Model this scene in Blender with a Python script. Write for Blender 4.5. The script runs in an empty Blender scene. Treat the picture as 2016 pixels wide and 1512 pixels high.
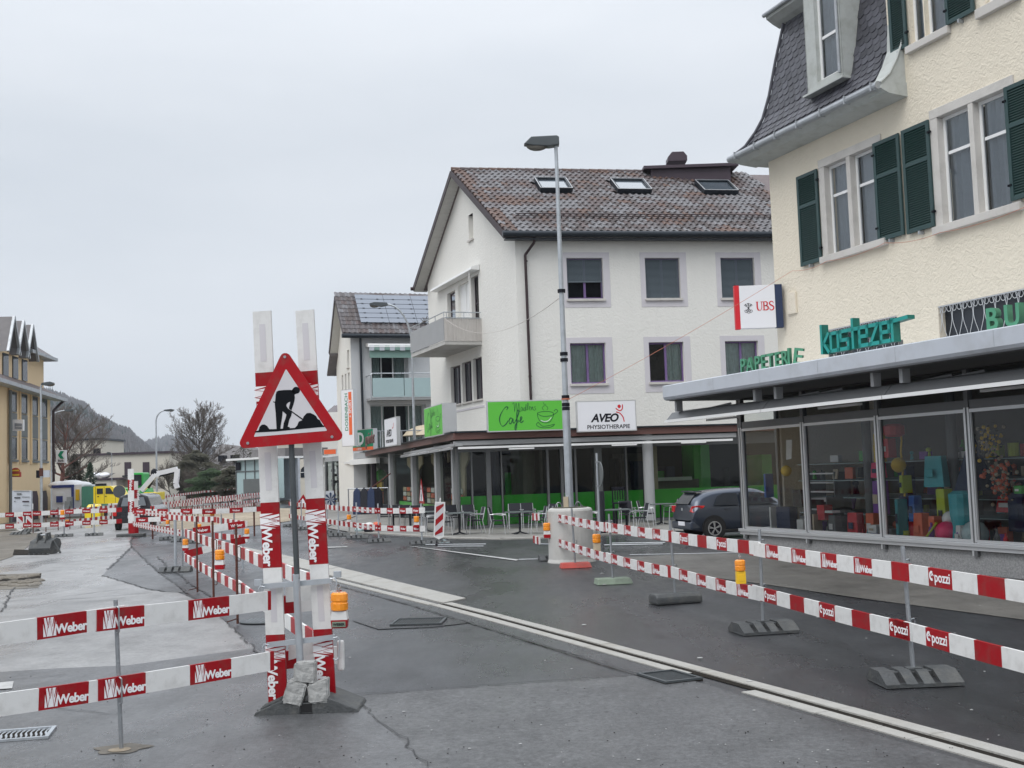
import bpy, bmesh, math, random
from mathutils import Matrix, Vector
V = Vector
random.seed(7)
sc = bpy.context.scene
# ------------------------------------------------------------------ camera
F_, CX, CY, EYE = 2300.0, 1008.0, 756.0, 1.9
ROLL = math.atan(.035); PITCH = math.atan(173 / F_)
_w = V((0, math.cos(PITCH), math.sin(PITCH))); _r0 = V((1, 0, 0)); _u0 = V((0, -math.sin(PITCH), math.cos(PITCH)))
_R = _r0 * math.cos(ROLL) - _u0 * math.sin(ROLL); _U = _u0 * math.cos(ROLL) + _r0 * math.sin(ROLL)
cam = bpy.data.objects.new('camera', bpy.data.cameras.new('camera')); sc.collection.objects.link(cam)
cam.matrix_world = Matrix(((_R.x, _U.x, -_w.x, 0), (_R.y, _U.y, -_w.y, 0), (_R.z, _U.z, -_w.z, EYE), (0, 0, 0, 1)))
cam.data.sensor_width = 36; cam.data.lens = 36 * F_ / 2016; cam.data.clip_start = .1; cam.data.clip_end = 9000
sc.camera = cam
# ------------------------------------------------------------------ world and sun (overcast)
SUN_EL, SUN_AZ = math.radians(52), math.radians(215)      # azimuth: direction the light comes from, clockwise from +Y
world = bpy.data.worlds.new('World'); sc.world = world; world.use_nodes = True
nt = world.node_tree; nt.nodes.clear()
def wn(t, **k):
    n = nt.nodes.new(t)
    for a, b in k.items(): setattr(n, a, b)
    return n
out = wn('ShaderNodeOutputWorld'); bg = wn('ShaderNodeBackground'); bg2 = wn('ShaderNodeBackground'); add = wn('ShaderNodeAddShader')
sky = wn('ShaderNodeTexSky', sky_type='NISHITA', sun_disc=False, sun_elevation=SUN_EL, sun_rotation=SUN_AZ)
nt.links.new(sky.outputs[0], bg.inputs[0]); bg.inputs[1].default_value = .05 * .12
tc = wn('ShaderNodeTexCoord'); sep = wn('ShaderNodeSeparateXYZ'); nt.links.new(tc.outputs['Generated'], sep.inputs[0])
mp = wn('ShaderNodeMapping'); mp.inputs['Scale'].default_value = (1.2, 1.2, 4.5); nt.links.new(tc.outputs['Generated'], mp.inputs[0])
nz = wn('ShaderNodeTexNoise'); nz.inputs['Scale'].default_value = 1.7; nz.inputs['Detail'].default_value = 5; nz.inputs['Roughness'].default_value = .5
nt.links.new(mp.outputs[0], nz.inputs[0])
cr = wn('ShaderNodeValToRGB'); cr.color_ramp.elements[0].position = .3; cr.color_ramp.elements[1].position = .72
cr.color_ramp.elements[0].color = (.470, .502, .540, 1); cr.color_ramp.elements[1].color = (.575, .597, .627, 1)
nt.links.new(nz.outputs[0], cr.inputs[0])
mr = wn('ShaderNodeMapRange'); mr.interpolation_type = 'SMOOTHSTEP'   # overcast sky: brighter towards the zenith
for i, x in enumerate((0.25, 1.0, 1.0, 2.4)): mr.inputs[i + 1].default_value = x
nt.links.new(sep.outputs[2], mr.inputs[0])
mul = wn('ShaderNodeVectorMath', operation='SCALE'); nt.links.new(cr.outputs[0], mul.inputs[0]); nt.links.new(mr.outputs[0], mul.inputs['Scale'])
nt.links.new(mul.outputs[0], bg2.inputs[0]); bg2.inputs[1].default_value = 1.0
nt.links.new(bg.outputs[0], add.inputs[0]); nt.links.new(bg2.outputs[0], add.inputs[1]); nt.links.new(add.outputs[0], out.inputs[0])
sl = bpy.data.lights.new('sun', 'SUN'); sl.energy = .9; sl.angle = math.radians(40); sl.color = (1, .97, .93)
so = bpy.data.objects.new('sun', sl); sc.collection.objects.link(so)
sd = V((math.sin(SUN_AZ) * math.cos(SUN_EL), math.cos(SUN_AZ) * math.cos(SUN_EL), math.sin(SUN_EL)))
so.rotation_euler = sd.to_track_quat('Z', 'Y').to_euler()
sc.view_settings.view_transform = 'Standard'; sc.view_settings.look = 'None'; sc.view_settings.exposure = .52; sc.view_settings.gamma = 1
sc.view_settings.use_curve_mapping = False
# ------------------------------------------------------------------ survey helpers (photo point -> real place)
EYEV = V((0, 0, EYE))
def ray(u, v): return _w * F_ + _R * (u - CX) - _U * (v - CY)
def G(u, v, z=0.0):
    d = ray(u, v); return EYEV + d * ((z - EYE) / d.z)
def AY(u, v, y):
    d = ray(u, v); return EYEV + d * (y / d.y)
class Frame:                                    # x to the right, y inward, z up
    def __init__(s, O, x):
        s.O = V(O); s.x = V(x).normalized(); s.y = V((0, 0, 1)).cross(s.x)
        s.M = Matrix(((s.x.x, s.y.x, 0, s.O.x), (s.x.y, s.y.y, 0, s.O.y), (0, 0, 1, s.O.z), (0, 0, 0, 1)))
    def at(s, u, v, y=0.0):
        d = ray(u, v); n = s.y; p = EYEV + d * ((s.O + n * y - EYEV).dot(n) / d.dot(n)) - s.O
        return p.dot(s.x), p.z
    def w(s, x, y, z): return s.M @ V((x, y, z))
# ------------------------------------------------------------------ materials
def mat(name, col, rough=.6, metal=0.0, var=.12, scale=3.0, bump=0.0, bscale=40.0, spec=.5, dirt=None, dscale=1.2, damt=.5, rvar=0.0, coat=0.0, trans=0.0, detail=6, bdist=.02, objvar=0.0, emit=0):
    m = bpy.data.materials.new(name); m.use_nodes = True; t = m.node_tree; b = t.nodes['Principled BSDF']
    L = t.links.new
    b.inputs['Roughness'].default_value = rough; b.inputs['Metallic'].default_value = metal; b.inputs['Specular IOR Level'].default_value = spec
    b.inputs['Coat Weight'].default_value = coat
    if trans: b.inputs['Transmission Weight'].default_value = trans
    tcn = t.nodes.new('ShaderNodeTexCoord')
    n = t.nodes.new('ShaderNodeTexNoise'); n.inputs['Scale'].default_value = scale; n.inputs['Detail'].default_value = detail; L(tcn.outputs['Object'], n.inputs[0])
    mx = t.nodes.new('ShaderNodeMixRGB'); mx.inputs[1].default_value = tuple(c * (1 - var) for c in col) + (1,); mx.inputs[2].default_value = tuple(min(1, c * (1 + var)) for c in col) + (1,)
    L(n.outputs[0], mx.inputs[0]); last = mx.outputs[0]
    if dirt:
        d = t.nodes.new('ShaderNodeTexNoise'); d.inputs['Scale'].default_value = dscale; d.inputs['Detail'].default_value = 8; d.inputs['Roughness'].default_value = .65
        L(tcn.outputs['Object'], d.inputs[0])
        r = t.nodes.new('ShaderNodeValToRGB'); r.color_ramp.elements[0].position = .48; r.color_ramp.elements[1].position = .72
        r.color_ramp.elements[0].color = (0, 0, 0, 1); r.color_ramp.elements[1].color = (damt, damt, damt, 1)
        L(d.outputs[0], r.inputs[0]); m2 = t.nodes.new('ShaderNodeMixRGB'); m2.inputs[2].default_value = tuple(dirt) + (1,)
        L(r.outputs[0], m2.inputs[0]); L(last, m2.inputs[1]); last = m2.outputs[0]
    if objvar:
        oi = t.nodes.new('ShaderNodeObjectInfo'); h = t.nodes.new('ShaderNodeHueSaturation')
        mrr = t.nodes.new('ShaderNodeMapRange'); mrr.inputs[3].default_value = 1 - objvar; mrr.inputs[4].default_value = 1 + objvar
        L(oi.outputs['Random'], mrr.inputs[0]); L(mrr.outputs[0], h.inputs['Value']); L(last, h.inputs['Color']); last = h.outputs[0]
    L(last, b.inputs['Base Color'])
    if rvar:
        rr = t.nodes.new('ShaderNodeTexNoise'); rr.inputs['Scale'].default_value = .35; rr.inputs['Detail'].default_value = 6; L(tcn.outputs['Object'], rr.inputs[0])
        q = t.nodes.new('ShaderNodeMapRange'); q.inputs[1].default_value = .35; q.inputs[2].default_value = .68; q.inputs[3].default_value = rough - rvar; q.inputs[4].default_value = rough + rvar
        L(rr.outputs[0], q.inputs[0]); L(q.outputs[0], b.inputs['Roughness'])
    if bump:
        bn = t.nodes.new('ShaderNodeTexNoise'); bn.inputs['Scale'].default_value = bscale; bn.inputs['Detail'].default_value = 5; L(tcn.outputs['Object'], bn.inputs[0])
        bp = t.nodes.new('ShaderNodeBump'); bp.inputs['Strength'].default_value = bump; bp.inputs['Distance'].default_value = bdist
        L(bn.outputs[0], bp.inputs['Height']); L(bp.outputs[0], b.inputs['Normal'])
    if emit: b.inputs['Emission Color'].default_value = tuple(col) + (1,); b.inputs['Emission Strength'].default_value = emit
    return m
def glass(name, tint, refl=1.0, ior=1.5, rough=.02):
    m = bpy.data.materials.new(name); m.use_nodes = True; t = m.node_tree; t.nodes.clear(); L = t.links.new
    o = t.nodes.new('ShaderNodeOutputMaterial'); g = t.nodes.new('ShaderNodeBsdfGlossy'); g.inputs['Roughness'].default_value = rough
    tr = t.nodes.new('ShaderNodeBsdfTransparent'); tr.inputs[0].default_value = tuple(tint) + (1,)
    mx = t.nodes.new('ShaderNodeMixShader'); fr = t.nodes.new('ShaderNodeFresnel'); fr.inputs[0].default_value = ior
    ml = t.nodes.new('ShaderNodeMath'); ml.operation = 'MULTIPLY'; ml.inputs[1].default_value = refl; ml.use_clamp = True
    # slight waviness of float glass
    tcn = t.nodes.new('ShaderNodeTexCoord'); n = t.nodes.new('ShaderNodeTexNoise'); n.inputs['Scale'].default_value = .8; L(tcn.outputs['Object'], n.inputs[0])
    bp = t.nodes.new('ShaderNodeBump'); bp.inputs['Strength'].default_value = .12; bp.inputs['Distance'].default_value = .03; L(n.outputs[0], bp.inputs['Height']); L(bp.outputs[0], g.inputs['Normal'])
    L(fr.outputs[0], ml.inputs[0]); L(ml.outputs[0], mx.inputs[0]); L(tr.outputs[0], mx.inputs[1]); L(g.outputs[0], mx.inputs[2]); L(mx.outputs[0], o.inputs[0])
    return m
def asphalt(name, c0, c1, rough=.42, speck=.35, wet=.2, crack=0.0):
    m = bpy.data.materials.new(name); m.use_nodes = True; t = m.node_tree; b = t.nodes['Principled BSDF']; L = t.links.new
    tcn = t.nodes.new('ShaderNodeTexCoord')
    def noise(s, d=6, r=.55, stretch=None):
        n = t.nodes.new('ShaderNodeTexNoise'); n.inputs['Scale'].default_value = s; n.inputs['Detail'].default_value = d; n.inputs['Roughness'].default_value = r
        if stretch:
            mpp = t.nodes.new('ShaderNodeMapping'); mpp.inputs['Scale'].default_value = stretch; mpp.inputs['Rotation'].default_value = (0, 0, math.radians(-21)); L(tcn.outputs['Object'], mpp.inputs[0]); L(mpp.outputs[0], n.inputs[0])
        else: L(tcn.outputs['Object'], n.inputs[0])
        return n
    big = noise(.22, 7, .6, (1, .35, 1)); mid = noise(1.6, 8, .65); fine = noise(55, 3, .8)
    r = t.nodes.new('ShaderNodeValToRGB'); r.color_ramp.elements[0].position = .36; r.color_ramp.elements[1].position = .64
    r.color_ramp.elements[0].color = tuple(c0) + (1,); r.color_ramp.elements[1].color = tuple(c1) + (1,); L(big.outputs[0], r.inputs[0])
    o1 = t.nodes.new('ShaderNodeMixRGB'); o1.blend_type = 'OVERLAY'; o1.inputs[0].default_value = .55; L(r.outputs[0], o1.inputs[1]); L(mid.outputs[0], o1.inputs[2])
    st_ = noise(.9, 10, .72, (1, .55, 1)); sr = t.nodes.new('ShaderNodeValToRGB'); sr.color_ramp.elements[0].position = .50; sr.color_ramp.elements[1].position = .70; sr.color_ramp.elements[0].color = (0, 0, 0, 1); sr.color_ramp.elements[1].color = (.7, .7, .7, 1); L(st_.outputs[0], sr.inputs[0])
    sm_ = t.nodes.new('ShaderNodeMixRGB'); sm_.inputs[2].default_value = tuple(c * .55 for c in c0) + (1,); L(sr.outputs[0], sm_.inputs[0]); L(o1.outputs[0], sm_.inputs[1]); o1 = sm_
    g2 = noise(18, 4, .75); o15 = t.nodes.new('ShaderNodeMixRGB'); o15.blend_type = 'OVERLAY'; o15.inputs[0].default_value = min(1, speck * 1.2); L(o1.outputs[0], o15.inputs[1]); L(g2.outputs[0], o15.inputs[2]); o1 = o15
    o2 = t.nodes.new('ShaderNodeMixRGB'); o2.blend_type = 'OVERLAY'; o2.inputs[0].default_value = speck; L(o1.outputs[0], o2.inputs[1]); L(fine.outputs[0], o2.inputs[2])
    last = o2.outputs[0]
    # scattered darker aggregate and pale chips
    vo = t.nodes.new('ShaderNodeTexVoronoi'); vo.inputs['Scale'].default_value = 34; L(tcn.outputs['Object'], vo.inputs[0])
    vr = t.nodes.new('ShaderNodeValToRGB'); vr.color_ramp.elements[0].position = .0; vr.color_ramp.elements[1].position = .12
    vr.color_ramp.elements[0].color = (.35, .35, .35, 1); vr.color_ramp.elements[1].color = (0, 0, 0, 1); L(vo.outputs['Distance'], vr.inputs[0])
    o3 = t.nodes.new('ShaderNodeMixRGB'); o3.blend_type = 'ADD'; o3.inputs[0].default_value = speck * .45; L(last, o3.inputs[1]); L(vr.outputs[0], o3.inputs[2]); last = o3.outputs[0]
    L(last, b.inputs['Base Color'])
    q = t.nodes.new('ShaderNodeMapRange'); q.inputs[1].default_value = .38; q.inputs[2].default_value = .62; q.inputs[3].default_value = rough - wet; q.inputs[4].default_value = rough + wet
    wetn = noise(.45, 7, .62, (1, .3, 1)); L(wetn.outputs[0], q.inputs[0]); L(q.outputs[0], b.inputs['Roughness'])
    b.inputs['Specular IOR Level'].default_value = .5
    bp = t.nodes.new('ShaderNodeBump'); bp.inputs['Strength'].default_value = .35; bp.inputs['Distance'].default_value = .012; L(fine.outputs[0], bp.inputs['Height'])
    bp2 = t.nodes.new('ShaderNodeBump'); bp2.inputs['Strength'].default_value = .3; bp2.inputs['Distance'].default_value = .03; L(mid.outputs[0], bp2.inputs['Height']); L(bp.outputs[0], bp2.inputs['Normal']); L(bp2.outputs[0], b.inputs['Normal'])
    return m
def stucco(name, col, swirl, amt=.9, s2=22.0):
    m = bpy.data.materials.new(name); m.use_nodes = True; t = m.node_tree; b = t.nodes['Principled BSDF']; L = t.links.new
    b.inputs['Roughness'].default_value = .9; b.inputs['Specular IOR Level'].default_value = .15
    tcn = t.nodes.new('ShaderNodeTexCoord')
    n1 = t.nodes.new('ShaderNodeTexNoise'); n1.inputs['Scale'].default_value = swirl; n1.inputs['Detail'].default_value = 4; n1.inputs['Distortion'].default_value = 1.8; L(tcn.outputs['Object'], n1.inputs[0])
    n2 = t.nodes.new('ShaderNodeTexNoise'); n2.inputs['Scale'].default_value = .35; n2.inputs['Detail'].default_value = 7; L(tcn.outputs['Object'], n2.inputs[0])
    mx = t.nodes.new('ShaderNodeMixRGB'); mx.inputs[1].default_value = tuple(c * .9 for c in col) + (1,); mx.inputs[2].default_value = tuple(min(1, c * 1.06) for c in col) + (1,)
    L(n2.outputs[0], mx.inputs[0])
    # rain streaks running down the wall
    mpp = t.nodes.new('ShaderNodeMapping'); mpp.inputs['Scale'].default_value = (2.5, 2.5, .12); L(tcn.outputs['Object'], mpp.inputs[0])
    n4 = t.nodes.new('ShaderNodeTexNoise'); n4.inputs['Scale'].default_value = 1.5; n4.inputs['Detail'].default_value = 6; L(mpp.outputs[0], n4.inputs[0])
    m3 = t.nodes.new('ShaderNodeMixRGB'); m3.blend_type = 'MULTIPLY'; m3.inputs[0].default_value = .07; L(mx.outputs[0], m3.inputs[1]); L(n4.outputs[0], m3.inputs[2])
    L(m3.outputs[0], b.inputs['Base Color'])
    n3 = t.nodes.new('ShaderNodeTexNoise'); n3.inputs['Scale'].default_value = s2; n3.inputs['Detail'].default_value = 3; L(tcn.outputs['Object'], n3.inputs[0])
    bp = t.nodes.new('ShaderNodeBump'); bp.inputs['Strength'].default_value = amt; bp.inputs['Distance'].default_value = .05; L(n1.outputs[0], bp.inputs['Height'])
    bp2 = t.nodes.new('ShaderNodeBump'); bp2.inputs['Strength'].default_value = amt * .5; bp2.inputs['Distance'].default_value = .012; L(n3.outputs[0], bp2.inputs['Height']); L(bp.outputs[0], bp2.inputs['Normal']); L(bp2.outputs[0], b.inputs['Normal'])
    return m
M = {}
def dm(k, *a, **kw): M[k] = mat(k, *a, **kw)
M['asphalt'] = asphalt('wet asphalt', (.034, .036, .040), (.060, .062, .068), .33, .55, .17)
M['asphalt_new'] = asphalt('fresh dark asphalt', (.022, .0225, .025), (.036, .037, .041), .33, .5, .17)
M['asphalt_old'] = asphalt('old pale asphalt', (.062, .063, .066), (.112, .113, .115), .42, .9, .18)
M['concrete_road'] = asphalt('worn concrete carriageway', (.185, .183, .182), (.30, .298, .296), .36, .4, .2)
M['asphalt_mid'] = asphalt('middle grey asphalt', (.075, .076, .078), (.125, .127, .133), .36, .6, .18)
M['sand'] = asphalt('damp sand', (.27, .22, .16), (.4, .335, .25), .9, .4, .05)
M['dirt'] = asphalt('muddy dirt', (.10, .088, .07), (.17, .15, .122), .7, .5, .15)
M['paving'] = asphalt('pale paving', (.20, .19, .175), (.28, .27, .25), .6, .3, .15)
M['shop_pavement'] = asphalt('brownish pavement', (.105, .098, .088), (.155, .145, .13), .5, .35, .16)
dm('kerb', (.36, .35, .325), .7, var=.16, scale=9, bump=.5, bscale=60, dirt=(.25, .22, .17), dscale=2.5, damt=.45)
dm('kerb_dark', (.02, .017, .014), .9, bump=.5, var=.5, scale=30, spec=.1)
dm('tar', (.016, .016, .018), .45, var=.3)
dm('white_line', (.42, .42, .41), .6, var=.2, scale=15, dirt=(.15, .15, .15), dscale=5, damt=.6)
dm('red', (.34, .004, .010), .42, var=.12, scale=6, spec=.25, dirt=(.16, .06, .05), dscale=8, damt=.55, objvar=.10)
dm('white', (.74, .735, .72), .42, var=.06, scale=5, spec=.35, dirt=(.30, .28, .25), dscale=9, damt=.28, objvar=.05)
dm('white_patch', (.60, .58, .60), .28, var=.04)
dm('lettering', (.86, .85, .86), .5, var=.03)
dm('black', (.004, .005, .008), .6, var=.2, spec=.15)
dm('rubber', (.062, .066, .068), .62, var=.35, scale=14, bump=.45, bscale=45, dirt=(.14, .135, .12), dscale=5, damt=.6)
dm('rubber_slot', (.008, .008, .009), .8, var=.2)
dm('rubber_red', (.45, .055, .04), .6, var=.2, dirt=(.2, .12, .1), dscale=5)
dm('rubber_green', (.19, .24, .18), .65, var=.25, dirt=(.08, .08, .07), dscale=5)
dm('steel', (.33, .345, .36), .42, .75, var=.18, scale=9, bump=.2, bscale=50)
dm('galv', (.46, .49, .52), .45, .55, var=.2, scale=6, dirt=(.27, .29, .30), dscale=2.5, damt=.6)
dm('dark_steel', (.085, .095, .10), .45, .5, var=.2)
dm('rust', (.11, .04, .028), .75, .3, var=.4, scale=12)
dm('orange_lens', (.92, .30, .01), .22, var=.1, scale=20, coat=.6, bump=.4, bscale=35)
dm('yellow_plastic', (.85, .52, .02), .4, var=.08)
dm('granite', (.37, .37, .36), .8, var=.35, scale=22, bump=.9, bscale=18, bdist=.03)
dm('concrete', (.50, .49, .465), .85, var=.12, scale=4, bump=.35, bscale=30, dirt=(.30, .28, .24), dscale=1.6, damt=.55)
dm('washed', (.30, .30, .30), .85, var=.55, scale=40, bump=.6, bscale=60, detail=3)
M['white_render'] = stucco('white rough render', (.80, .785, .74), 5.5, .35, 26)
M['cream_render'] = stucco('cream trowelled render', (.80, .728, .60), 8.5, .5, 30)
M['grey_render'] = stucco('pale grey render', (.62, .63, .64), 6, .25, 30)
M['yellow_render'] = stucco('ochre yellow render', (.72, .56, .36), 6, .2, 30)
M['offwhite_render'] = stucco('off white render', (.66, .62, .54), 6, .2, 20)
dm('surround', (.60, .575, .60), .8, var=.06)
dm('stone_trim', (.57, .545, .51), .8, var=.08, bump=.25, bscale=30, dirt=(.35, .33, .3), dscale=2)
dm('white_frame', (.80, .80, .79), .4, var=.03)
dm('purple_frame', (.16, .10, .24), .5, var=.1)
dm('brown_frame', (.05, .032, .045), .5, var=.15)
dm('grey_wood', (.46, .48, .46), .7, var=.12, scale=8, dirt=(.26, .26, .22), dscale=3, damt=.5)
dm('soffit', (.50, .49, .46), .8, var=.08, scale=7)
dm('shutter', (.006, .032, .028), .5, var=.12, scale=6)
dm('shutter_frame', (.022, .055, .055), .5, var=.1, scale=6)
dm('zinc', (.40, .42, .44), .45, .5, var=.15, scale=4, dirt=(.2, .2, .2), dscale=3)
dm('fascia', (.53, .56, .61), .5, .15, var=.05, scale=2, dirt=(.36, .37, .38), dscale=1.4, damt=.55)
dm('gutter_dark', (.016, .022, .03), .4, .3, var=.2)
dm('gutter_brown', (.035, .018, .02), .45, .2, var=.2)
dm('brown_fascia', (.135, .062, .052), .5, var=.1, scale=2)
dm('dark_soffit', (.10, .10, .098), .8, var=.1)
dm('alu', (.62, .63, .64), .35, .6, var=.05)
dm('alu_dark', (.17, .175, .18), .42, .5, var=.1)
dm('slate', (.062, .062, .075), .45, .0, var=.3, scale=6, bump=.25, bscale=20, objvar=.35)
for k, c in enumerate([(.105, .08, .078), (.125, .112, .115), (.15, .145, .152), (.115, .07, .055), (.075, .060, .058)]):
    dm('tile%d' % k, c, .6, var=.3, scale=7, bump=.3, bscale=30, objvar=.22)
dm('solar', (.24, .265, .31), .16, .1, var=.04, scale=1)
dm('interior', (.11, .105, .095), .9, var=.15)
dm('interior_light', (.16, .15, .13), .9, var=.15)
dm('interior_dark', (.014, .016, .02), .9, var=.2)
dm('cafe_green', (.075, .60, .055), .35, var=.06, scale=1)
dm('sign_green', (.11, .52, .05), .4, var=.03, scale=1)
dm('sign_white', (.80, .80, .83), .4, var=.03, scale=1)
dm('dark_green_ink', (.006, .09, .03), .5)
dm('bank_red', (.62, .01, .02), .4, var=.05)
dm('ink', (.01, .01, .016), .6, spec=.2)
dm('green_shop', (.0, .22, .11), .4)
dm('orange', (.80, .14, .045), .45)
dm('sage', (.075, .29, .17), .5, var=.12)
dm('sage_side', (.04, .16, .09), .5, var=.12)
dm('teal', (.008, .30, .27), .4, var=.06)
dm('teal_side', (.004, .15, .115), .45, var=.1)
dm('car_paint', (.045, .058, .088), .3, .5, var=.04, coat=1.0)
dm('car_black', (.008, .009, .014), .25, coat=.6)
dm('car_dark', (.012, .012, .014), .5)
dm('tail_red', (.55, .01, .012), .15, coat=1.0, var=.1)
dm('tyre', (.02, .02, .021), .75, var=.2)
dm('rim', (.55, .56, .58), .3, .7)
dm('fabric_black', (.014, .015, .022), .7, var=.2)
dm('table_top', (.13, .15, .15), .3, var=.1)
dm('cable_orange', (.50, .17, .10), .5)
dm('cable_pale', (.55, .50, .46), .6)
dm('van_yellow', (.86, .66, .01), .3, coat=.6)
dm('mach_green', (.02, .40, .06), .35, coat=.4)
dm('container_green', (.09, .28, .20), .5)
dm('blue', (.03, .05, .22), .5)
dm('offwhite', (.62, .62, .60), .5)
dm('bark', (.075, .058, .05), .85, var=.3, scale=8)
dm('bark_red', (.15, .065, .05), .85, var=.3, scale=8)
dm('twigs', (.13, .11, .095), .9, var=.3, scale=2)
dm('conifer', (.022, .045, .025), .8, var=.5, scale=1.5)
dm('conifer_brown', (.065, .062, .042), .85, var=.5, scale=1.2)
dm('hedge', (.035, .065, .024), .8, var=.5, scale=2)
dm('forest_bare', (.105, .098, .098), .95, var=.35, scale=.05)
dm('forest_fir', (.022, .042, .032), .95, var=.35, scale=.05)
dm('roof_grey', (.16, .15, .15), .7, var=.2)
dm('panel_grey', (.13, .14, .14), .6, var=.1)
dm('glass_frost', (.40, .52, .53), .25, var=.04, spec=.6)
dm('awning_green', (.20, .32, .28), .8, var=.1)
dm('curtain', (.52, .60, .56), .9, var=.25, scale=9)
dm('curtain_white', (.50, .54, .56), .9, var=.1, scale=9)
dm('blind', (.15, .185, .21), .5, .2, var=.05)
dm('balcony_grey', (.34, .345, .35), .6, var=.08)
dm('balcony_sheet', (.52, .49, .46), .6, var=.1)
for k, c in dict(pink=(.8, .05, .16), cyan=(.06, .38, .42), lime=(.45, .55, .05), yellow=(.75, .50, .04), violet=(.22, .08, .36), coral=(.72, .17, .09), toyred=(.6, .02, .03), toyblue=(.04, .15, .45), beige=(.5, .42, .3), toywhite=(.7, .7, .68), navy=(.015, .03, .08), toyorange=(.85, .2, .02), toygreen=(.06, .4, .06)).items(): dm(k, c, .55, var=.15, scale=6)
M['glass'] = glass('window glass', (.80, .84, .86), 1.0)
M['glass_shop'] = glass('shop glass', (.88, .90, .90), .85)
M['glass_cafe'] = glass('cafe glass', (.62, .68, .65), .8)
M['glass_up'] = glass('upper window glass', (.72, .76, .80), 2.0)
M['glass_side'] = glass('side glass', (.75, .78, .74), .25)
M['glass_dark'] = glass('dark car glass', (.18, .2, .22), 1.6)
M['pane_dark'] = mat('dark glazed pane', (.022, .027, .036), .14, var=.3, scale=1.5, spec=.45)
M['pane_sky'] = mat('skylight pane', (.10, .12, .14), .04, var=.05, spec=1.0, coat=1)
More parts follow.
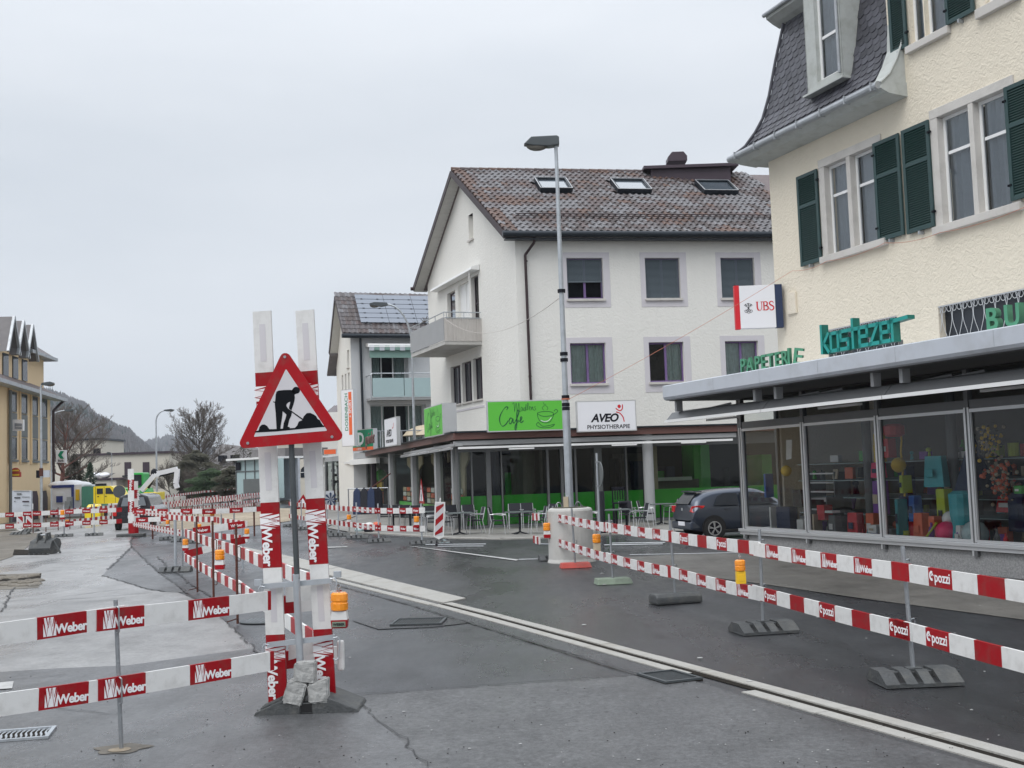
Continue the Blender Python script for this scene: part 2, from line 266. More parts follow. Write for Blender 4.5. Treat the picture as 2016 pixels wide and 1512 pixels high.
# ------------------------------------------------------------------ mesh building
I4 = Matrix.Identity(4)
class MB:
    def __init__(s): s.v = []; s.f = []; s.m = []
    def add(s, vs, fs, m=0):
        o = len(s.v); s.v += [tuple(p) for p in vs]; s.f += [tuple(o + i for i in q) for q in fs]; s.m += [m] * len(fs); return s
    def box(s, x0, x1, y0, y1, z0, z1, m=0, T=None):
        vs = [V((x, y, z)) for z in (z0, z1) for y in (y0, y1) for x in (x0, x1)]
        if T: vs = [T @ p for p in vs]
        return s.add(vs, [(0, 2, 3, 1), (4, 5, 7, 6), (0, 1, 5, 4), (2, 6, 7, 3), (0, 4, 6, 2), (1, 3, 7, 5)], m)
    def quad(s, a, b, c, d, m=0): return s.add([a, b, c, d], [(0, 1, 2, 3)], m)
    def poly(s, ps, m=0): return s.add(ps, [tuple(range(len(ps)))], m)
    def prism(s, ps, off, m=0, m2=None):       # planar polygon ps swept by vector off
        n = len(ps); off = V(off); a = [V(p) for p in ps]; b = [p + off for p in a]
        s.add(a + b, [tuple(range(n))], m); s.f[-1] = tuple(s.f[-1])
        o = len(s.v) - 2 * n
        s.f.append(tuple(o + n + i for i in reversed(range(n)))); s.m.append(m)
        for i in range(n):
            j = (i + 1) % n; s.f.append((o + i, o + n + i, o + n + j, o + j)); s.m.append(m if m2 is None else m2)
        return s
    def cyl(s, p0, p1, r0, r1=None, n=10, m=0, caps=True):
        p0, p1 = V(p0), V(p1); r1 = r0 if r1 is None else r1; d = (p1 - p0)
        if d.length < 1e-6: return s
        q = d.to_track_quat('Z', 'Y'); a = []
        for p, r in ((p0, r0), (p1, r1)):
            for i in range(n): t = 2 * math.pi * i / n; a.append(p + q @ V((r * math.cos(t), r * math.sin(t), 0)))
        fs = [(i, (i + 1) % n, n + (i + 1) % n, n + i) for i in range(n)]
        if caps: fs += [tuple(reversed(range(n))), tuple(range(n, 2 * n))]
        return s.add(a, fs, m)
    def tube(s, pts, r, n=6, m=0):
        for a, b in zip(pts[:-1], pts[1:]): s.cyl(a, b, r, r, n, m)
        return s
    def bar(s, p0, p1, w, h, m=0, up=(0, 0, 1)):
        p0, p1 = V(p0), V(p1); d = (p1 - p0).normalized(); r = d.cross(V(up)).normalized(); u = r.cross(d)
        vs = [p + r * (a * w / 2) + u * (b * h / 2) for p in (p0, p1) for a, b in ((-1, -1), (1, -1), (1, 1), (-1, 1))]
        return s.add(vs, [(0, 1, 2, 3), (7, 6, 5, 4), (0, 4, 5, 1), (1, 5, 6, 2), (2, 6, 7, 3), (3, 7, 4, 0)], m)
    def sphere(s, c, r, m=0, nu=10, nv=6, sc=(1, 1, 1)):
        c = V(c); vs = [c + V((0, 0, -r * sc[2]))]
        for j in range(1, nv):
            ph = -math.pi / 2 + math.pi * j / nv
            for i in range(nu): t = 2 * math.pi * i / nu; vs.append(c + V((r * sc[0] * math.cos(ph) * math.cos(t), r * sc[1] * math.cos(ph) * math.sin(t), r * sc[2] * math.sin(ph))))
        vs.append(c + V((0, 0, r * sc[2]))); fs = []
        for i in range(nu): fs.append((0, 1 + (i + 1) % nu, 1 + i))
        for j in range(nv - 2):
            for i in range(nu): a = 1 + j * nu + i; b = 1 + j * nu + (i + 1) % nu; fs.append((a, b, b + nu, a + nu))
        e = 1 + (nv - 2) * nu
        for i in range(nu): fs.append((e + i, e + (i + 1) % nu, len(vs) - 1))
        return s.add(vs, fs, m)
    def lathe(s, prof, n=20, m=0, c=(0, 0, 0)):
        c = V(c); vs = []
        for r, z in prof:
            for i in range(n): t = 2 * math.pi * i / n; vs.append(c + V((r * math.cos(t), r * math.sin(t), z)))
        fs = [(j * n + i, j * n + (i + 1) % n, (j + 1) * n + (i + 1) % n, (j + 1) * n + i) for j in range(len(prof) - 1) for i in range(n)]
        fs += [tuple(reversed(range(n))), tuple((len(prof) - 1) * n + i for i in range(n))]
        return s.add(vs, fs, m)
    def mesh(s, name, mats, bevel=0, smooth=False, recalc=False, subsurf=0):
        me = bpy.data.meshes.new(name); me.from_pydata(s.v, [], s.f)
        if isinstance(mats, str): mats = [mats]
        for k in mats: me.materials.append(M[k])
        if len(mats) > 1: me.polygons.foreach_set('material_index', s.m)
        if bevel or recalc:
            bm = bmesh.new(); bm.from_mesh(me)
            if bevel:
                bmesh.ops.remove_doubles(bm, verts=bm.verts, dist=1e-5)
                bmesh.ops.bevel(bm, geom=[e for e in bm.edges if len(e.link_faces) == 2 and e.calc_face_angle(0) > .5], offset=bevel, segments=2, profile=.6, affect='EDGES', clamp_overlap=True)
            bmesh.ops.recalc_face_normals(bm, faces=bm.faces); bm.to_mesh(me); bm.free()
        if smooth:
            me.polygons.foreach_set('use_smooth', [True] * len(me.polygons))
        me.update(); return me
WM = {}
def put(name, me, parent=None, T=None, label=None, cat=None, group=None, kind=None):
    o = bpy.data.objects.new(name, me); sc.collection.objects.link(o); T = T.copy() if T is not None else (WM[parent.name].copy() if parent else I4.copy())
    WM[o.name] = T
    if parent: o.parent = parent; o.matrix_local = WM[parent.name].inverted() @ T
    else: o.matrix_world = T
    if label: o['label'] = label
    if cat: o['category'] = cat
    if group: o['group'] = group
    if kind: o['kind'] = kind
    return o
def thing(name, label, cat, T=None, group=None): return put(name, None, None, T, label, cat, group)
def part(name, mb, mats, parent, T=None, label=None, kind=None, **k):
    return put(name, mb.mesh(name, mats, **k), parent, T, label, kind=kind)
def lab16(t):
    w = t.split(); return ' '.join(w[:16])
def struct(name, mb, mats, T=None, kind='structure', **k): return put(name, mb.mesh(name, mats, **k), None, T, kind=kind)
KIDS = {}
def copy_tree(o, T, label=None, group=None, parent=None):
    c = o.copy(); sc.collection.objects.link(c); WM[c.name] = T
    if parent: c.parent = parent; c.matrix_local = WM[parent.name].inverted() @ T
    else: c.matrix_world = T
    if label: c['label'] = label
    if group: c['group'] = group
    base = WM[o.name].inverted()
    for ch in list(o.children): copy_tree(ch, T @ (base @ WM[ch.name]), parent=c)
    return c
def TR(p, rz=0.0): return Matrix.Translation(V(p)) @ Matrix.Rotation(rz, 4, 'Z')
_txt = {}
def text_mesh(s, size, mk, ext=.001, bold=0.0, shear=0.0, align='LEFT', sp=1.0, vert=True):
    key = (s, size, mk, ext, bold, shear, align, sp, vert)
    if key in _txt: return _txt[key]
    cu = bpy.data.curves.new('lettering', 'FONT'); cu.body = s; cu.size = size; cu.extrude = ext; cu.offset = bold; cu.shear = shear; cu.align_x = align; cu.space_character = sp; cu.resolution_u = 3
    ob = bpy.data.objects.new('lettering', cu); sc.collection.objects.link(ob)
    bpy.context.view_layer.update()
    me = bpy.data.meshes.new_from_object(ob.evaluated_get(bpy.context.evaluated_depsgraph_get()))
    bpy.data.objects.remove(ob)
    if vert: me.transform(Matrix.Rotation(math.pi / 2, 4, 'X'))
    me.materials.clear(); me.materials.append(M[mk]); me.name = 'lettering'; _txt[key] = me; return me
def stroke(mb, pts, w, m=0, y=0.0, th=.004, closed=False, smooth=4):
    """ribbon along a smoothed 2D path in the xz plane at depth y"""
    P = [V((p[0], p[1])) for p in pts]
    if len(P) > 2 and smooth > 1:
        Q = []
        for i in range(len(P) - 1):
            a = P[max(i - 1, 0)]; b = P[i]; c = P[i + 1]; d = P[min(i + 2, len(P) - 1)]
            for k in range(smooth):
                t = k / smooth; Q.append(.5 * ((2 * b) + (c - a) * t + (2 * a - 5 * b + 4 * c - d) * t * t + (3 * b - a - 3 * c + d) * t ** 3))
        Q.append(P[-1]); P = Q
    L_, R_ = [], []
    for i, p in enumerate(P):
        d = (P[min(i + 1, len(P) - 1)] - P[max(i - 1, 0)]); d = d.normalized() if d.length else V((1, 0)); n = V((-d.y, d.x))
        ww = w(i / (len(P) - 1)) if callable(w) else w
        L_.append(p + n * ww / 2); R_.append(p - n * ww / 2)
    vs = [V((q.x, y, q.y)) for q in L_ + R_]; n = len(P)
    mb.add(vs, [(i, i + 1, n + i + 1, n + i) for i in range(n - 1)], m); return mb
def wall_mb(x0, x1, z0, z1, holes, depth=.18, m=0, y=0.0, mb=None):
    """wall front with real openings and reveals; gable / end faces added separately"""
    mb = mb or MB(); xs = sorted({x0, x1} | {h[0] for h in holes} | {h[1] for h in holes}); zs = sorted({z0, z1} | {h[2] for h in holes} | {h[3] for h in holes})
    xs = [x for x in xs if x0 <= x <= x1]; zs = [z for z in zs if z0 <= z <= z1]
    for a, b in zip(xs[:-1], xs[1:]):
        for c, d in zip(zs[:-1], zs[1:]):
            cx, cz = (a + b) / 2, (c + d) / 2
            if any(h[0] < cx < h[1] and h[2] < cz < h[3] for h in holes): continue
            mb.quad((a, y, c), (b, y, c), (b, y, d), (a, y, d), m)
    for h in holes:
        a, b, c, d = h[:4]; e = y + depth
        mb.quad((a, y, c), (a, y, d), (a, e, d), (a, e, c), m); mb.quad((b, y, c), (b, e, c), (b, e, d), (b, y, d), m)
        mb.quad((a, y, c), (a, e, c), (b, e, c), (b, y, c), m); mb.quad((a, y, d), (b, y, d), (b, e, d), (a, e, d), m)
    return mb
def window(root, T, x0, x1, z0, z1, y=.14, fw=.05, frame='white_frame', cols=2, rows=(), pane='glass', back=None, sill=None, blind=None, name='window', post=None):
    """frame with panes, what hangs behind it, and its sill; part of root"""
    mb = MB(); t = .05
    mb.box(x0, x0 + fw, y, y + t, z0, z1); mb.box(x1 - fw, x1, y, y + t, z0, z1)
    mb.box(x0 + fw, x1 - fw, y, y + t, z0, z0 + fw); mb.box(x0 + fw, x1 - fw, y, y + t, z1 - fw, z1)
    xs = [x0 + fw + (x1 - x0 - 2 * fw) * i / cols for i in range(cols + 1)]
    for x in xs[1:-1]: mb.box(x - fw * .7, x + fw * .7, y - .005, y + t, z0 + fw, z1 - fw)
    for r in rows:
        zr = z0 + (z1 - z0) * r
        for a, b in zip(xs[:-1], xs[1:]): mb.box(a + fw * .7, b - fw * .7, y + .002, y + t, zr - fw * .5, zr + fw * .5)
    f = part(name, mb, frame, root, T)
    for a, b in zip(xs[:-1], xs[1:]): part('pane', MB().quad((a, y + .025, z0 + fw), (b, y + .025, z0 + fw), (b, y + .025, z1 - fw), (a, y + .025, z1 - fw)), pane, f, T)
    if back:
        k, side = back
        if k.startswith('curtain'):
            mb = MB(); n = max(6, int((x1 - x0) / .05)); yb = y + .13
            rng = [(x0, x1)] if side == 'full' else ([(x0, x0 + (x1 - x0) * .3), (x1 - (x1 - x0) * .3, x1)] if side == 'sides' else [(x0 + (x1 - x0) * .5, x1)])
            for a, b in rng:
                nn = max(4, int(n * (b - a) / (x1 - x0))); pts = [(a + (b - a) * i / nn, yb + .03 * math.sin(i * 1.9 + a) + .015 * math.sin(i * 5.1)) for i in range(nn + 1)]
                for p, q in zip(pts[:-1], pts[1:]): mb.quad((p[0], p[1], z0), (q[0], q[1], z0), (q[0], q[1], z1), (p[0], p[1], z1))
            part('curtain', mb, k, f, T)
        mb = MB().box(x0 - .1, x1 + .1, y + .5, y + .52, z0 - .1, z1 + .1); part('room_back', mb, 'interior_dark', f, T)
    else:
        part('room_back', MB().box(x0 - .1, x1 + .1, y + .3, y + .32, z0 - .1, z1 + .1), 'interior_dark', f, T)
    if blind:
        mb = MB(); zb = z1 - (z1 - z0) * blind; z = z1 - .04
        while z > zb: mb.quad((x0 + .03, y - .03, z), (x1 - .03, y - .03, z), (x1 - .03, y - .055, z - .035), (x0 + .03, y - .055, z - .035)); z -= .042
        mb.box(x0 + .03, x1 - .03, y - .06, y - .03, zb - .04, zb - .01); mb.box(x0 + .035, x0 + .05, y - .06, y - .05, z0, z1); mb.box(x1 - .05, x1 - .035, y - .06, y - .05, z0, z1)
        o = part('blind', mb, 'blind', f, T); o['kind'] = 'stuff'
    if sill: part('sill', MB().box(x0 - sill[0], x1 + sill[0], -sill[1], y, z0 - sill[2], z0 - .003), sill[3], f, T, bevel=.006)
    return f
# =================================================================== GROUND
def sheet(name, px, m, z, kind='structure', sub=False):
    mb = MB(); mb.poly([G(u, v) + V((0, 0, z)) if isinstance((u), (int, float)) else V(u) for u, v in px]); return struct(name, mb, m, kind=kind)
struct('ground', MB().quad((-1900, -60, 0), (1900, -60, 0), (1900, 2950, 0), (-1900, 2950, 0)), 'asphalt')
def wsheet(name, pts, m, z): return struct(name, MB().poly([V((x, y, z)) for x, y in pts]), m)
def gp(u, v): p = G(u, v); return (p.x, p.y)
# kerb line in world space: far -> near
KL = [gp(873, 1189.5), gp(1000, 1222), gp(1500, 1358.5), gp(2016, 1502)]
d_ = V((KL[-1][0] - KL[-2][0], KL[-1][1] - KL[-2][1], 0)).normalized(); KL.append((KL[-1][0] + d_.x * 9, KL[-1][1] + d_.y * 9))
def polyline_at(P, step):
    out_ = [V((P[0][0], P[0][1], 0))]; acc = 0.0
    for a, b in zip(P[:-1], P[1:]):
        a = V((a[0], a[1], 0)); b = V((b[0], b[1], 0)); L_ = (b - a).length; t = step - acc
        while t < L_: out_.append(a + (b - a) * (t / L_)); t += step
        acc = (acc + L_) % step
    out_.append(V((P[-1][0], P[-1][1], 0))); return out_
kp = polyline_at(KL, 1.0)
kerb = thing('kerb_line', None, None, TR(kp[0])); kerb['kind'] = 'structure'
rk = random.Random(3)
def offs(p, d, o, z): n = V((d.y, -d.x, 0)); return V((p.x - n.x * o, p.y - n.y * o, z))   # o > 0 towards the right of the street (shop side)
for i, (a, b) in enumerate(zip(kp[:-1], kp[1:])):
    d = (b - a); L_ = d.length
    if L_ < .2: continue
    d.normalize(); a2 = a + d * .004; b2 = b - d * .004; hh = .018 + rk.uniform(-.002, .002)
    def strip(o0, o1, h, nm, m):
        n = V((d.y, -d.x, 0)) * -1
        mb = MB(); vs = [a2 + n * o0, b2 + n * o0, b2 + n * o1, a2 + n * o1]
        mb.prism([V((p.x, p.y, -.02)) for p in vs], (0, 0, h + .02)); part(nm, mb, m, kerb, I4, recalc=True)
    if 1: strip(.0, .135 + rk.uniform(-.006, .006), hh, 'kerb_stone', 'kerb')
    if not (17.0 > 0 and abs((a - G(1310, 1332)).length) < .55): strip(-.20 + rk.uniform(-.01, .01), -.075, .010, 'kerb_stone', 'kerb')
    else: pass
mb = MB()
for a, b in zip(kp[:-1], kp[1:]):
    d = (b - a).normalized(); n = V((-d.y, d.x, 0)); mb.quad(*[p + n * o + V((0, 0, .0065)) for p, o in ((a, -.09), (b, -.09), (b, .01), (a, .01))])
part('slot_channel', mb, 'kerb_dark', kerb, I4)
# pale wide channel of concrete slabs running away behind the sign
T0 = [gp(478, 1078), gp(559, 1094), gp(647, 1113.5), gp(917.5, 1180.5)]; B0 = [gp(470, 1084), gp(559, 1110.6), gp(670, 1140), gp(873, 1189.5)]
ch = thing('drainage_channel', None, None, TR((T0[0][0], T0[0][1], 0))); ch['kind'] = 'structure'
def lerp_poly(P, t):
    L_ = [(V(b) - V(a)).length for a, b in zip(P[:-1], P[1:])]; s = t * sum(L_)
    for (a, b), l in zip(zip(P[:-1], P[1:]), L_):
        if s <= l + 1e-9: return V(a).lerp(V(b), s / l)
        s -= l
    return V(P[-1])
NS = 16
for i in range(NS):
    t0, t1 = (i + .006) / NS, (i + 1 - .006) / NS
    q = [lerp_poly(T0, t0), lerp_poly(T0, t1), lerp_poly(B0, t1), lerp_poly(B0, t0)]
    part('channel_slab', MB().prism([V((p.x, p.y, -.02)) for p in q], (0, 0, .042 + rk.uniform(-.002, .002))), 'kerb', ch, I4, recalc=True)
# edge strip below the wide channel
mb = MB(); e0 = [V(p) for p in B0[1:]]
for a, b in zip(e0[:-1], e0[1:]):
    d = (b - a).normalized(); n = V((d.y, -d.x)) * -1
    mb.prism([V((p.x, p.y, -.02)) for p in (a + n * -.24, b + n * -.24, b + n * -.1, a + n * -.1)], (0, 0, .034))
part('edge_strip', mb, 'kerb', ch, I4, recalc=True)
# carriageway sheets
def curve_px(px, n=6):
    out_ = []
    for i in range(len(px) - 1):
        a = V(px[max(i - 1, 0)]); b = V(px[i]); c = V(px[i + 1]); d = V(px[min(i + 2, len(px) - 1)])
        for k in range(n):
            t = k / n; out_.append(tuple(.5 * ((2 * b) + (c - a) * t + (2 * a - 5 * b + 4 * c - d) * t * t + (3 * b - a - 3 * c + d) * t ** 3)))
    out_.append(px[-1]); return out_
sheet('street_right', [(905, 1192), (1000, 1218), (1500, 1350), (2016, 1494), (2500, 1630), (2400, 1160), (2016, 1147), (1463, 1090), (1330, 1066), (1074, 1062), (893, 1062), (684, 1049), (640, 1040), (600, 1030), (559, 1094), (647, 1113.5)], 'asphalt_new', .004)
sheet('shop_pavement', [(1180, 1100), (1463, 1087), (2016, 1143), (2700, 1210), (2700, 1290), (2016, 1222), (1700, 1180), (1480, 1148), (1300, 1125)], 'shop_pavement', .012)
sheet('old_asphalt_patch', [(690, 1371), (900, 1356), (1235, 1333), (1290, 1331), (1350, 1337), (1500, 1383), (2016, 1534), (2600, 1700), (2400, 2600), (600, 2600), (560, 1700), (842, 1516), (800, 1470), (735, 1416)], 'asphalt_old', .008)
sheet('near_asphalt_patch', [(-400, 1330), (0, 1325), (110, 1318), (250, 1312), (500, 1278), (540, 1296), (600, 1392), (690, 1373), (735, 1416), (800, 1470), (842, 1516), (560, 1700), (600, 2600), (-1200, 2600), (-1200, 1500)], 'asphalt_mid', .0115)
sheet('concrete_carriageway', [(-400, 1068), (0, 1050), (60, 1040), (120, 1032), (200, 1020), (300, 1000), (380, 990), (470, 978), (470, 990), (330, 1040), (272, 1044), (262, 1056), (257, 1066), (259, 1077), (240, 1097), (213, 1122), (202, 1133), (230, 1142), (262, 1152), (290, 1161), (325, 1166), (345, 1165), (362, 1172), (385, 1181), (412, 1198), (436, 1219), (470, 1248), (503, 1278), (250, 1312), (110, 1318), (0, 1325), (-400, 1350)], 'concrete_road', .0075)
sheet('grey_wedge_patch', [(259, 1077), (268, 1083), (283, 1100), (300, 1118), (318, 1132), (345, 1150), (362, 1168), (325, 1166), (290, 1161), (262, 1152), (230, 1142), (202, 1133), (213, 1122), (240, 1097)], 'asphalt_mid', .011)
sheet('cafe_pavement', [(684, 1048), (760, 1052), (893, 1060), (985, 1062), (1074, 1059), (1200, 1052), (1330, 1047), (1500, 1046), (1800, 1046), (1800, 985), (640, 985), (600, 1010), (640, 1040)], 'paving', .03)
sheet('sand_bed', [(425, 1008), (470, 1003), (560, 1001), (640, 1002), (640, 1012), (600, 1022), (520, 1034), (470, 1038), (440, 1028)], 'sand', .02)
sheet('dirt_verge', [(-300, 1045), (0, 1047), (60, 1049), (110, 1054), (105, 1062), (60, 1072), (45, 1085), (22, 1098), (0, 1105), (-300, 1120)], 'dirt', .018)
sheet('dirt_verge', [(-300, 1015), (0, 1018), (100, 1019), (180, 1014), (130, 1030), (60, 1042), (0, 1046), (-300, 1046)], 'dirt', .014)
sheet('sand_bed', [(300, 1046), (365, 1043), (430, 1038), (480, 1036), (560, 1020), (500, 1004), (400, 1010), (330, 1020)], 'sand', .016)
# trench: flat sheets of mud and soil, its inner shadow painted dark
def pit(px, depth, lip):
    P = [G(u, v) for u, v in px]; mb = MB(); n = len(P)
    for i in range(n):
        a, b = P[i], P[(i + 1) % n]; mb.quad(a + V((0, 0, .02)), b + V((0, 0, .02)), b * 1 + V((0, 0, .022 + lip)), a + V((0, 0, .022 + lip)))
    mb.poly([p + V((0, 0, .021)) for p in P]); return mb
struct('trench_floor', MB().poly([G(u, v) + V((0, 0, .0125)) for u, v in [(-60, 1134), (82, 1129), (76, 1158), (-60, 1166)]]), 'dirt')
rt = random.Random(12); mb = MB()
for i in range(70):
    p = G(rt.uniform(-40, 78), rt.uniform(1134, 1157)); r = rt.uniform(.03, .13); mb.sphere(p + V((0, 0, r * .1)), r, 0, 7, 5, (1.4, 1, .45))
o = struct('soil_heap', mb, 'dirt', kind='stuff')
mb = MB(); mb.poly([G(u, v) + V((0, 0, .016)) for u, v in [(-60, 1143), (30, 1141), (72, 1136), (81, 1129.5), (80, 1141), (40, 1148), (-60, 1152)]]); struct('painted_trench_shadow', mb, 'kerb_dark')  # near-black sheet over the mud, painting the shadow inside the trench
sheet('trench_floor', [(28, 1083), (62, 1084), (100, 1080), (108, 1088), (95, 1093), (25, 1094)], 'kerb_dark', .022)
# tar joints and cracks
def crack(name, px, w, m='tar', z=.0145, jit=.02, seed=1):
    r_ = random.Random(seed); P = [G(u, v) for u, v in px]; Q = []
    for a, b in zip(P[:-1], P[1:]):
        n = max(2, int((b - a).length / .12))
        for k in range(n):
            d = (b - a).normalized(); t = k / n; Q.append(a.lerp(b, t) + V((-d.y, d.x, 0)) * r_.gauss(0, jit))
    Q.append(P[-1]); mb = MB(); Ls = []
    for i, p in enumerate(Q):
        d = (Q[min(i + 1, len(Q) - 1)] - Q[max(0, i - 1)]).normalized(); n = V((-d.y, d.x, 0)); ww = w * r_.uniform(.6, 1.3); Ls.append((p + n * ww / 2, p - n * ww / 2))
    for (a, b), (c, d) in zip(Ls[:-1], Ls[1:]): mb.quad(*[V((p.x, p.y, z)) for p in (b, d, c, a)])
    return struct(name, mb, m)
crack('tar_joint', [(660, 1152), (800, 1190), (1000, 1250), (1150, 1298), (1260, 1331)], .035, jit=.006)
crack('crack', [(690, 1371), (735, 1412), (800, 1466), (842, 1514)], .009, z=.019, seed=4)
crack('crack', [(262, 1056), (257, 1066), (259, 1077), (240, 1097), (213, 1122)], .05, z=.019, seed=5)
crack('crack', [(202, 1134), (262, 1152), (290, 1161), (325, 1166)], .035, z=.019, seed=6)
crack('crack', [(259, 1077), (283, 1100), (318, 1132), (345, 1150), (372, 1172), (385, 1181)], .045, z=.019, seed=7)
crack('crack', [(307, 1096), (318, 1103), (330, 1118), (352, 1130), (375, 1150), (420, 1178)], .04, z=.0145, seed=8)
crack('crack', [(436, 1219), (470, 1248), (503, 1280), (530, 1330)], .02, z=.019, seed=9)
crack('crack', [(0, 1206), (8, 1198), (22, 1166), (30, 1158)], .03, z=.019, seed=10)
crack('crack', [(260, 1058), (300, 1057), (312, 1048)], .03, z=.019, seed=11)
crack('crack', [(90, 1395), (150, 1402), (215, 1409)], .01, z=.019, seed=12)
crack('crack', [(-10, 1345), (60, 1338), (130, 1330)], .012, z=.019, seed=13)
crack('tar_joint', [(690, 1371), (900, 1356), (1235, 1333)], .02, z=.019, jit=.01, seed=14)
crack('tar_joint', [(930, 1258), (1000, 1256), (1080, 1276), (1200, 1310)], .012, z=.019, jit=.01, seed=24)
for k, q in enumerate([[(160, 1070), (200, 1067)], [(150, 1089), (190, 1085)], [(0, 1115), (60, 1112)], [(0, 1187), (120, 1176), (250, 1160)], [(120, 1182), (300, 1168)]]): crack('crack', q, .03, m='asphalt_mid', z=.017, seed=30 + k)
# white lines
mb = MB(); mb.poly([G(u, v) + V((0, 0, .02)) for u, v in [(803, 1076), (815, 1077), (1022, 1103.5), (1016, 1105.5)]]); struct('white_road_line', mb, 'white_line')
mb = MB(); mb.poly([G(u, v) + V((0, 0, .02)) for u, v in [(640, 1078), (684, 1077), (684, 1078.5), (640, 1080)]]); struct('white_road_line', mb, 'white_line')
mb = MB(); mb.poly([G(u, v) + V((0, 0, .02)) for u, v in [(-6, 1348), (27, 1345), (24, 1359), (-6, 1361)]]); struct('white_road_line', mb, 'white_line')
# pavement kerb of the cafe terrace
mb = MB(); kpx = [(684, 1048), (760, 1053), (893, 1061), (985, 1063), (1074, 1060), (1200, 1053), (1330, 1048)]; cg = [G(*p) for p in kpx]
for a, b in zip(cg[:-1], cg[1:]):
    d = (b - a).normalized(); n = V((-d.y, d.x, 0)); mb.prism([p + V((0, 0, -.01)) for p in (a, b, b + n * .22, a + n * .22)], (0, 0, .05))
struct('terrace_kerb', mb, 'kerb', recalc=True)
# small pale chips lying on the wet road
rr_ = random.Random(5); mb = MB()
for i in range(45):
    u = rr_.uniform(650, 1990); v = rr_.uniform(1120, 1500); p = G(u, v); r = rr_.uniform(.004, .011); mb.sphere(p + V((0, 0, .015)), r, 0, 5, 3, (1.5, 1, .35))
for i in range(420):
    u = rr_.uniform(-50, 1900); v = rr_.uniform(1330, 1600); p = G(u, v); r = rr_.uniform(.0025, .006); mb.sphere(p + V((0, 0, .014)), r, 1 if i % 3 else 0, 5, 3, (1.3, 1, .5))
for u, v in [(1185, 1131), (1190, 1153), (1612, 1218), (1286, 1184), (1294, 1188), (1378, 1299), (1150, 1233), (1884, 1336), (1476, 1345)]: mb.sphere(G(u, v) + V((0, 0, .02)), .018, 0, 6, 4, (1.7, 1, .4))
struct('grit', mb, ['white_line', 'kerb_dark'], kind='stuff')
# gully grates
def grate(c, L_, W_, ang, name, label, m, n=14, style='bar', mr_='rust'):
    T = TR((c.x, c.y, .012), ang); g = thing(name, label, 'drain grate', T)
    part('well', MB().box(-L_ / 2, L_ / 2, -W_ / 2, W_ / 2, -.01, .002), 'kerb_dark', g)
    mb = MB(); f = .03
    mb.box(-L_ / 2, L_ / 2, -W_ / 2, -W_ / 2 + f, 0, .02); mb.box(-L_ / 2, L_ / 2, W_ / 2 - f, W_ / 2, 0, .02); mb.box(-L_ / 2, -L_ / 2 + f, -W_ / 2 + f, W_ / 2 - f, 0, .02); mb.box(L_ / 2 - f, L_ / 2, -W_ / 2 + f, W_ / 2 - f, 0, .02)
    part('rim', mb, m, g)
    for i in range(n):
        x = -L_ / 2 + f + (L_ - 2 * f) * (i + .5) / n
        if style == 'bar': part('bar', MB().box(x - .008, x + .008, -W_ / 2 + f, W_ / 2 - f, 0, .008), m, g)
        else:
            mb = MB(); pts = [(x + .013 * math.sin(2 * math.pi * k / 10), -W_ / 2 + f + (W_ - 2 * f) * k / 10) for k in range(11)]
            for a, b in zip(pts[:-1], pts[1:]): mb.box(min(a[0], b[0]) - .004, max(a[0], b[0]) + .004, a[1], b[1], 0, .006)
            part('bar', mb, m, g)
    return g
a_ = G(0, 1456); b_ = G(76, 1450); grate(G(22, 1453), .60, .40, math.atan2((b_ - a_).y, (b_ - a_).x), 'drain_grate', 'pale metal drain grate with wavy bars at the lower left corner', 'galv', 15, 'wave')
grate(G(825, 1226.5), .66, .6, math.radians(-4), 'drain_grate', 'dark grey street drain grate set in a patch left of the pale kerb', 'dark_steel', 18)
d_ = V((KL[2][0] - KL[1][0], KL[2][1] - KL[1][1])).normalized()
grate(G(1318, 1336), .52, .38, math.atan2(d_.y, d_.x), 'drain_grate', 'brownish drain grate beside the kerb gap in the foreground', 'dark_steel', 12)
sheet('grate_patch', [(693, 1223), (770, 1219), (860, 1216), (935, 1226), (850, 1236), (745, 1240)], 'asphalt_new', .0095)
mh = thing('manhole_cover', 'round dark manhole cover behind the left upright of the roadworks sign', 'manhole cover', TR(G(520, 1224) + V((0, 0, .012))))
part('cover', MB().lathe([(.33, 0), (.33, .008), (.30, .012)], 24), 'dark_steel', mh); mb = MB()
for i in range(-5, 6):
    for j in range(-5, 6):
        if i * i + j * j < 26: mb.box(i * .05 - .015, i * .05 + .015, j * .05 - .015, j * .05 + .015, .012, .017)
o = part('studs', mb, 'steel', mh); o['kind'] = 'stuff'
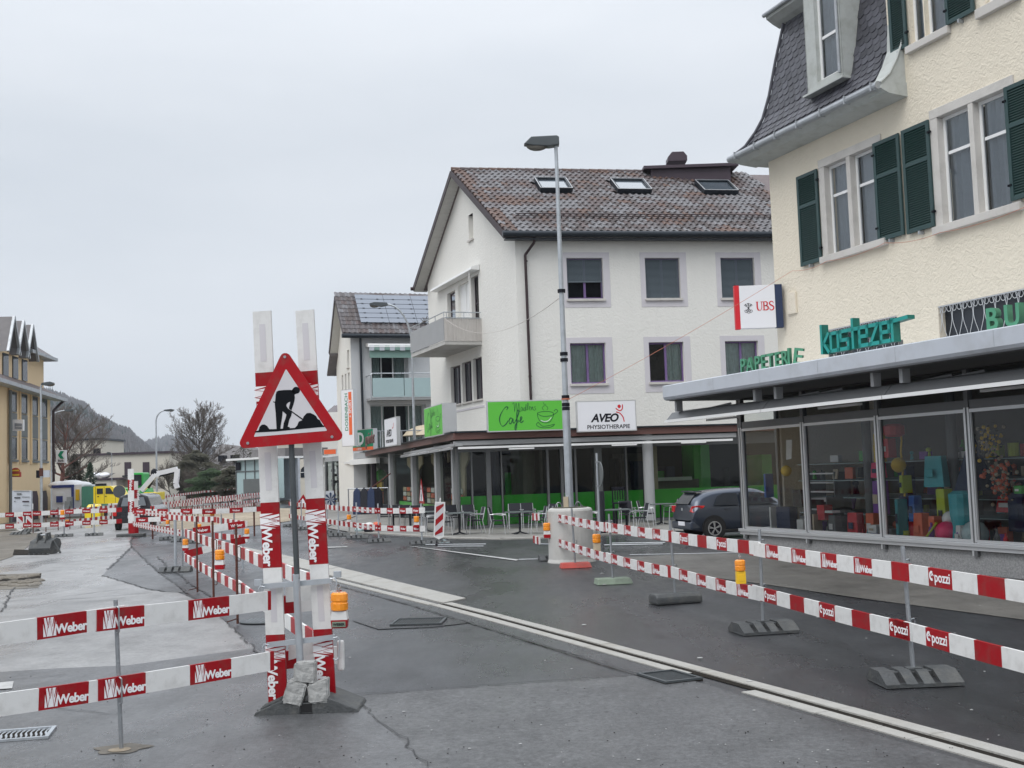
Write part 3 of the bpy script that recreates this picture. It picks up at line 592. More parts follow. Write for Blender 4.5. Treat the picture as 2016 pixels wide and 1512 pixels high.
# =================================================================== BARRIERS
BL = .38
RP = random.Random(77)
def weber_mesh(s=1.0):
    """company mark: doubled W in a white block, then the name"""
    key = ('wb', s)
    if key in _txt: return _txt[key]
    tm = text_mesh('Weber', .088 * s, 'lettering', .0006, .0028 * s, 0, 'LEFT', .93)
    mb = MB(); x0, x1, z0, z1 = -.145 * s, -.048 * s, -.062 * s, .066 * s
    mb.quad((x0, 0, z0), (x1, 0, z0), (x1, 0, z1), (x0, 0, z1), 0)
    w = x1 - x0; h = z1 - z0
    def wst(ox, oz, sw, sh):
        pts = [(x0 + ox * w, z0 + (oz + sh) * h), (x0 + (ox + sw * .25) * w, z0 + oz * h), (x0 + (ox + sw * .5) * w, z0 + (oz + sh) * h), (x0 + (ox + sw * .75) * w, z0 + oz * h), (x0 + (ox + sw) * w, z0 + (oz + sh) * h)]
        stroke(mb, pts, .0145 * s, 1, -.0012, smooth=1)
    wst(-.02, .0, 1.0, 1.0)
    stroke(mb, [(x0 + .24 * w, z1), (x0 + .40 * w, z0 + .45 * h), (x0 + .56 * w, z1), (x0 + .72 * w, z0 + .5 * h), (x0 + .86 * w, z1)], .009 * s, 1, -.0013, smooth=1)
    me = mb.mesh('lettering', ['lettering', 'red'])
    bm = bmesh.new(); bm.from_mesh(me); n0 = len(bm.verts); t2 = tm.copy(); t2.transform(Matrix.Translation((-.052 * s, 0, -.05 * s))); bm.from_mesh(t2); bm.to_mesh(me); bm.free()
    _txt[key] = me; return me
def pozzi_mesh():
    if 'pz' in _txt: return _txt['pz']
    tm = text_mesh('pozzi', .115, 'lettering', .0006, .0022, 0, 'LEFT', .98)
    mb = MB(); c = (-.125, .012); stroke(mb, [(c[0] + .027 * math.cos(t), c[1] + .03 * math.sin(t)) for t in [math.radians(a) for a in range(60, 330, 30)]], .021, 0, 0, smooth=2)
    stroke(mb, [(c[0] - .005, c[1] - .002), (c[0] + .012, c[1] + .018), (c[0] + .027, c[1] + .0)], .012, 0, 0, smooth=2)
    me = mb.mesh('lettering', 'lettering'); bm = bmesh.new(); bm.from_mesh(me); t2 = tm.copy(); t2.transform(Matrix.Translation((-.085, 0, -.03))); bm.from_mesh(t2); bm.to_mesh(me); bm.free()
    _txt['pz'] = me; return me
def plank_T(P0, P1):
    x = (P1 - P0).normalized(); y = V((-x.y, x.x, 0)).normalized(); z = x.cross(y)
    return Matrix(((x.x, y.x, z.x, P0.x), (x.y, y.y, z.y, P0.y), (x.z, y.z, z.z, P0.z), (0, 0, 0, 1)))
def plank(P0, P1, brand, label, group=None, phase=0.0, bl=BL, h=.15, detail=True, th=.025, name='barrier_plank', cat='barrier plank', start_red=True):
    P0 = P0 + V((0, 0, RP.uniform(-.012, .012))); P1 = P1 + V((0, 0, RP.uniform(-.012, .012)))
    L_ = (P1 - P0).length; T = plank_T(P0, P1); sg_ = RP.uniform(.006, .02) * min(1, L_ / 3)
    zc = lambda x: -sg_ * 4 * (x / L_) * (1 - x / L_)
    t = thing(name, label, cat, T, group)
    mb = MB(); x = -phase; k = 0 if start_red else 1; reds = []; patches = []
    while x < L_:
        a, b = max(x, 0), min(x + bl, L_)
        if b > a + 1e-4:
            m = 1 if k % 2 else 0
            z_a, z_b = zc(a), zc(b); mb.add([(a, -th / 2, z_a - h / 2), (b, -th / 2, z_b - h / 2), (a, th / 2, z_a - h / 2), (b, th / 2, z_b - h / 2), (a, -th / 2, z_a + h / 2), (b, -th / 2, z_b + h / 2), (a, th / 2, z_a + h / 2), (b, th / 2, z_b + h / 2)], [(0, 2, 3, 1), (4, 5, 7, 6), (0, 1, 5, 4), (2, 6, 7, 3), (0, 4, 6, 2), (1, 3, 7, 5)], m)
            if m == 0 and b - a > bl * .86: reds.append((a + b) / 2)
            elif m == 1 and b - a > bl * .9: patches.append((a + b) / 2)
        x += bl; k += 1
    part('board', mb, ['red', 'white'], t, T)
    if detail:
        for i, c in enumerate(reds):
            if brand == 'a': put('lettering', weber_mesh(), t, T @ Matrix.Translation((c, -th / 2 - .0016, zc(c))))
            elif brand == 'b' and i % 2 == 0: put('lettering', pozzi_mesh(), t, T @ Matrix.Translation((c, -th / 2 - .0016, zc(c))))
            elif brand == 'c':
                put('lettering', text_mesh('Weber', .085, 'lettering', .0006, .002, 0, 'CENTER'), t, T @ Matrix.Translation((c, -th / 2 - .0016, -.03 + zc(c))))
    return t
def rubber_foot_mb(style):
    mb = MB()
    if style == 'ribbed':
        mb.box(-.33, .33, -.25, .22, 0, .03)
        for x0, x1 in ((-.33, -.21), (-.155, -.06), (-.01, .085), (.135, .33)):
            mb.prism([(x0, -.25, .03), (x0, .22, .03), (x0, .12, .115), (x0, -.08, .115)], (x1 - x0, 0, 0))
        mb.box(-.33, .33, -.06, .06, .036, .098); mb.box(-.06, .06, -.05, .05, .098, .125)
        mb.box(-.21, .135, -.24, .1, .0305, .036, 1)
        for x0, x1 in ((-.21, -.155), (-.06, -.01), (.085, .135)): mb.quad((x0, -.235, .032), (x1, -.235, .032), (x1, -.10, .06), (x0, -.10, .06), 1)
        return mb
    if style == 'block':
        mb.prism([(-.34, y, z) for y, z in ((-.17, 0), (-.17, .10), (-.11, .14), (.11, .14), (.17, .10), (.17, 0))], (.68, 0, 0)); return mb
    mb.prism([(-.3, -.17, 0), (.3, -.17, 0), (.27, -.12, .09), (-.27, -.12, .09)], (0, .29, 0)); return mb
_foot = {}
def foot(parent, T, style='ribbed', colour='rubber', label=None):
    k = (style, colour)
    if k not in _foot: _foot[k] = rubber_foot_mb(style).mesh('rubber_foot', [colour, 'rubber_slot'], bevel=.03 if style == 'block' else .006)
    return put('rubber_foot', _foot[k], parent, T, label)
def hook_pts(h=.15, d=.045): return [(0, .0, h / 2 + .012), (0.0, -d, h / 2 + .022), (.012, -d - .012, h / 2 + .01), (.012, -d - .012, -h / 2 - .01), (0, -d, -h / 2 - .022), (0, 0, -h / 2 - .012)]
_pole = {}
def post(p, label, group=None, hgt=1.15, r=.019, colour='steel', fstyle='ribbed', fcol='rubber', yaw=0.0, hooks=(.93, .43), lean=(0, 0), fyaw=None, hookside=-1, detail=True, flabel=None):
    T = TR(p, yaw); t = thing('barrier_post', label, 'barrier post', T, group)
    key = (hgt, r, colour, lean, detail)
    if key not in _pole:
        mb = MB(); mb.cyl((0, 0, .02), (lean[0], lean[1], hgt), r, n=8 if detail else 5); _pole[key] = mb.mesh('pole', colour, smooth=False)
    put('pole', _pole[key], t, T)
    if fstyle: foot(t, T @ Matrix.Rotation((fyaw if fyaw is not None else 0), 4, 'Z'), fstyle, fcol, flabel)
    for hz in hooks:
        if not detail: break
        k2 = ('hook', colour)
        if k2 not in _pole:
            mb = MB(); mb.tube(hook_pts(), .006, 6); _pole[k2] = mb.mesh('hook', colour)
        put('hook', _pole[k2], t, T @ Matrix.Translation((lean[0] * hz / hgt, lean[1] * hz / hgt, hz)))
    return t
def lamp(p, label, body='redwhite', yaw=0.0, s=1.0, group='orange warning lamps on the barriers'):
    """orange warning lamp: p is the centre of the lens"""
    T = TR(p, yaw) @ Matrix.Scale(s, 4); t = thing('warning_lamp', label, 'warning lamp', T, group)
    if 'lamp' not in _pole:
        mb = MB(); mb.lathe([(.045, -.062), (.058, -.055), (.060, -.012), (.056, -.008), (.056, .004), (.060, .008), (.058, .05), (.045, .062)], 14); _pole['lamp'] = mb.mesh('lens', 'orange_lens', smooth=False)
        mb = MB(); mb.tube([(0, 0, .06), (0, 0, .085), (-.012, 0, .10), (0, 0, .118), (.012, 0, .10), (0, 0, .085)], .006, 6); _pole['lh'] = mb.mesh('handle', 'steel')
        mb = MB(); pr = lambda z0, z1, x0, x1, m: mb.prism([(-x0, -.04, z0), (x0, -.04, z0), (x1, -.04, z1), (-x1, -.04, z1)], (0, .08, 0), m)
        pr(-.175, -.12, .05, .056, 0); pr(-.12, -.064, .056, .048, 1); _pole['redwhite'] = mb.mesh('battery_case', ['red', 'white'], recalc=True)
        mb = MB(); pr(-.20, -.064, .052, .05, 0); mb.box(-.03, .03, -.044, -.04, -.17, -.10, 0); _pole['yellow'] = mb.mesh('battery_case', ['yellow_plastic'], bevel=.006)
        mb = MB(); pr(-.18, -.064, .05, .05, 0); _pole['pale'] = mb.mesh('battery_case', ['beige'], bevel=.005)
    put('lens', _pole['lamp'], t, T); put('handle', _pole['lh'], t, T); put('battery_case', _pole[body], t, T)
    return t
GB = 'red and white barrier planks'; GP = 'barrier posts with rubber feet'
# --- right hand run in front of the stationery shop
pr_ = [gp(1092, 1104), gp(1133, 1118), gp(1207, 1150), gp(1330, 1188), gp(1503, 1245), gp(1800, 1345)]
PR = [V((x, y, 0)) for x, y in pr_]; PR.append(PR[-1] + (PR[-1] - PR[-2]) * 1.02)
yawR = math.atan2((PR[-2] - PR[2]).y, (PR[-2] - PR[2]).x)
plab = ['barrier post on a black ribbed foot in front of the concrete lamp post base', 'barrier post on a flat red foot beside the concrete lamp post base', 'barrier post on a mossy green foot right of the concrete base', 'barrier post on a rounded black rubber block in the roadway', 'barrier post on a ribbed foot below the yellow warning lamp', 'nearest barrier post on a ribbed rubber foot at the lower right', 'barrier post just outside the right edge']
fst = [('ribbed', 'rubber'), ('flat', 'rubber_red'), ('flat', 'rubber_green'), ('block', 'rubber'), ('ribbed', 'rubber'), ('ribbed', 'rubber'), ('ribbed', 'rubber')]
fy = [.1, .1, .15, .25, .2, .05, 0]
for i, p in enumerate(PR):
    post(p + V((0, 0, .01)), plab[i], GP, yaw=yawR + math.pi, fstyle=fst[i][0], fcol=fst[i][1], fyaw=-(yawR + math.pi) + fy[i], lean=((.0, 0), (.05, .02), (.08, .0), (.03, .02), (.04, -.03), (.06, .0), (0, 0))[i], hgt=1.14, colour='steel')
def onrun(a, b, z, off=-.045):
    d = (b - a).normalized(); n = V((d.y, -d.x, 0)) * (1 if True else -1); return a + n * off * -1 * 1 + V((0, 0, z)), b + n * off * -1 + V((0, 0, z))
segs = [(0, 2, 'a'), (2, 3, 'a'), (3, 4, 'b'), (4, 5, 'a'), (5, 6, 'b')]
nm = ['farthest plank of the right barrier, ending at the concrete base', 'plank of the right barrier above the mossy green foot', 'plank of the right barrier between the block foot and the yellow lamp', 'plank of the right barrier between the yellow lamp and the nearest post', 'nearest plank of the right barrier, running off the right edge']
lev = [(.93, 'upper'), (.43, 'lower')]
for k, (i, j, br) in enumerate(segs):
    for z, w_ in lev:
        d = (PR[j] - PR[i]).normalized(); a = PR[i] - d * (.16 if k else .35); b = PR[j] + d * .14
        n = V((d.y, -d.x, 0)); bb = br if w_ == 'upper' else ('b' if k in (3, 4) else 'a')
        plank(a - n * -.05 + V((0, 0, z + .004 * k)), b + n * .05 + V((0, 0, z + .004 * k)) - n * .0, bb, '%s %s' % (w_, nm[k]), GB, phase=(.12, .3, .05, .22, .1)[k] + (.1 if w_ == 'lower' else 0), bl=.355)
# corner piece turning behind the concrete base
for z, w_ in lev: plank(PR[0] + V((-.42, .55, z)), PR[0] + V((-.30, -.12, z)), 'x', 'short %s barrier plank end turning round the concrete lamp post base' % w_, GB, detail=False, bl=.2)
# --- left foreground run, ending behind the roadworks sign
A0 = AY(-190, 1263, 7.35); A1 = AY(246, 1221, 8.62); B1 = AY(532, 1192, 9.62)
A0.z = A1.z = .955; B1.z = .925
Lu = (A1 - A0).length
plank(A0, A1, 'a', 'upper foreground plank cut by the left edge of the picture', GB, phase=(.76 - (Lu + .0) % .76 + .70) % .76, h=.15)
plank(AY(190, 1224, 8.42), B1, 'a', 'upper foreground plank from the thin post to behind the roadworks sign', GB, phase=0, h=.152)
A2 = AY(-190, 1412, 7.35); A3 = AY(250, 1352, 8.62); B3 = AY(538, 1303, 9.62)
plank(A2, A3, 'a', 'lower foreground plank cut by the left edge of the picture', GB, phase=(.76 - (A3 - A2).length % .76 + .70) % .76)
plank(AY(192, 1356.5, 8.42), B3, 'a', 'lower foreground plank from the thin post to behind the roadworks sign', GB, phase=0)
b1, b2 = AY(545, 1194, 10.05), AY(672, 1181, 10.35); plank(b1, b2, 'a', 'upper plank end seen between and behind the two tall uprights', GB, phase=.22)
b1, b2 = AY(548, 1303, 10.05), AY(668, 1289, 10.3); plank(b1, b2, 'a', 'lower plank end with rounded white tip behind the two tall uprights', GB, phase=.2)
pL = G(239, 1478); pL.y += .0
post(pL, 'thin steel post of the foreground barrier standing in a muddy drill hole', GP, hgt=1.075, r=.016, fstyle=None, yaw=math.radians(25), hooks=(.935, .43), lean=(-.028, .02), colour='steel')
struct('mud_ring', MB().poly([pL + V((.19 * math.cos(t) * (1 + .2 * math.sin(3 * t) + .1 * math.sin(7 * t)), .16 * math.sin(t) * (1 + .15 * math.sin(5 * t)), .0155)) for t in [i * math.pi / 10 for i in range(20)]]), 'dirt')
struct('mud_ring', MB().poly([pL + V((.08 * math.cos(t), .07 * math.sin(t) - .04, .019)) for t in [i * math.pi / 8 for i in range(16)]]), 'sand')
# --- barrier receding behind the sign (rusty rods driven into the road)
M0 = AY(364, 1051, 23.0); M1 = AY(470, 1086, 16.2); M2 = AY(640, 1160, 10.35)
m0 = AY(364, 1094, 23.2); m1 = AY(470, 1142, 16.3); m2 = AY(640, 1240, 10.35)
for (a, b, c), w_ in (((M0, M1, M2), 'upper'), ((m0, m1, m2), 'lower')):
    a.z = b.z = c.z = (.94 if w_ == 'upper' else .45)
    plank(a, b, 'x', '%s greyish plank of the receding barrier, far half behind the rusty rods' % w_, GB, detail=False, bl=.42, phase=.3, start_red=False)
    plank(b + V((-.03, .1, 0)), c, 'x', '%s plank of the receding barrier, near half reaching the roadworks sign' % w_, GB, detail=False, bl=.42, start_red=False)
for u, v, lab in ((389, 1168, 'thin rusty rod carrying the receding barrier, farthest of three'), (421, 1198, 'thin rusty rod carrying the receding barrier, middle of three'), (468, 1231, 'thin rusty rod carrying the receding barrier, nearest of three')):
    p = G(u, v); t = post(p, lab, 'rusty barrier rods', hgt=1.32, r=.017, colour='rust', fstyle=None, yaw=math.radians(70), hooks=(.94, .45))
    part('prop', MB().cyl((0, 0, .09), (-.42, -.12, .10), .008, n=5), 'rust', t)
post(G(346, 1126), 'thick grey steel post on a rubber foot at the bend of the barriers', GP, hgt=1.12, r=.032, colour='galv', fstyle='ribbed', yaw=.1, hooks=())
post(G(360, 1125), 'slim grey steel post beside the thick post at the barrier bend', GP, hgt=1.12, r=.014, colour='steel', fstyle=None, hooks=())
# --- cross pieces between
def pk(u0, v0, z0, u1, v1, z1, label, zz=None, **k):
    a, b = AY(u0, v0, z0), AY(u1, v1, z1)
    if zz: a.z = b.z = zz
    return plank(a, b, k.pop('brand', 'x'), label, k.pop('group', GB), detail=k.pop('detail', False), **k)
pk(380, 1047, 24.6, 484, 1032, 25.0, 'upper plank of the cross barrier between the bend and the far lamp', bl=.36, brand='c', detail=True)
pk(364, 1092, 24.4, 420, 1078, 24.6, 'lower plank of the cross barrier, left piece behind the rusty rods', bl=.36)
pk(455, 1068, 24.8, 482, 1062, 25, 'lower plank of the cross barrier, right piece under the far lamp', bl=.36)
post(G(478, 1122), 'grey post at the right end of the cross barrier', GP, hgt=1.05, r=.025, fstyle=None, hooks=(), colour='galv')
for k, (u, v) in enumerate(((437, 1100), (462, 1094))): post(G(u, v), ('steel post behind the cross barrier, left of its end post', 'steel post close to the right end of the cross barrier')[k], GP, hgt=1.1, r=.02, fstyle=None, hooks=(), colour='steel')
pk(328, 1018, 36, 428, 1024, 31, 'upper plank of the pale barrier behind the bend, left piece', bl=.3); pk(428, 1024, 31, 486, 1031, 28, 'upper plank of the pale barrier behind the bend, right piece', bl=.3)
pk(424, 1055, 30, 486, 1061, 28, 'lower plank of the pale barrier behind the bend, right piece', bl=.3)
# --- barrier across the carriageway at the left (row at about 45 m)
post_px = [(126, 1057), (185.5, 1055), (333, 1063)]
for k, (u, v) in enumerate(post_px): post(G(u, v), ('barrier post on a black foot left of the excavator bucket, on the pale concrete', 'barrier post on a black foot in the middle of the pale concrete', 'barrier post on a black foot right of the tall white marker')[k], GP, hgt=1.25, r=.03, hooks=(), yaw=.3, colour='galv')
post(G(359, 1066), 'black rubber foot of a hidden post left of the thick grey post', GP, hgt=.9, r=.02, hooks=(), yaw=.1, colour='steel')
post(G(384, 1069), 'black rubber foot and thin post behind the first orange lamp', GP, hgt=.9, r=.02, hooks=(), yaw=.1, colour='steel')
U = [(-60, 1022.5, 44), (64, 1020, 44.6), (128, 1018, 45), (240, 1014.5, 45.8), (262, 1015.5, 43), (358, 1021, 36)]
Lw = [(-60, 1040, 44), (64, 1039, 44.6), (128, 1038.5, 45), (240, 1034.5, 45.8), (262, 1036, 43), (358, 1043, 33)]
for w_, Q in (('upper', U), ('lower', Lw)):
    for k, lab in ((0, 'leftmost'), (1, 'second from left'), (2, 'long middle'), (4, 'right hand')):
        a, b = AY(*Q[k]), AY(*Q[k + 1]); a.z = b.z = (.97 if w_ == 'upper' else .52) if k < 4 else (.93 if w_ == 'upper' else .5)
        plank(a, b, 'c', '%s %s plank of the barrier across the pale concrete carriageway' % (lab, w_), GB, bl=.31, h=.17)
# --- the barrier beside the cafe terrace
tp = [(573, 1037), (594, 1043), (645, 1051), (667, 1056), (703, 1060.5), (746, 1068), (831, 1072)]
tl = ['first (farthest)', 'second', 'third', 'fourth', 'fifth', 'sixth', 'last (nearest the striped beacon)']
for k, (u, v) in enumerate(tp): post(G(u, v), '%s barrier post beside the cafe terrace on a black rubber foot' % tl[k], GP, hgt=1.12, r=.024, hooks=(), yaw=-.3, fyaw=.5, colour='galv')
PT = [G(u, v) for u, v in tp]
for z, w_ in lev:
    for k, (i, j) in enumerate(((0, 2), (2, 4), (4, 5), (5, 6))):
        d = (PT[j] - PT[i]).normalized(); n = V((d.y, -d.x, 0)) * .05
        plank(PT[i] - d * .1 + n + V((0, 0, z)), PT[j] + d * (.12 if j < 6 else .25) + n + V((0, 0, z)), 'c', '%s plank of the barrier beside the cafe terrace, %s piece' % (w_, ('farthest', 'second', 'third', 'nearest')[k]), GB, bl=.33, h=.155, detail=k > 1)
# --- far barrier rows
ORD = ['first', 'second', 'third', 'fourth', 'fifth', 'sixth', 'seventh', 'eighth', 'ninth', 'tenth', 'eleventh', 'twelfth', 'thirteenth', 'fourteenth', 'fifteenth', 'sixteenth', 'seventeenth']
def row(pts, n_each, lab, bl=.3, h=.15, posts=True, lower=True, zb=None, step=4):
    c_, pc_ = 0, 0
    for (a, b) in zip(pts[:-1], pts[1:]):
        A, B = AY(*a), AY(*b); n = n_each
        for i in range(n):
            p, q = A.lerp(B, i / n), A.lerp(B, (i + 1) / n)
            plank(p, q, 'x', 'upper plank, %s from the left, in %s' % (ORD[c_], lab), 'far barrier planks', detail=False, bl=bl, h=h, start_red=False)
            if lower: plank(p - V((0, 0, .5)), q - V((0, 0, .5)), 'x', 'lower plank, %s from the left, in %s' % (ORD[c_], lab), 'far barrier planks', detail=False, bl=bl, h=h, start_red=False)
            c_ += 1
            if posts:
                for t in (0, .5): pp = p.lerp(q, t); post(V((pp.x, pp.y, pp.z - .93)), 'thin post, %s from the left, in %s' % (ORD[pc_], lab), 'far barrier posts', hgt=1.1, r=.022, hooks=(), fstyle=None, detail=False, colour='rust'); pc_ += 1
row([(65, 1011, 50), (238, 996, 60)], 4, 'the barrier left of the far dark car', bl=.32)
row([(300, 981, 84), (400, 968, 100), (512, 957, 112)], 4, 'the farthest row below the bare tree', bl=.4, h=.17)
row([(303, 994, 62), (400, 983, 74), (515, 971, 88)], 4, 'the second farthest row below the bare tree', bl=.34, h=.17)
row([(300, 1000, 55), (400, 988.5, 66), (516, 976, 82)], 4, 'the row above the low concrete wall', bl=.30, h=.16)
row([(512, 957, 112), (600, 950, 125), (640, 948, 130)], 2, 'the far row between the tall uprights', bl=.4, h=.17)
pk(264, 1006, 41, 398, 1006, 40.4, 'long front plank over the sand, left piece', brand='c', detail=True, bl=.45, h=.17); pk(398, 1008, 39.8, 520, 1001.5, 40.2, 'long front plank over the sand, right piece', brand='c', detail=True, bl=.45, h=.17, start_red=True)
pk(268, 1024, 38, 350, 1020, 37.6, 'short plank stacked below the long front plank, by the dark car', brand='c', detail=True, bl=.45)
for k, (u, z) in enumerate(((300, 40.5), (418, 40.2), (500, 40.2))): post(AY(u, 1005, z) * 1.0 - V((0, 0, AY(u, 1005, z).z)), ('post of the long front plank near the dark car', 'rusty post of the long front plank below the bare tree', 'post of the long front plank left of the white upright')[k], GP, hgt=1.15, r=.03, hooks=(), fstyle=None, colour='rust')
# low pale wall and earth bank in the excavation field
mb = MB(); a = G(392, 1013); b = G(520, 992); c = G(650, 977)
for p, q in ((a, b), (b, c)): mb.prism([p, q, q + V((0, .4, 0)), p + V((0, .4, 0))], (0, 0, .36))
struct('low_concrete_wall', mb, 'concrete', recalc=True)
sheet('excavated_earth', [(398, 1009), (520, 988), (650, 974), (650, 965), (520, 972), (300, 992), (250, 1002), (300, 1004)], 'dirt', .012)
sheet('pale_road_far', [(300, 1003), (520, 986), (650, 972), (650, 966), (520, 978), (300, 995)], 'concrete_road', .016)
mb = MB(); r_ = random.Random(9)
for i in range(70):
    u = r_.uniform(300, 640); z = 75 + (u - 300) * .09 + r_.uniform(-5, 5); p = AY(u, 900, z); mb.sphere((p.x, p.y, 0), r_.uniform(.2, .6), 0, 6, 4, (2, 1, .6))
struct('spoil_heaps', mb, 'dirt', kind='stuff')
# --- warning lamps
L_ = lambda u, v, z, lab, body='redwhite', s=1.0: lamp(AY(u, v, z), lab, body, s=s)
L_(1457, 1113, 13.1, 'warning lamp with yellow case hanging at the join of two upper planks', 'yellow')
L_(1174.5, 1060, 20.6, 'warning lamp with pale case on the upper plank beside the concrete base', 'pale', 1.25)
L_(1076.5, 1037, 24.2, 'warning lamp with red case at the left edge of the concrete base', 'redwhite', 1.3)
L_(432.5, 1092, 15.7, 'large warning lamp hanging behind the middle rusty rod', 'redwhite', 1.1)
L_(365, 1067, 22.8, 'warning lamp with red case at the bend of the barriers', 'redwhite', .95)
L_(392, 1036, 31, 'small warning lamp above the cross barrier', 'redwhite'); L_(486, 1046, 24.8, 'warning lamp at the right end of the cross barrier', 'redwhite', .9)
L_(123, 1009, 45, 'dull orange lamp on the upper left barrier', 'redwhite', 1.5); L_(132, 1027, 45.2, 'small orange lamp between the left barrier planks', 'redwhite', 1.2)
L_(330, 1028, 37, 'small warning lamp under the plank by the dark car', 'redwhite'); L_(418, 1011, 40, 'dull orange lamp on the rusty post over the sand', 'redwhite', 1.3)
L_(687, 1018, 37.5, 'warning lamp on the barrier beside the cafe, left one', 'redwhite', 1.25); L_(820, 1022, 32.3, 'warning lamp on the barrier beside the cafe, near the striped beacon', 'redwhite', 1.3)
# =================================================================== ROADWORKS SIGN IN THE FOREGROUND
ZS = 9.62
base = V((AY(600, 1400, 9.9).x, 9.9, 0)); ST = TR(base)
sg = thing('roadworks_sign', 'triangular red bordered digging worker sign on a pole between two tall red and white uprights', 'road sign', ST)
SI = I4
def upright(px_t, px_b, zt, bands, texts, patches):
    """bands: list of (v0, v1, 'r'/'w'); v measured in the photograph along the upright"""
    a, b = AY(*px_t, zt), AY(*px_b, zt); ax = (b - a); L0 = ax.length; ax.normalize(); x = V((1, -.10, 0)).normalized(); y = V((-x.y, x.x, 0)); z = -ax; x = y.cross(z).normalized(); y = z.cross(x)
    T = Matrix(((x.x, y.x, z.x, a.x), (x.y, y.y, z.y, a.y), (x.z, y.z, z.z, a.z), (0, 0, 0, 1)))
    v0, v1 = px_t[1], px_b[1]; f = lambda v: -(v - v0) / (v1 - v0) * L0
    mb = MB(); hw = .079
    for p, q, c in bands: mb.box(-hw, hw, -.013, .013, f(q), f(p), 0 if c == 'r' else 1)
    u = part('upright', mb, ['red', 'white'], sg, T)
    for p, q in patches: part('reflector', MB().box(-.026, .026, -.0148, -.0134, f(q), f(p)), 'white_patch', u, T)
    for v in texts: put('lettering', weber_mesh(1.3), u, T @ Matrix.Translation((-.005, -.0165, f(v))) @ Matrix.Rotation(math.pi / 2, 4, 'Y'))
    return T
upright((516, 613), (548, 1392), 9.86, [(613, 736, 'w'), (736, 865, 'r'), (865, 994, 'w'), (994, 1122, 'r'), (1122, 1252, 'w'), (1252, 1392, 'r')], [808, 1060, 1318], [(639, 714), (895, 970), (1160, 1228)])
upright((600, 611), (643, 1376), 9.86, [(611, 733, 'w'), (733, 860, 'r'), (860, 986, 'w'), (986, 1115, 'r'), (1115, 1241, 'w'), (1241, 1376, 'r')], [803, 1052, 1308], [(637, 711), (892, 965), (1156, 1226)])
# plate
PZ = 9.66
def onp(u, v, y=PZ): return AY(u, v, y)
tri = [(465, 884), (682, 866), (560, 684)]      # rounded corners near these
def tri_poly(inset, rad, y):
    P = [V(((onp(u, v)).x, (onp(u, v)).z)) for u, v in tri]; c = sum(P, V((0, 0))) / 3; out_ = []
    # inset edges
    n = 3; E_ = []
    for i in range(3):
        a, b = P[i], P[(i + 1) % 3]; d = (b - a).normalized(); nn = V((-d.y, d.x));
        if nn.dot(c - a) < 0: nn = -nn
        E_.append((a + nn * inset, d))
    def isect(p, d, q, e):
        t = ((q.x - p.x) * e.y - (q.y - p.y) * e.x) / (d.x * e.y - d.y * e.x); return p + d * t
    Q = [isect(*E_[i - 1], *E_[i]) for i in range(3)]
    for i in range(3):
        q = Q[i]; a = (Q[i - 1] - q).normalized(); b = (Q[(i + 1) % 3] - q).normalized(); ang = math.acos(a.dot(b)); L2 = rad / math.tan(ang / 2); cc = q + (a + b).normalized() * (rad / math.sin(ang / 2))
        p0 = q + a * L2; p1 = q + b * L2; a0 = math.atan2(*(p0 - cc).yx); a1 = math.atan2(*(p1 - cc).yx); da = (a1 - a0 + math.pi) % (2 * math.pi) - math.pi
        for k in range(7): t = a0 + da * k / 6; out_.append(V((cc.x + rad * math.cos(t), y, cc.y + rad * math.sin(t))))
    return out_
mb = MB(); o_ = tri_poly(0, .045, PZ); mb.prism(o_, (0, .018, 0)); part('sign_border', mb, 'red', sg, I4, recalc=True)
part('sign_face', MB().poly(tri_poly(.088, .006, PZ - .0015)), 'white_patch', sg, I4)
def pictopoly(px): return [onp(440 + x / 3.78, 580 + y / 3.78, PZ - .003) for x, y in px]
mb = MB()
worker = [(395, 1003), (392, 950), (388, 880), (383, 832), (381, 805), (368, 800), (372, 794), (383, 798), (386, 775), (388, 745), (395, 722), (410, 714), (450, 710), (500, 709), (512, 714), (524, 725), (528, 742), (531, 765), (528, 790), (520, 820), (505, 862), (488, 850), (487, 838), (494, 815), (497, 797), (482, 803), (470, 815), (468, 828), (480, 848), (500, 862), (509, 880), (503, 905), (490, 930), (483, 960), (478, 982), (493, 988), (494, 998), (442, 1000), (444, 985), (448, 955), (462, 920), (468, 893), (455, 880), (440, 868), (438, 900), (432, 940), (426, 975), (424, 1002)]
mb.poly(pictopoly(worker[::-1])); part('worker_pictogram', mb, 'black', sg, I4)
mb = MB(); hd = [(541 + 28 * math.cos(math.radians(a)), 712 + 26 * math.sin(math.radians(a))) for a in range(0, 360, 20)]; mb.poly(pictopoly(hd[::-1])); mb.poly(pictopoly([(505, 712), (520, 700), (545, 735), (528, 745)]))
part('worker_head', mb, 'black', sg, SI)
mb = MB(); mb.poly(pictopoly([(497, 868), (503, 862), (592, 925), (586, 933)])); part('shovel_pictogram', mb, 'black', sg, SI)
mb = MB(); mb.poly(pictopoly([(233, 1027), (234, 1018), (262, 1010), (268, 985), (285, 968), (305, 966), (325, 978), (342, 1002), (395, 1000), (500, 994), (530, 992), (548, 975), (560, 945), (585, 935), (598, 905), (620, 882), (645, 880), (672, 892), (690, 905), (700, 925), (718, 935), (728, 955), (740, 972), (753, 978), (753, 984), (600, 998), (400, 1018)][::-1])); part('heap_pictogram', mb, 'black', sg, SI)
for u, v in ((560.5, 702.5), (487.5, 872.5), (653.5, 860)): p = onp(u, v, PZ - .006); part('bolt', MB().cyl(p, p + V((0, .02, 0)), .012, n=10), 'steel', sg, I4)
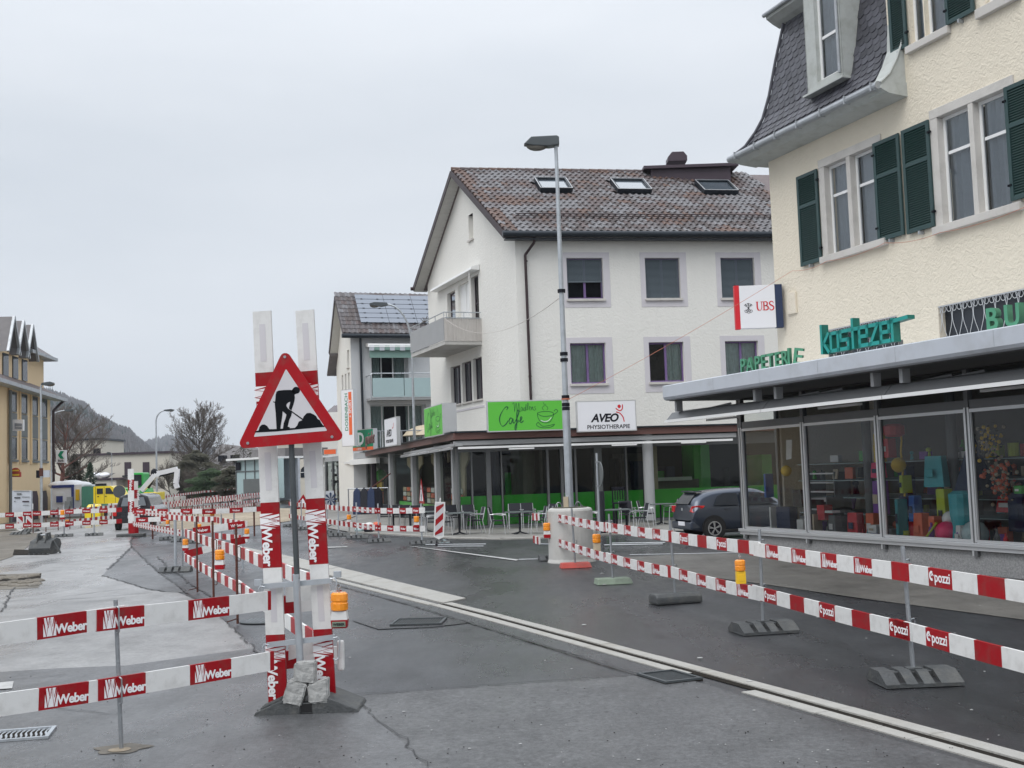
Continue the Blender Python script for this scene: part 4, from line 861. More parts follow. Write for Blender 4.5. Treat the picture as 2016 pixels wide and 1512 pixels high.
# pole, crossbars and holder
pt = AY(573, 860, 9.74); pm = AY(585, 1140, 9.74); pb = AY(592, 1300, 9.74)
part('pole', MB().cyl(pt, pm, .0235, n=14), 'dark_steel', sg, I4, smooth=False); part('pole_sleeve', MB().cyl(AY(583, 1130, 9.74), AY(594, 1372, 9.78), .030, n=14), 'galv', sg, I4)
a, b = AY(511, 873, 9.72), AY(640, 862, 9.72); part('clamp_rail', MB().bar(a, b, .02, .035), 'dark_steel', sg, I4)
for v0, v1, v2 in ((1156, 1140, 1134),): pass
def rail(u0, v0, u1, v1, y=9.80): part('crossbar', MB().bar(AY(u0, v0, y), AY(u1, v1, y), .03, .042), 'galv', sg, I4)
rail(519, 1154.5, 654, 1143); rail(526, 1270, 660, 1254)
# white plates between the uprights
for q in ([(562, 1156), (614, 1151), (615, 1181), (563, 1186)], [(568, 1270), (620, 1264), (621, 1285), (568, 1300)]):
    part('back_plate', MB().prism([AY(u, v, 9.93) for u, v in q], (0, .01, 0)), 'white', sg, I4, recalc=True)
def wire(u0, v0, h=40, y=9.72, flip=1): part('hook', MB().tube([AY(u0, v0, y), AY(u0 - 9 * flip, v0 - 2, y), AY(u0 - 13 * flip, v0 + 4, y), AY(u0 - 11 * flip, v0 + h - 5, y), AY(u0 - 5 * flip, v0 + h, y), AY(u0, v0 + h - 4, y)], .006, 6), 'galv', sg, I4)
wire(522, 1156); wire(530, 1270); wire(650, 1140, 40, 9.74, -1); wire(656, 1256, 44, 9.74, -1)
part('spring_catch', MB().box(-.03, .03, -.01, .03, -.02, .03), 'galv', sg, TR(AY(508, 1148, 9.75))); part('spring_catch', MB().box(-.03, .03, -.01, .03, -.02, .03), 'galv', sg, TR(AY(664, 1132, 9.75)))
part('end_cap', MB().box(-.03, .03, -.03, .03, -.13, .12), 'white', sg, TR(AY(671, 1289, 9.95)), bevel=.02)
# rubber base
mb = MB(); x0, x1 = AY(498, 1410, 9.6).x, AY(708, 1395, 9.6).x; xm = (x0 + x1) / 2; yb = 9.85
for s0, s1, inner in ((x0, x0 + .36, 1), (x1 - .36, x1, -1)):
    lo, hi = s0, s1
    if inner == 1: prof = [(lo, 0), (lo + .02, .035), (lo + .26, .135), (hi + .02, .135), (hi + .02, 0)]
    else: prof = [(lo - .02, 0), (lo - .02, .135), (hi - .26, .135), (hi - .02, .035), (hi, 0)]
    mb.prism([(x, yb - .26, z) for x, z in prof], (0, .5, 0), 0)
mb.box(x0 + .375, x1 - .375, yb - .20, yb + .2, 0, .10, 0); mb.box(x0 + .376, x1 - .376, yb - .255, yb - .205, .015, .10, 1)
part('rubber_base', mb, ['rubber', 'rubber_slot'], sg, I4, bevel=.008)
mb = MB()
for i in range(3):
    xx = x0 + .06; mb.prism([(xx, yb - .24 + i * .07, .053), (xx + .17, yb - .24 + i * .07, .125), (xx + .17, yb - .215 + i * .07, .125), (xx, yb - .215 + i * .07, .053)], (0, 0, .014))
part('base_ridges', mb, 'rubber', sg, I4, recalc=True)
# granite blocks weighing the base down
def stone(px, y0, dep, label, seed):
    r_ = random.Random(seed); P = [AY(u, v, y0) for u, v in px]; c = sum(P, V()) / len(P)
    bm = bmesh.new(); mb = MB(); mb.prism([p - c for p in P], (0, dep, 0)); me = mb.mesh('granite_block', 'granite'); bm.from_mesh(me)
    bmesh.ops.bevel(bm, geom=list(bm.edges), offset=.010, segments=2, affect='EDGES'); bmesh.ops.triangulate(bm, faces=list(bm.faces)); bmesh.ops.subdivide_edges(bm, edges=[e for e in bm.edges if e.calc_length() > .05], cuts=3, use_grid_fill=True)
    bmesh.ops.recalc_face_normals(bm, faces=bm.faces)
    for v in bm.verts: v.co += V((r_.gauss(0, .0018), r_.gauss(0, .0018), r_.gauss(0, .0018)))
    bm.to_mesh(me); bm.free(); put('granite_block', me, None, TR(c), label, 'stone block', 'granite blocks on the sign base')
stone([(554, 1385), (592, 1392), (604, 1348), (566, 1340)], 9.58, .14, 'grey granite block on the sign base, lower left of three', 1)
stone([(608, 1385), (645, 1383), (644, 1336), (604, 1350)], 9.58, .14, 'grey granite block on the sign base, lower right of three', 2)
stone([(576, 1342), (619, 1347), (620, 1303), (579, 1306)], 9.60, .13, 'grey granite block lying on top of the two others', 3)
lm = lamp(AY(668, 1184, 9.75), 'large orange warning lamp with red and white case hanging beside the foreground sign', 'redwhite', s=1.22)
part('maker_label', MB().box(-.045, .045, -.049, -.047, -.165, -.13), 'rubber_green', lm, WM[lm.name])
put('lettering', text_mesh('WEBER', .024, 'ink', .0004, .0006, 0, 'CENTER'), lm, WM[lm.name] @ Matrix.Translation((0, -.0505, -.156)))
# =================================================================== CREAM BUILDING WITH THE STATIONERY SHOP
D = G(155, 1300); D = ray(155, 959); D = V((D.x, D.y, 0)).normalized()
SH = Frame(G(1465, 1087), -D); TS = SH.M
cb = thing('cream_corner_building', 'cream rendered house with slate mansard roof, green shutters and glazed corner shop', 'building', TS)
LX = 14.0                                     # building runs on beyond the right edge
# plinth, sill, glazing of the shop
part('plinth', MB().box(0, LX, .04, .3, 0, .37).box(0, .26, .3, 4.5, 0, .37), 'washed', cb)
mb = MB(); mb.box(-.06, LX, -.04, .12, .385, .445); mb.box(-.08, LX, -.07, .12, .448, .51); mb.box(-.06, .1, .12, 4.5, .385, .51); part('window_ledge', mb, 'alu', cb, bevel=.006)
mx = [.12, 2.43, 4.74, 7.02, 9.3, 11.6, 13.9]
for x in mx:
    mb = MB(); mb.box(x - .045, x + .045, -.025, .07, .30, 3.3); part('mullion', mb, 'alu_dark', cb)
    part('mullion_face', MB().box(x - .058, x - .02, -.035, -.026, .30, 2.68).box(x + .02, x + .06, -.035, -.026, .52, 2.68), 'alu', cb)
part('corner_mullion', MB().box(-.035, .012, 0, .05, .52, 3.3), 'alu_dark', cb)
for a, b in zip([-.03] + mx[:-1], mx):
    part('transom', MB().box(a + .05, b - .05, -.012, .06, 2.66, 2.80), 'alu_dark', cb)
    part('shop_pane', MB().quad((a, .02, .5), (b, .02, .5), (b, .02, 2.67), (a, .02, 2.67)), 'glass_shop', cb)
    part('top_pane', MB().quad((a, .02, 2.79), (b, .02, 2.79), (b, .02, 3.3), (a, .02, 3.3)), 'glass_shop', cb)
    if b - a > 1: part('pane_frame', MB().box(a + .06, b - .06, -.028, .012, .513, .56).box(a + .06, b - .06, -.028, .012, 2.60, 2.655).box(a + .055, a + .085, -.02, .012, .56, 2.6).box(b - .085, b - .055, -.02, .012, .56, 2.6), 'alu', cb)
part('side_pane', MB().quad((-.01, .05, .51), (-.01, .95, .51), (-.01, .95, 3.3), (-.01, .05, 3.3)), 'glass_shop', cb)
for y in (.94,): part('mullion', MB().box(-.04, .04, y, y + .07, .5, 3.3), 'alu_dark', cb)
part('transom', MB().box(-.03, .03, .06, .93, 2.68, 2.78), 'alu_dark', cb)
# canopy with rounded front edge, awning boxes
mb = MB(); prof = [(-1.5, 3.64), (-1.5, 3.40), (-1.47, 3.35), (-1.42, 3.33), (1.2, 3.33), (1.2, 3.65), (-1.46, 3.66)]
mb.prism([(-.56, y, z) for y, z in prof], (LX + .56, 0, 0)); part('canopy', mb, 'fascia', cb, recalc=True)
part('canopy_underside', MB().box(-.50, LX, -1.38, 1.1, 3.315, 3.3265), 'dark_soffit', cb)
for i, x in enumerate([1.6, 3.3, 5.15, 7.2, 9.3, 11.6]): part('fascia_joint', MB().box(x, x + .006, -1.5025, -1.4985, 3.40, 3.64), 'zinc', cb)
def awn(x0, x1, y=-1.28):
    mb = MB(); mb.prism([(x0, y, 2.93), (x0, y - .04, 2.90), (x0, y + .02, 2.86), (x0, y + .34, 3.04), (x0, y + .34, 3.12), (x0, y + .14, 3.08)], (x1 - x0, 0, 0)); w_ = part('awning_case', mb, 'alu_dark', cb, recalc=True)
    part('awning_rail', MB().box(x0, x1, y - .060, y - .042, 2.858, 2.918), 'white_frame', w_)
    for x in (x0 + .35, x1 - .35): part('awning_bracket', MB().box(x - .04, x + .04, y + .05, y + .2, 3.09, 3.32), 'balcony_grey', w_); part('awning_arm', MB().bar((x, y + .1, 3.0), (x + .9, y + .9, 3.2), .04, .04), 'alu_dark', w_)
awn(-.85, 3.02); awn(3.04, 6.6); awn(6.62, 10.4)
for x in (.35, 4.35, 8.4): part('strip_lamp', MB().box(x, x + 1.15, -.98, -.88, 2.83, 2.87), 'white_frame', cb)
# interior: floor, back wall, shelves and goods
part('side_wall', MB().box(-.04, .1, 1.02, 9.5, 0, 3.32), 'cream_render', cb); part('shop_floor', MB().box(0, LX, .06, 7, .36, .42), 'interior', cb); part('shop_back_wall', MB().box(.3, LX, 3.4, 3.5, .4, 3.3), 'interior_light', cb)
part('shop_ceiling', MB().box(0, LX, .08, 7, 3.28, 3.31), 'interior', cb)
for x in (2.95, 5.35, 7.6): part('column', MB().cyl((x, 1.1, .42), (x, 1.1, 3.28), .09, n=14), 'panel_grey', cb)
rs = random.Random(21)
def goods(name, cat, label, mb, m, x, y, z=.42, bevel=0.0, group='toys and stationery in the shop window', **k):
    T = TS @ Matrix.Translation((x, y, z)); t = put(name, mb.mesh(name, m, bevel=bevel, **k), None, T, label, cat, group); return t
def gbox(w, d, h, mb=None, x=0, y=0, z=0): return (mb or MB()).box(x - w / 2, x + w / 2, y - d / 2, y + d / 2, z, z + h)
def shelf(x, w, h, n, label, y=1.5, m='panel_grey'):
    T = TS @ Matrix.Translation((x, y, .42)); t = thing('display_shelf', label, 'shelf', T, 'shelves inside the shop')
    part('side_panel', MB().box(-w / 2, -w / 2 + .03, -.2, .2, 0, h), m, t); part('side_panel', MB().box(w / 2 - .03, w / 2, -.2, .2, 0, h), m, t)
    for i in range(n): part('shelf_board', MB().box(-w / 2 + .03, w / 2 - .03, -.2, .2, .05 + i * (h - .1) / max(1, n - 1), .08 + i * (h - .1) / max(1, n - 1)), 'alu', t)
    return t
shelf(1.1, .9, 1.25, 7, 'grey shelf stacked with paper behind the first shop pane'); shelf(1.75, .7, .75, 4, 'low grey shelf right of the paper shelf', .9); shelf(4.4, .8, .85, 4, 'low shelf beside the column in the third pane', 2.0); shelf(6.7, .9, 1.4, 5, 'tall shelf behind the flower display', 2.4); shelf(9.2, 1.6, 1.5, 5, 'shelf behind the fourth shop pane', 2.2)
for k, (x, y, w, h, z, m) in enumerate([(.55, .35, .06, .5, .75, 'toyblue'), (.62, .4, .05, .45, .1, 'toywhite'), (1.55, .5, .22, .3, 0, 'toywhite'), (1.8, .55, .16, .38, 0, 'toywhite'), (2.0, .5, .1, .42, 0, 'beige'), (2.15, .6, .25, .3, .3, 'toyred'), (.95, .5, .5, .55, 0, 'navy'), (1.35, .6, .3, .35, .55, 'interior')]):
    goods('paper_box', 'box', ('narrow blue folder standing behind the first shop pane', 'narrow white folder low behind the first pane', 'white box behind the first pane, left of the slim one', 'slim white box behind the first pane', 'beige box beside the second mullion', 'dark red box behind the first pane', 'navy box low behind the first pane', 'brown box on the navy box')[k], gbox(w, .2, h), m, x, y, .42 + z, .006)
goods('paper_sign', 'sign', 'white paper card hanging high behind the first pane', MB().prism([(0, 0, 0), (.2, 0, .02), (.26, 0, .42), (.04, 0, .42)], (0, .01, 0)), 'toywhite', .95, .55, 1.95, recalc=True)
goods('paper_lantern', 'lantern', 'yellow ball lantern behind the first pane', MB().sphere((0, 0, 0), .12), 'yellow', .86, .6, 1.72, smooth=True)
goods('paper_lantern', 'lantern', 'red lantern hanging at the top of the second pane', MB().lathe([(.12, -.12), (.19, -.08), (.19, .08), (.12, .12)], 12), 'toyred', 4.3, .7, 2.42); goods('paper_lantern', 'lantern', 'yellow ball lantern at the right side of the second pane', MB().sphere((0, 0, 0), .14), 'yellow', 4.62, .5, 1.78, smooth=True)
tw = [('violet tall box tower behind the second pane', 'violet', 3.42, 1.0, .36, .7, .42), ('pink box on the violet tower', 'pink', 3.40, 1.0, .32, .32, 1.12), ('yellow box tower left of the red box', 'yellow', 3.28, 1.15, .2, .6, 1.42), ('red box leaning on the yellow tower', 'toyred', 3.55, 1.15, .24, .4, 1.5), ('coral box under the violet tower', 'coral', 3.55, .7, .32, .5, 0), ('dark green display panel behind the second pane', 'navy', 3.95, 1.2, .36, .9, .5), ('red toy crate low behind the second pane', 'toyred', 3.0, .7, .35, .5, 0), ('blue toy pack lying behind the second pane', 'toyblue', 4.05, .35, .6, .12, 0), ('pale toy pack on the blue one', 'toywhite', 4.0, .4, .3, .16, .12), ('grey toy carton low behind the second pane', 'panel_grey', 4.35, .5, .4, .22, 0), ('cyan toy carton beside the third mullion', 'cyan', 4.62, .5, .12, .7, .1), ('lime toy carton beside the third mullion', 'lime', 4.66, .6, .14, .35, .85), ('grey carton low behind the second pane left', 'panel_grey', 2.62, .5, .3, .45, 0), ('white tray of cards in the second pane', 'toywhite', 2.66, .42, .3, .05, .46), ('brown carton behind the second pane', 'beige', 2.85, 1.3, .3, .9, .5),
      ('cyan backpack standing high in the third pane', 'cyan', 5.25, .8, .5, .6, .95), ('lime tall box under the cyan backpack', 'lime', 5.42, .8, .26, 1.0, 0), ('coral box low at the left of the third pane', 'coral', 5.15, .5, .34, .55, 0), ('cyan carton beside the fourth mullion', 'toyblue', 4.95, .55, .2, .5, .35), ('coral second box behind the lime one', 'coral', 5.5, .5, .2, .5, 0), ('red satchel on the shelf in the third pane', 'toyred', 6.3, 1.4, .55, .3, .5), ('dark carton right of the red satchel', 'navy', 6.75, 1.2, .5, .7, .2), ('white notebook leaning in the third pane', 'toywhite', 6.33, .35, .2, .36, 0), ('orange framed toy box at the right edge', 'toyorange', 8.15, .5, .5, .5, 0), ('green pack behind the fourth pane', 'toygreen', 7.35, .7, .2, .14, .85), ('navy case behind the fourth pane', 'navy', 7.7, 1.2, .8, .7, .2), ('dark red jacket box behind the fourth pane', 'toyred', 7.9, 1.8, .4, .5, 1.3), ('blue garment box high behind the fourth pane', 'toyblue', 8.4, 1.6, .7, .5, 1.5)]
for lab, m, x, y, w, h, z in tw:
    mb = MB(); w2 = w * .42; a2 = rs.uniform(-.25, .25); c_2, s_2 = math.cos(a2), math.sin(a2); tp_ = rs.uniform(.78, 1.0)
    b_2 = [(-w2, -.1, 0), (w2, -.1, 0), (w2, .1, 0), (-w2, .1, 0)]; t_2 = [(q[0] * tp_, q[1] * tp_, h * .92) for q in b_2]
    mb.add([(q[0] * c_2 - q[1] * s_2, q[0] * s_2 + q[1] * c_2, q[2]) for q in b_2 + t_2], [(0, 3, 2, 1), (4, 5, 6, 7), (0, 1, 5, 4), (1, 2, 6, 5), (2, 3, 7, 6), (3, 0, 4, 7)])
    g_ = goods('toy_box', 'box', lab, mb, m, x, y, .42 + z, .014)
    part('box_label', MB().box(-w2 * .5, w2 * .45, -.112 - abs(s_2) * w2, -.108 - abs(s_2) * w2, h * .3, h * .55), rs.choice(['toywhite', 'ink', 'beige', 'navy', m]), g_)
def ball(x, y, z, r, m, lab, sc_=(1, 1, 1)): goods('toy_ball', 'ball', lab, MB().sphere((0, 0, 0), r, 0, 14, 9, sc_), m, x, y, .42 + z, smooth=True)
ball(5.95, .35, .2, .19, 'pink', 'pink patterned toy ball in the third pane'); ball(5.87, .5, .42, .13, 'toywhite', 'black and white toy ball above the pink one'); ball(5.68, .5, .2, .12, 'toygreen', 'green toy ball left of the pink one'); ball(6.62, .35, .2, .22, 'glass_frost', 'pale blue round toy bag in the third pane'); ball(8.2, .45, .92, .2, 'toyorange', 'bright orange balloon at the right edge'); ball(8.22, .45, .62, .15, 'yellow', 'yellow balloon under the orange one')
goods('flower_pot', 'vase', 'tall cyan vase in the third pane', MB().lathe([(.13, 0), (.17, .1), (.15, .3), (.19, .5), (.2, .85), (.12, .9)], 12), 'cyan', 6.22, .45, .42)
goods('paint_brush', 'brush', 'yellow stick leaning towards the pink ball', MB().cyl((0, 0, 0), (.32, .05, .34), .018, n=6), 'lime', 5.42, .28, .44)
mb = MB()
for i in range(150): mb.sphere((rs.gauss(0, .13), rs.gauss(0, .1), rs.gauss(0, .15)), rs.uniform(.012, .035), i % 3, 6, 4)
goods('flower_wreath', 'decoration', 'dried flower bouquet hanging high in the third pane', mb, ['conifer_brown', 'yellow', 'beige'], 6.45, .9, 2.1)
mb = MB()
for i in range(120): mb.sphere((rs.gauss(0, .12), rs.gauss(0, .1), rs.gauss(0, .16)), rs.uniform(.012, .04), i % 2, 6, 4)
goods('paper_bouquet', 'decoration', 'reddish paper bouquet below the hanging one', mb, ['beige', 'coral'], 6.55, 1.0, 1.5)
goods('dark_tent', 'toy', 'dark pointed play tent in the third pane', MB().add([(-.3, -.2, 0), (.3, -.2, 0), (.3, .2, 0), (-.3, .2, 0), (0, 0, 1.05)], [(0, 3, 2, 1), (0, 1, 4), (1, 2, 4), (2, 3, 4), (3, 0, 4)]), 'navy', 5.85, 1.1, 1.3)
goods('hanging_chain', 'decoration', 'golden garland hanging in the second pane', MB().tube([(.02 * math.sin(i), 0, -i * .08) for i in range(16)], .02, 5), 'yellow', 4.35, .8, 2.4)
words_ = ['red', 'navy', 'white', 'beige', 'cyan', 'lime', 'violet', 'grey', 'coral', 'green']; mats_ = ['toyred', 'navy', 'toywhite', 'beige', 'cyan', 'lime', 'violet', 'panel_grey', 'coral', 'toygreen']; kinds_ = ['carton', 'bottle', 'book', 'tin', 'figure']
seen_ = set()
for i in range(260):
    x = rs.uniform(.35, 8.6); y = rs.uniform(.3, 2.6); lvl = rs.choice([0, 0, 0, .42, .75, 1.1, 1.45]); 
    if lvl > 0: y = rs.uniform(1.3, 2.9)
    k = rs.randrange(5); c = rs.randrange(10); mb = MB(); s_ = rs.uniform(.07, .16)
    if k == 0: gbox(s_ * 1.6, s_, s_ * rs.uniform(.8, 2.2), mb)
    elif k == 1: mb.lathe([(s_ * .35, 0), (s_ * .4, s_ * 1.4), (s_ * .15, s_ * 1.9), (s_ * .15, s_ * 2.3)], 8)
    elif k == 2: mb.prism([(-s_ * .8, 0, 0), (s_ * .8, 0, 0), (s_ * .8, s_ * .5, s_ * 2.1), (-s_ * .8, s_ * .5, s_ * 2.1)], (0, .03, 0))
    elif k == 3: mb.cyl((0, 0, 0), (0, 0, s_ * 1.5), s_ * .6, n=10)
    else: mb.cyl((0, 0, 0), (0, 0, s_ * 1.2), s_ * .5, s_ * .3, n=8); mb.sphere((0, 0, s_ * 1.6), s_ * .5, 0, 8, 6)
    pane_ = ['first', 'second', 'third', 'fourth'][min(3, int(x / 2.31))]; lb_ = 'small %s %s among the goods behind the %s shop pane%s' % (words_[c], kinds_[k], pane_, '' if lvl == 0 else ', on a shelf')
    if lb_ in seen_: continue
    seen_.add(lb_); T = TS @ Matrix.Translation((x, y, .42 + lvl)) @ Matrix.Rotation(rs.uniform(-.5, .5), 4, 'Z'); put('small_' + kinds_[k], mb.mesh('small_goods', mats_[c]), None, T, lb_, kinds_[k], 'small goods in the shop window')
for i, z in enumerate((.40, .73, 1.08, 1.43)): part('glass_shelf', MB().box(.4, 9.5, 1.2, 3.2, .40 + z, .415 + z), 'glass_frost', cb)
# upper wall, one metre behind the shop front
YW = 1.0; TU = TS @ Matrix.Translation((0, YW, 0)); X0 = .19
holes = [(2.24, 2.97, 6.09, 7.94), (3.10, 3.87, 6.09, 7.94), (5.63, 6.40, 6.0, 7.95), (6.52, 7.27, 6.0, 7.95), (5.05, 5.42, 9.47, 11.3), (5.45, 6.02, 9.47, 11.3), (6.95, 7.6, 9.47, 11.3), (2.0, 4.19, 3.67, 4.585), (5.32, 8.4, 3.67, 4.59)]
wmb = wall_mb(X0, LX, 3.6, 8.62, [(2.14, 3.97, 6.0, 8.03), (5.53, 7.37, 5.91, 8.04)] + [h for h in holes if h[3] < 5], .2); wall_mb(4.42, LX, 8.62, 13.5, [h for h in holes if h[2] > 9], .2, mb=wmb)
wmb.quad((X0, 0, 3.6), (X0, 0, 8.62), (X0, 9, 8.62), (X0, 9, 3.6)); wmb.quad((4.42, 0, 8.62), (4.42, 0, 13.5), (4.42, 3, 13.5), (4.42, 3, 8.62)); wmb.quad((X0, 9, 3.6), (X0, 9, 8.62), (LX, 9, 8.62), (LX, 9, 3.6))
part('wall', wmb, 'cream_render', cb, TU)
def pair(x0, xm0, xm1, x1, z0, z1, wname):
    sx = .19; mb = MB(); z2 = z1 + .17
    mb.box(x0 - sx, x0 - .003, -.035, .12, z0, z1); mb.box(x1 + .003, x1 + sx, -.035, .12, z0, z1); mb.box(xm0 + .003, xm1 - .003, -.035, .12, z0, z1); mb.box(x0 - sx, x1 + sx, -.04, .12, z1 + .003, z2)
    part('stone_surround', mb, 'stone_trim', cb, TU, bevel=.008)
    part('stone_sill', MB().box(x0 - sx - .03, x1 + sx + .03, -.11, .14, z0 - .14, z0 - .003), 'stone_trim', cb, TU, bevel=.01)
    for a, b in ((x0, xm0), (xm1, x1)):
        window(cb, TU, a, b, z0, z1, y=.1, fw=.055, frame='white_frame', cols=1, rows=(.66,), pane='glass_up', back=('curtain_white', 'full'))
pair(2.24, 2.97, 3.10, 3.87, 6.09, 7.94, 'a'); pair(5.63, 6.40, 6.52, 7.27, 6.0, 7.95, 'b')
for a, b in ((5.05, 5.42), (5.45, 6.02), (6.95, 7.6)): window(cb, TU, a, b, 9.47, 11.3, y=.1, fw=.05, cols=1, rows=(.6,), pane='glass_up', back=('curtain_white', 'full'))
mb = MB(); mb.box(4.98, 6.1, -.1, .14, 9.33, 9.465); mb.box(6.78, 7.75, -.1, .14, 9.3, 9.465); part('stone_sill', mb, 'stone_trim', cb, TU, bevel=.01)
def shutter(x0, x1, z0, z1, hinge=1):
    mb = MB(); w = x1 - x0; f = .075
    mb.box(x0, x0 + f, -.075, -.035, z0, z1); mb.box(x1 - f, x1, -.075, -.035, z0, z1)
    zs_ = (z0, z0 + (z1 - z0) * .63, z1 - f)
    for z in zs_: mb.box(x0 + f, x1 - f, -.073, -.037, z, z + f)
    s = part('shutter', mb, 'shutter_frame', cb, TU, bevel=.004); mb = MB()
    for a, b in ((zs_[0] + f, zs_[1]), (zs_[1] + f, zs_[2])):
        n = int((b - a) / .042)
        for i in range(n): z = a + (b - a) * (i + .5) / n; mb.add([(x0 + f, -.07, z - .024), (x1 - f, -.07, z - .024), (x1 - f, -.045, z + .018), (x0 + f, -.045, z + .018)], [(0, 1, 2, 3)]); mb.quad((x0 + f, -.070, z - .024), (x0 + f, -.052, z - .026), (x1 - f, -.052, z - .026), (x1 - f, -.07, z - .024))
    mb.box(x0 + f, x1 - f, -.044, -.040, z0 + f, z1 - f)
    o = part('louvres', mb, 'shutter', s, TU); o['kind'] = 'stuff'
    xh = x1 if hinge > 0 else x0
    for z in (z0 + .25, z1 - .25): part('hinge', MB().box(xh - .03, xh + .05, -.09, -.05, z, z + .035), 'black', s, TU)
    part('shutter_catch', MB().box((x0 + x1) / 2 - .02, (x0 + x1) / 2 + .02, -.11, 0, z0 - .07, z0 - .01), 'zinc', s, TU)
for q in ((1.30, 2.03, 6.02, 7.95, 1), (3.86, 4.62, 6.04, 7.96, -1), (4.70, 5.44, 6.02, 7.97, 1), (7.28, 8.0, 6.04, 7.95, -1), (4.55, 5.02, 9.47, 11.4, 1), (6.05, 6.74, 9.47, 11.4, -1)): shutter(*q)
# ornamental vent grilles above the canopy
def grille(x0, x1, z0, z1):
    part('vent_recess', MB().box(x0, x1, .15, .19, z0, z1), 'pane_dark', cb, TU); mb = MB(); p = .13; n = int((x1 - x0) / p)
    for i in range(n + 1):
        cx = x0 + p * i
        stroke(mb, [(cx + .06 * math.sin(t * math.pi * 2) * (1 if i % 2 else -1) * 1.0, z0 + (z1 - z0) * t) for t in [k / 14 for k in range(15)]], .014, 0, .02, smooth=1)
        stroke(mb, [(cx + .055 * math.cos(t), z1 - .07 + .055 * math.sin(t)) for t in [k * math.pi / 6 for k in range(13)]], .012, 0, .018, smooth=1)
    mb.box(x0, x1, .0, .03, z1 - .02, z1 - .003); part('ornamental_grille', mb, 'alu', cb, TU)
grille(2.0, 4.19, 3.67, 4.585); grille(5.32, 8.4, 3.67, 4.59)
part('wall_box', MB().box(.68, 1.0, -.05, 0, 5.08, 5.55), 'cream_render', cb, TU, bevel=.01)
DX0, DX1, DZ0 = 2.10, 3.32, 9.47
# mansard roof: curved profile, slates, hip, gutter
prof = [(-.55, 8.80), (-.33, 8.99), (-.16, 9.27), (-.03, 9.56), (.09, 10.06), (.22, 10.83), (.36, 11.55), (.45, 12.4)]
def pf(t):                                     # t: length along the profile -> (inset, z)
    for (a, b), (c, d) in zip(prof[:-1], prof[1:]):
        l = math.hypot(c - a, d - b)
        if t <= l: return a + (c - a) * t / l, b + (d - b) * t / l
        t -= l
    return prof[-1]
PLn = sum(math.hypot(c - a, d - b) for (a, b), (c, d) in zip(prof[:-1], prof[1:]))
XE = 4.42
mb = MB()
for (a, b), (c, d) in zip(prof[:-1], prof[1:]):
    mb.quad((X0 + a, a, b), (XE, a, b), (XE, c, d), (X0 + c, c, d)); mb.quad((X0 + a, a, b), (X0 + c, c, d), (X0 + c, 8, d), (X0 + a, 8, b))
mb.quad((X0 + .45, .45, 12.4), (XE, .45, 12.4), (XE, 8, 12.6), (X0 + .45, 8, 12.6)); part('mansard', mb, 'slate', cb, TU)
# slates: scalloped, overlapping rows
sw, shh = .205, .155
sm = MB(); sm.poly([(-sw / 2 + .004, 0, .20), (-sw / 2 + .004, -.006, .05), (-sw * .33, -.010, .012), (-sw * .12, -.012, -.004), (sw * .12, -.012, -.004), (sw * .33, -.010, .012), (sw / 2 - .004, -.006, .05), (sw / 2 - .004, 0, .20)])
o = len(sm.v); sm.prism([(-sw / 2 + .004, .0, .05), (-sw * .33, -.002, .012), (-sw * .12, -.004, -.004), (sw * .12, -.004, -.004), (sw * .33, -.002, .012), (sw / 2 - .004, 0, .05)], (0, -.008, 0)); slate_me = sm.mesh('slate', 'slate')
cnt = 0; rest = MB(); rsl = random.Random(8); t = .03; row_i = 0; slots = []
while t < PLn - .1:
    ins, z = pf(t); i2, z2 = pf(t + .1); ang = math.atan2(i2 - ins, z2 - z); x = X0 + ins + .08 + (sw / 2 if row_i % 2 else 0)
    while x < XE - .06:
        if not (DX0 - .1 < x < DX1 + .06 and z > DZ0 - .1): slots.append((x, ins, z, ang))
        x += sw
    t += shh; row_i += 1
slots.sort(key=lambda s_: -s_[0] * 0 + s_[2])
vis = [s_ for s_ in slots if s_[2] < 12.3]
for k, (x, ins, z, ang) in enumerate(vis):
    T = TU @ Matrix.Translation((x, ins - .012 - rsl.uniform(0, .006), z)) @ Matrix.Rotation(-ang, 4, 'X') @ Matrix.Rotation(rsl.uniform(-.03, .03), 4, 'Y')
    if k < 300: put('slate', slate_me, cb, T)
    else:
        T2 = TU.inverted() @ T; rest.add([T2 @ V(v) for v in sm.v], sm.f)
if rest.v: o = part('slates', rest, 'slate', cb, TU); o['kind'] = 'stuff'
mb = MB(); pts = [(X0 + a - .02, a - .03, b + .02) for a, b in prof]; mb.tube(pts, .035, 8); part('hip_cap', mb, 'slate', cb, TU)
mb = MB(); mb.cyl((X0 - .62, -.62, 8.76), (XE + .42, -.62, 8.76), .075, n=12); mb.tube([(X0 - .62, -.62, 8.76), (X0 - .62, 5, 8.76)], .075, 10); part('gutter', mb, 'zinc', cb, TU)
for k in range(7): x = X0 - .3 + k * .8; part('gutter_strap', MB().box(x, x + .03, -.705, -.54, 8.68, 8.84), 'zinc', cb, TU)
mb = MB(); mb.prism([(X0 - .5, y, z) for y, z in ((0, 8.58), (-.42, 8.62), (-.60, 8.70), (-.60, 8.74), (-.5, 8.80), (0, 8.85))], (XE + .45 - X0 + .5, 0, 0)); mb.box(X0 - .5, X0 - .003, 0, 6, 8.6, 8.72); part('eaves_cornice', mb, 'grey_wood', cb, TU, recalc=True)
mb = MB(); q = [(a, b + .005) for a, b in prof[:5]] + [(0, 10.1), (0, 8.62), (-.5, 8.64)]
mb.prism([(XE + .003, y - .02 if y < 0 else y, z) for y, z in q if y <= .02], (.42, 0, 0)); part('eaves_end_cheek', mb, 'grey_wood', cb, TU, recalc=True)
mb = MB(); mb.tube([(XE + .43, a - .03, b + .01) for a, b in prof[:5]], .02, 6); part('verge_trim', mb, 'grey_wood', cb, TU)
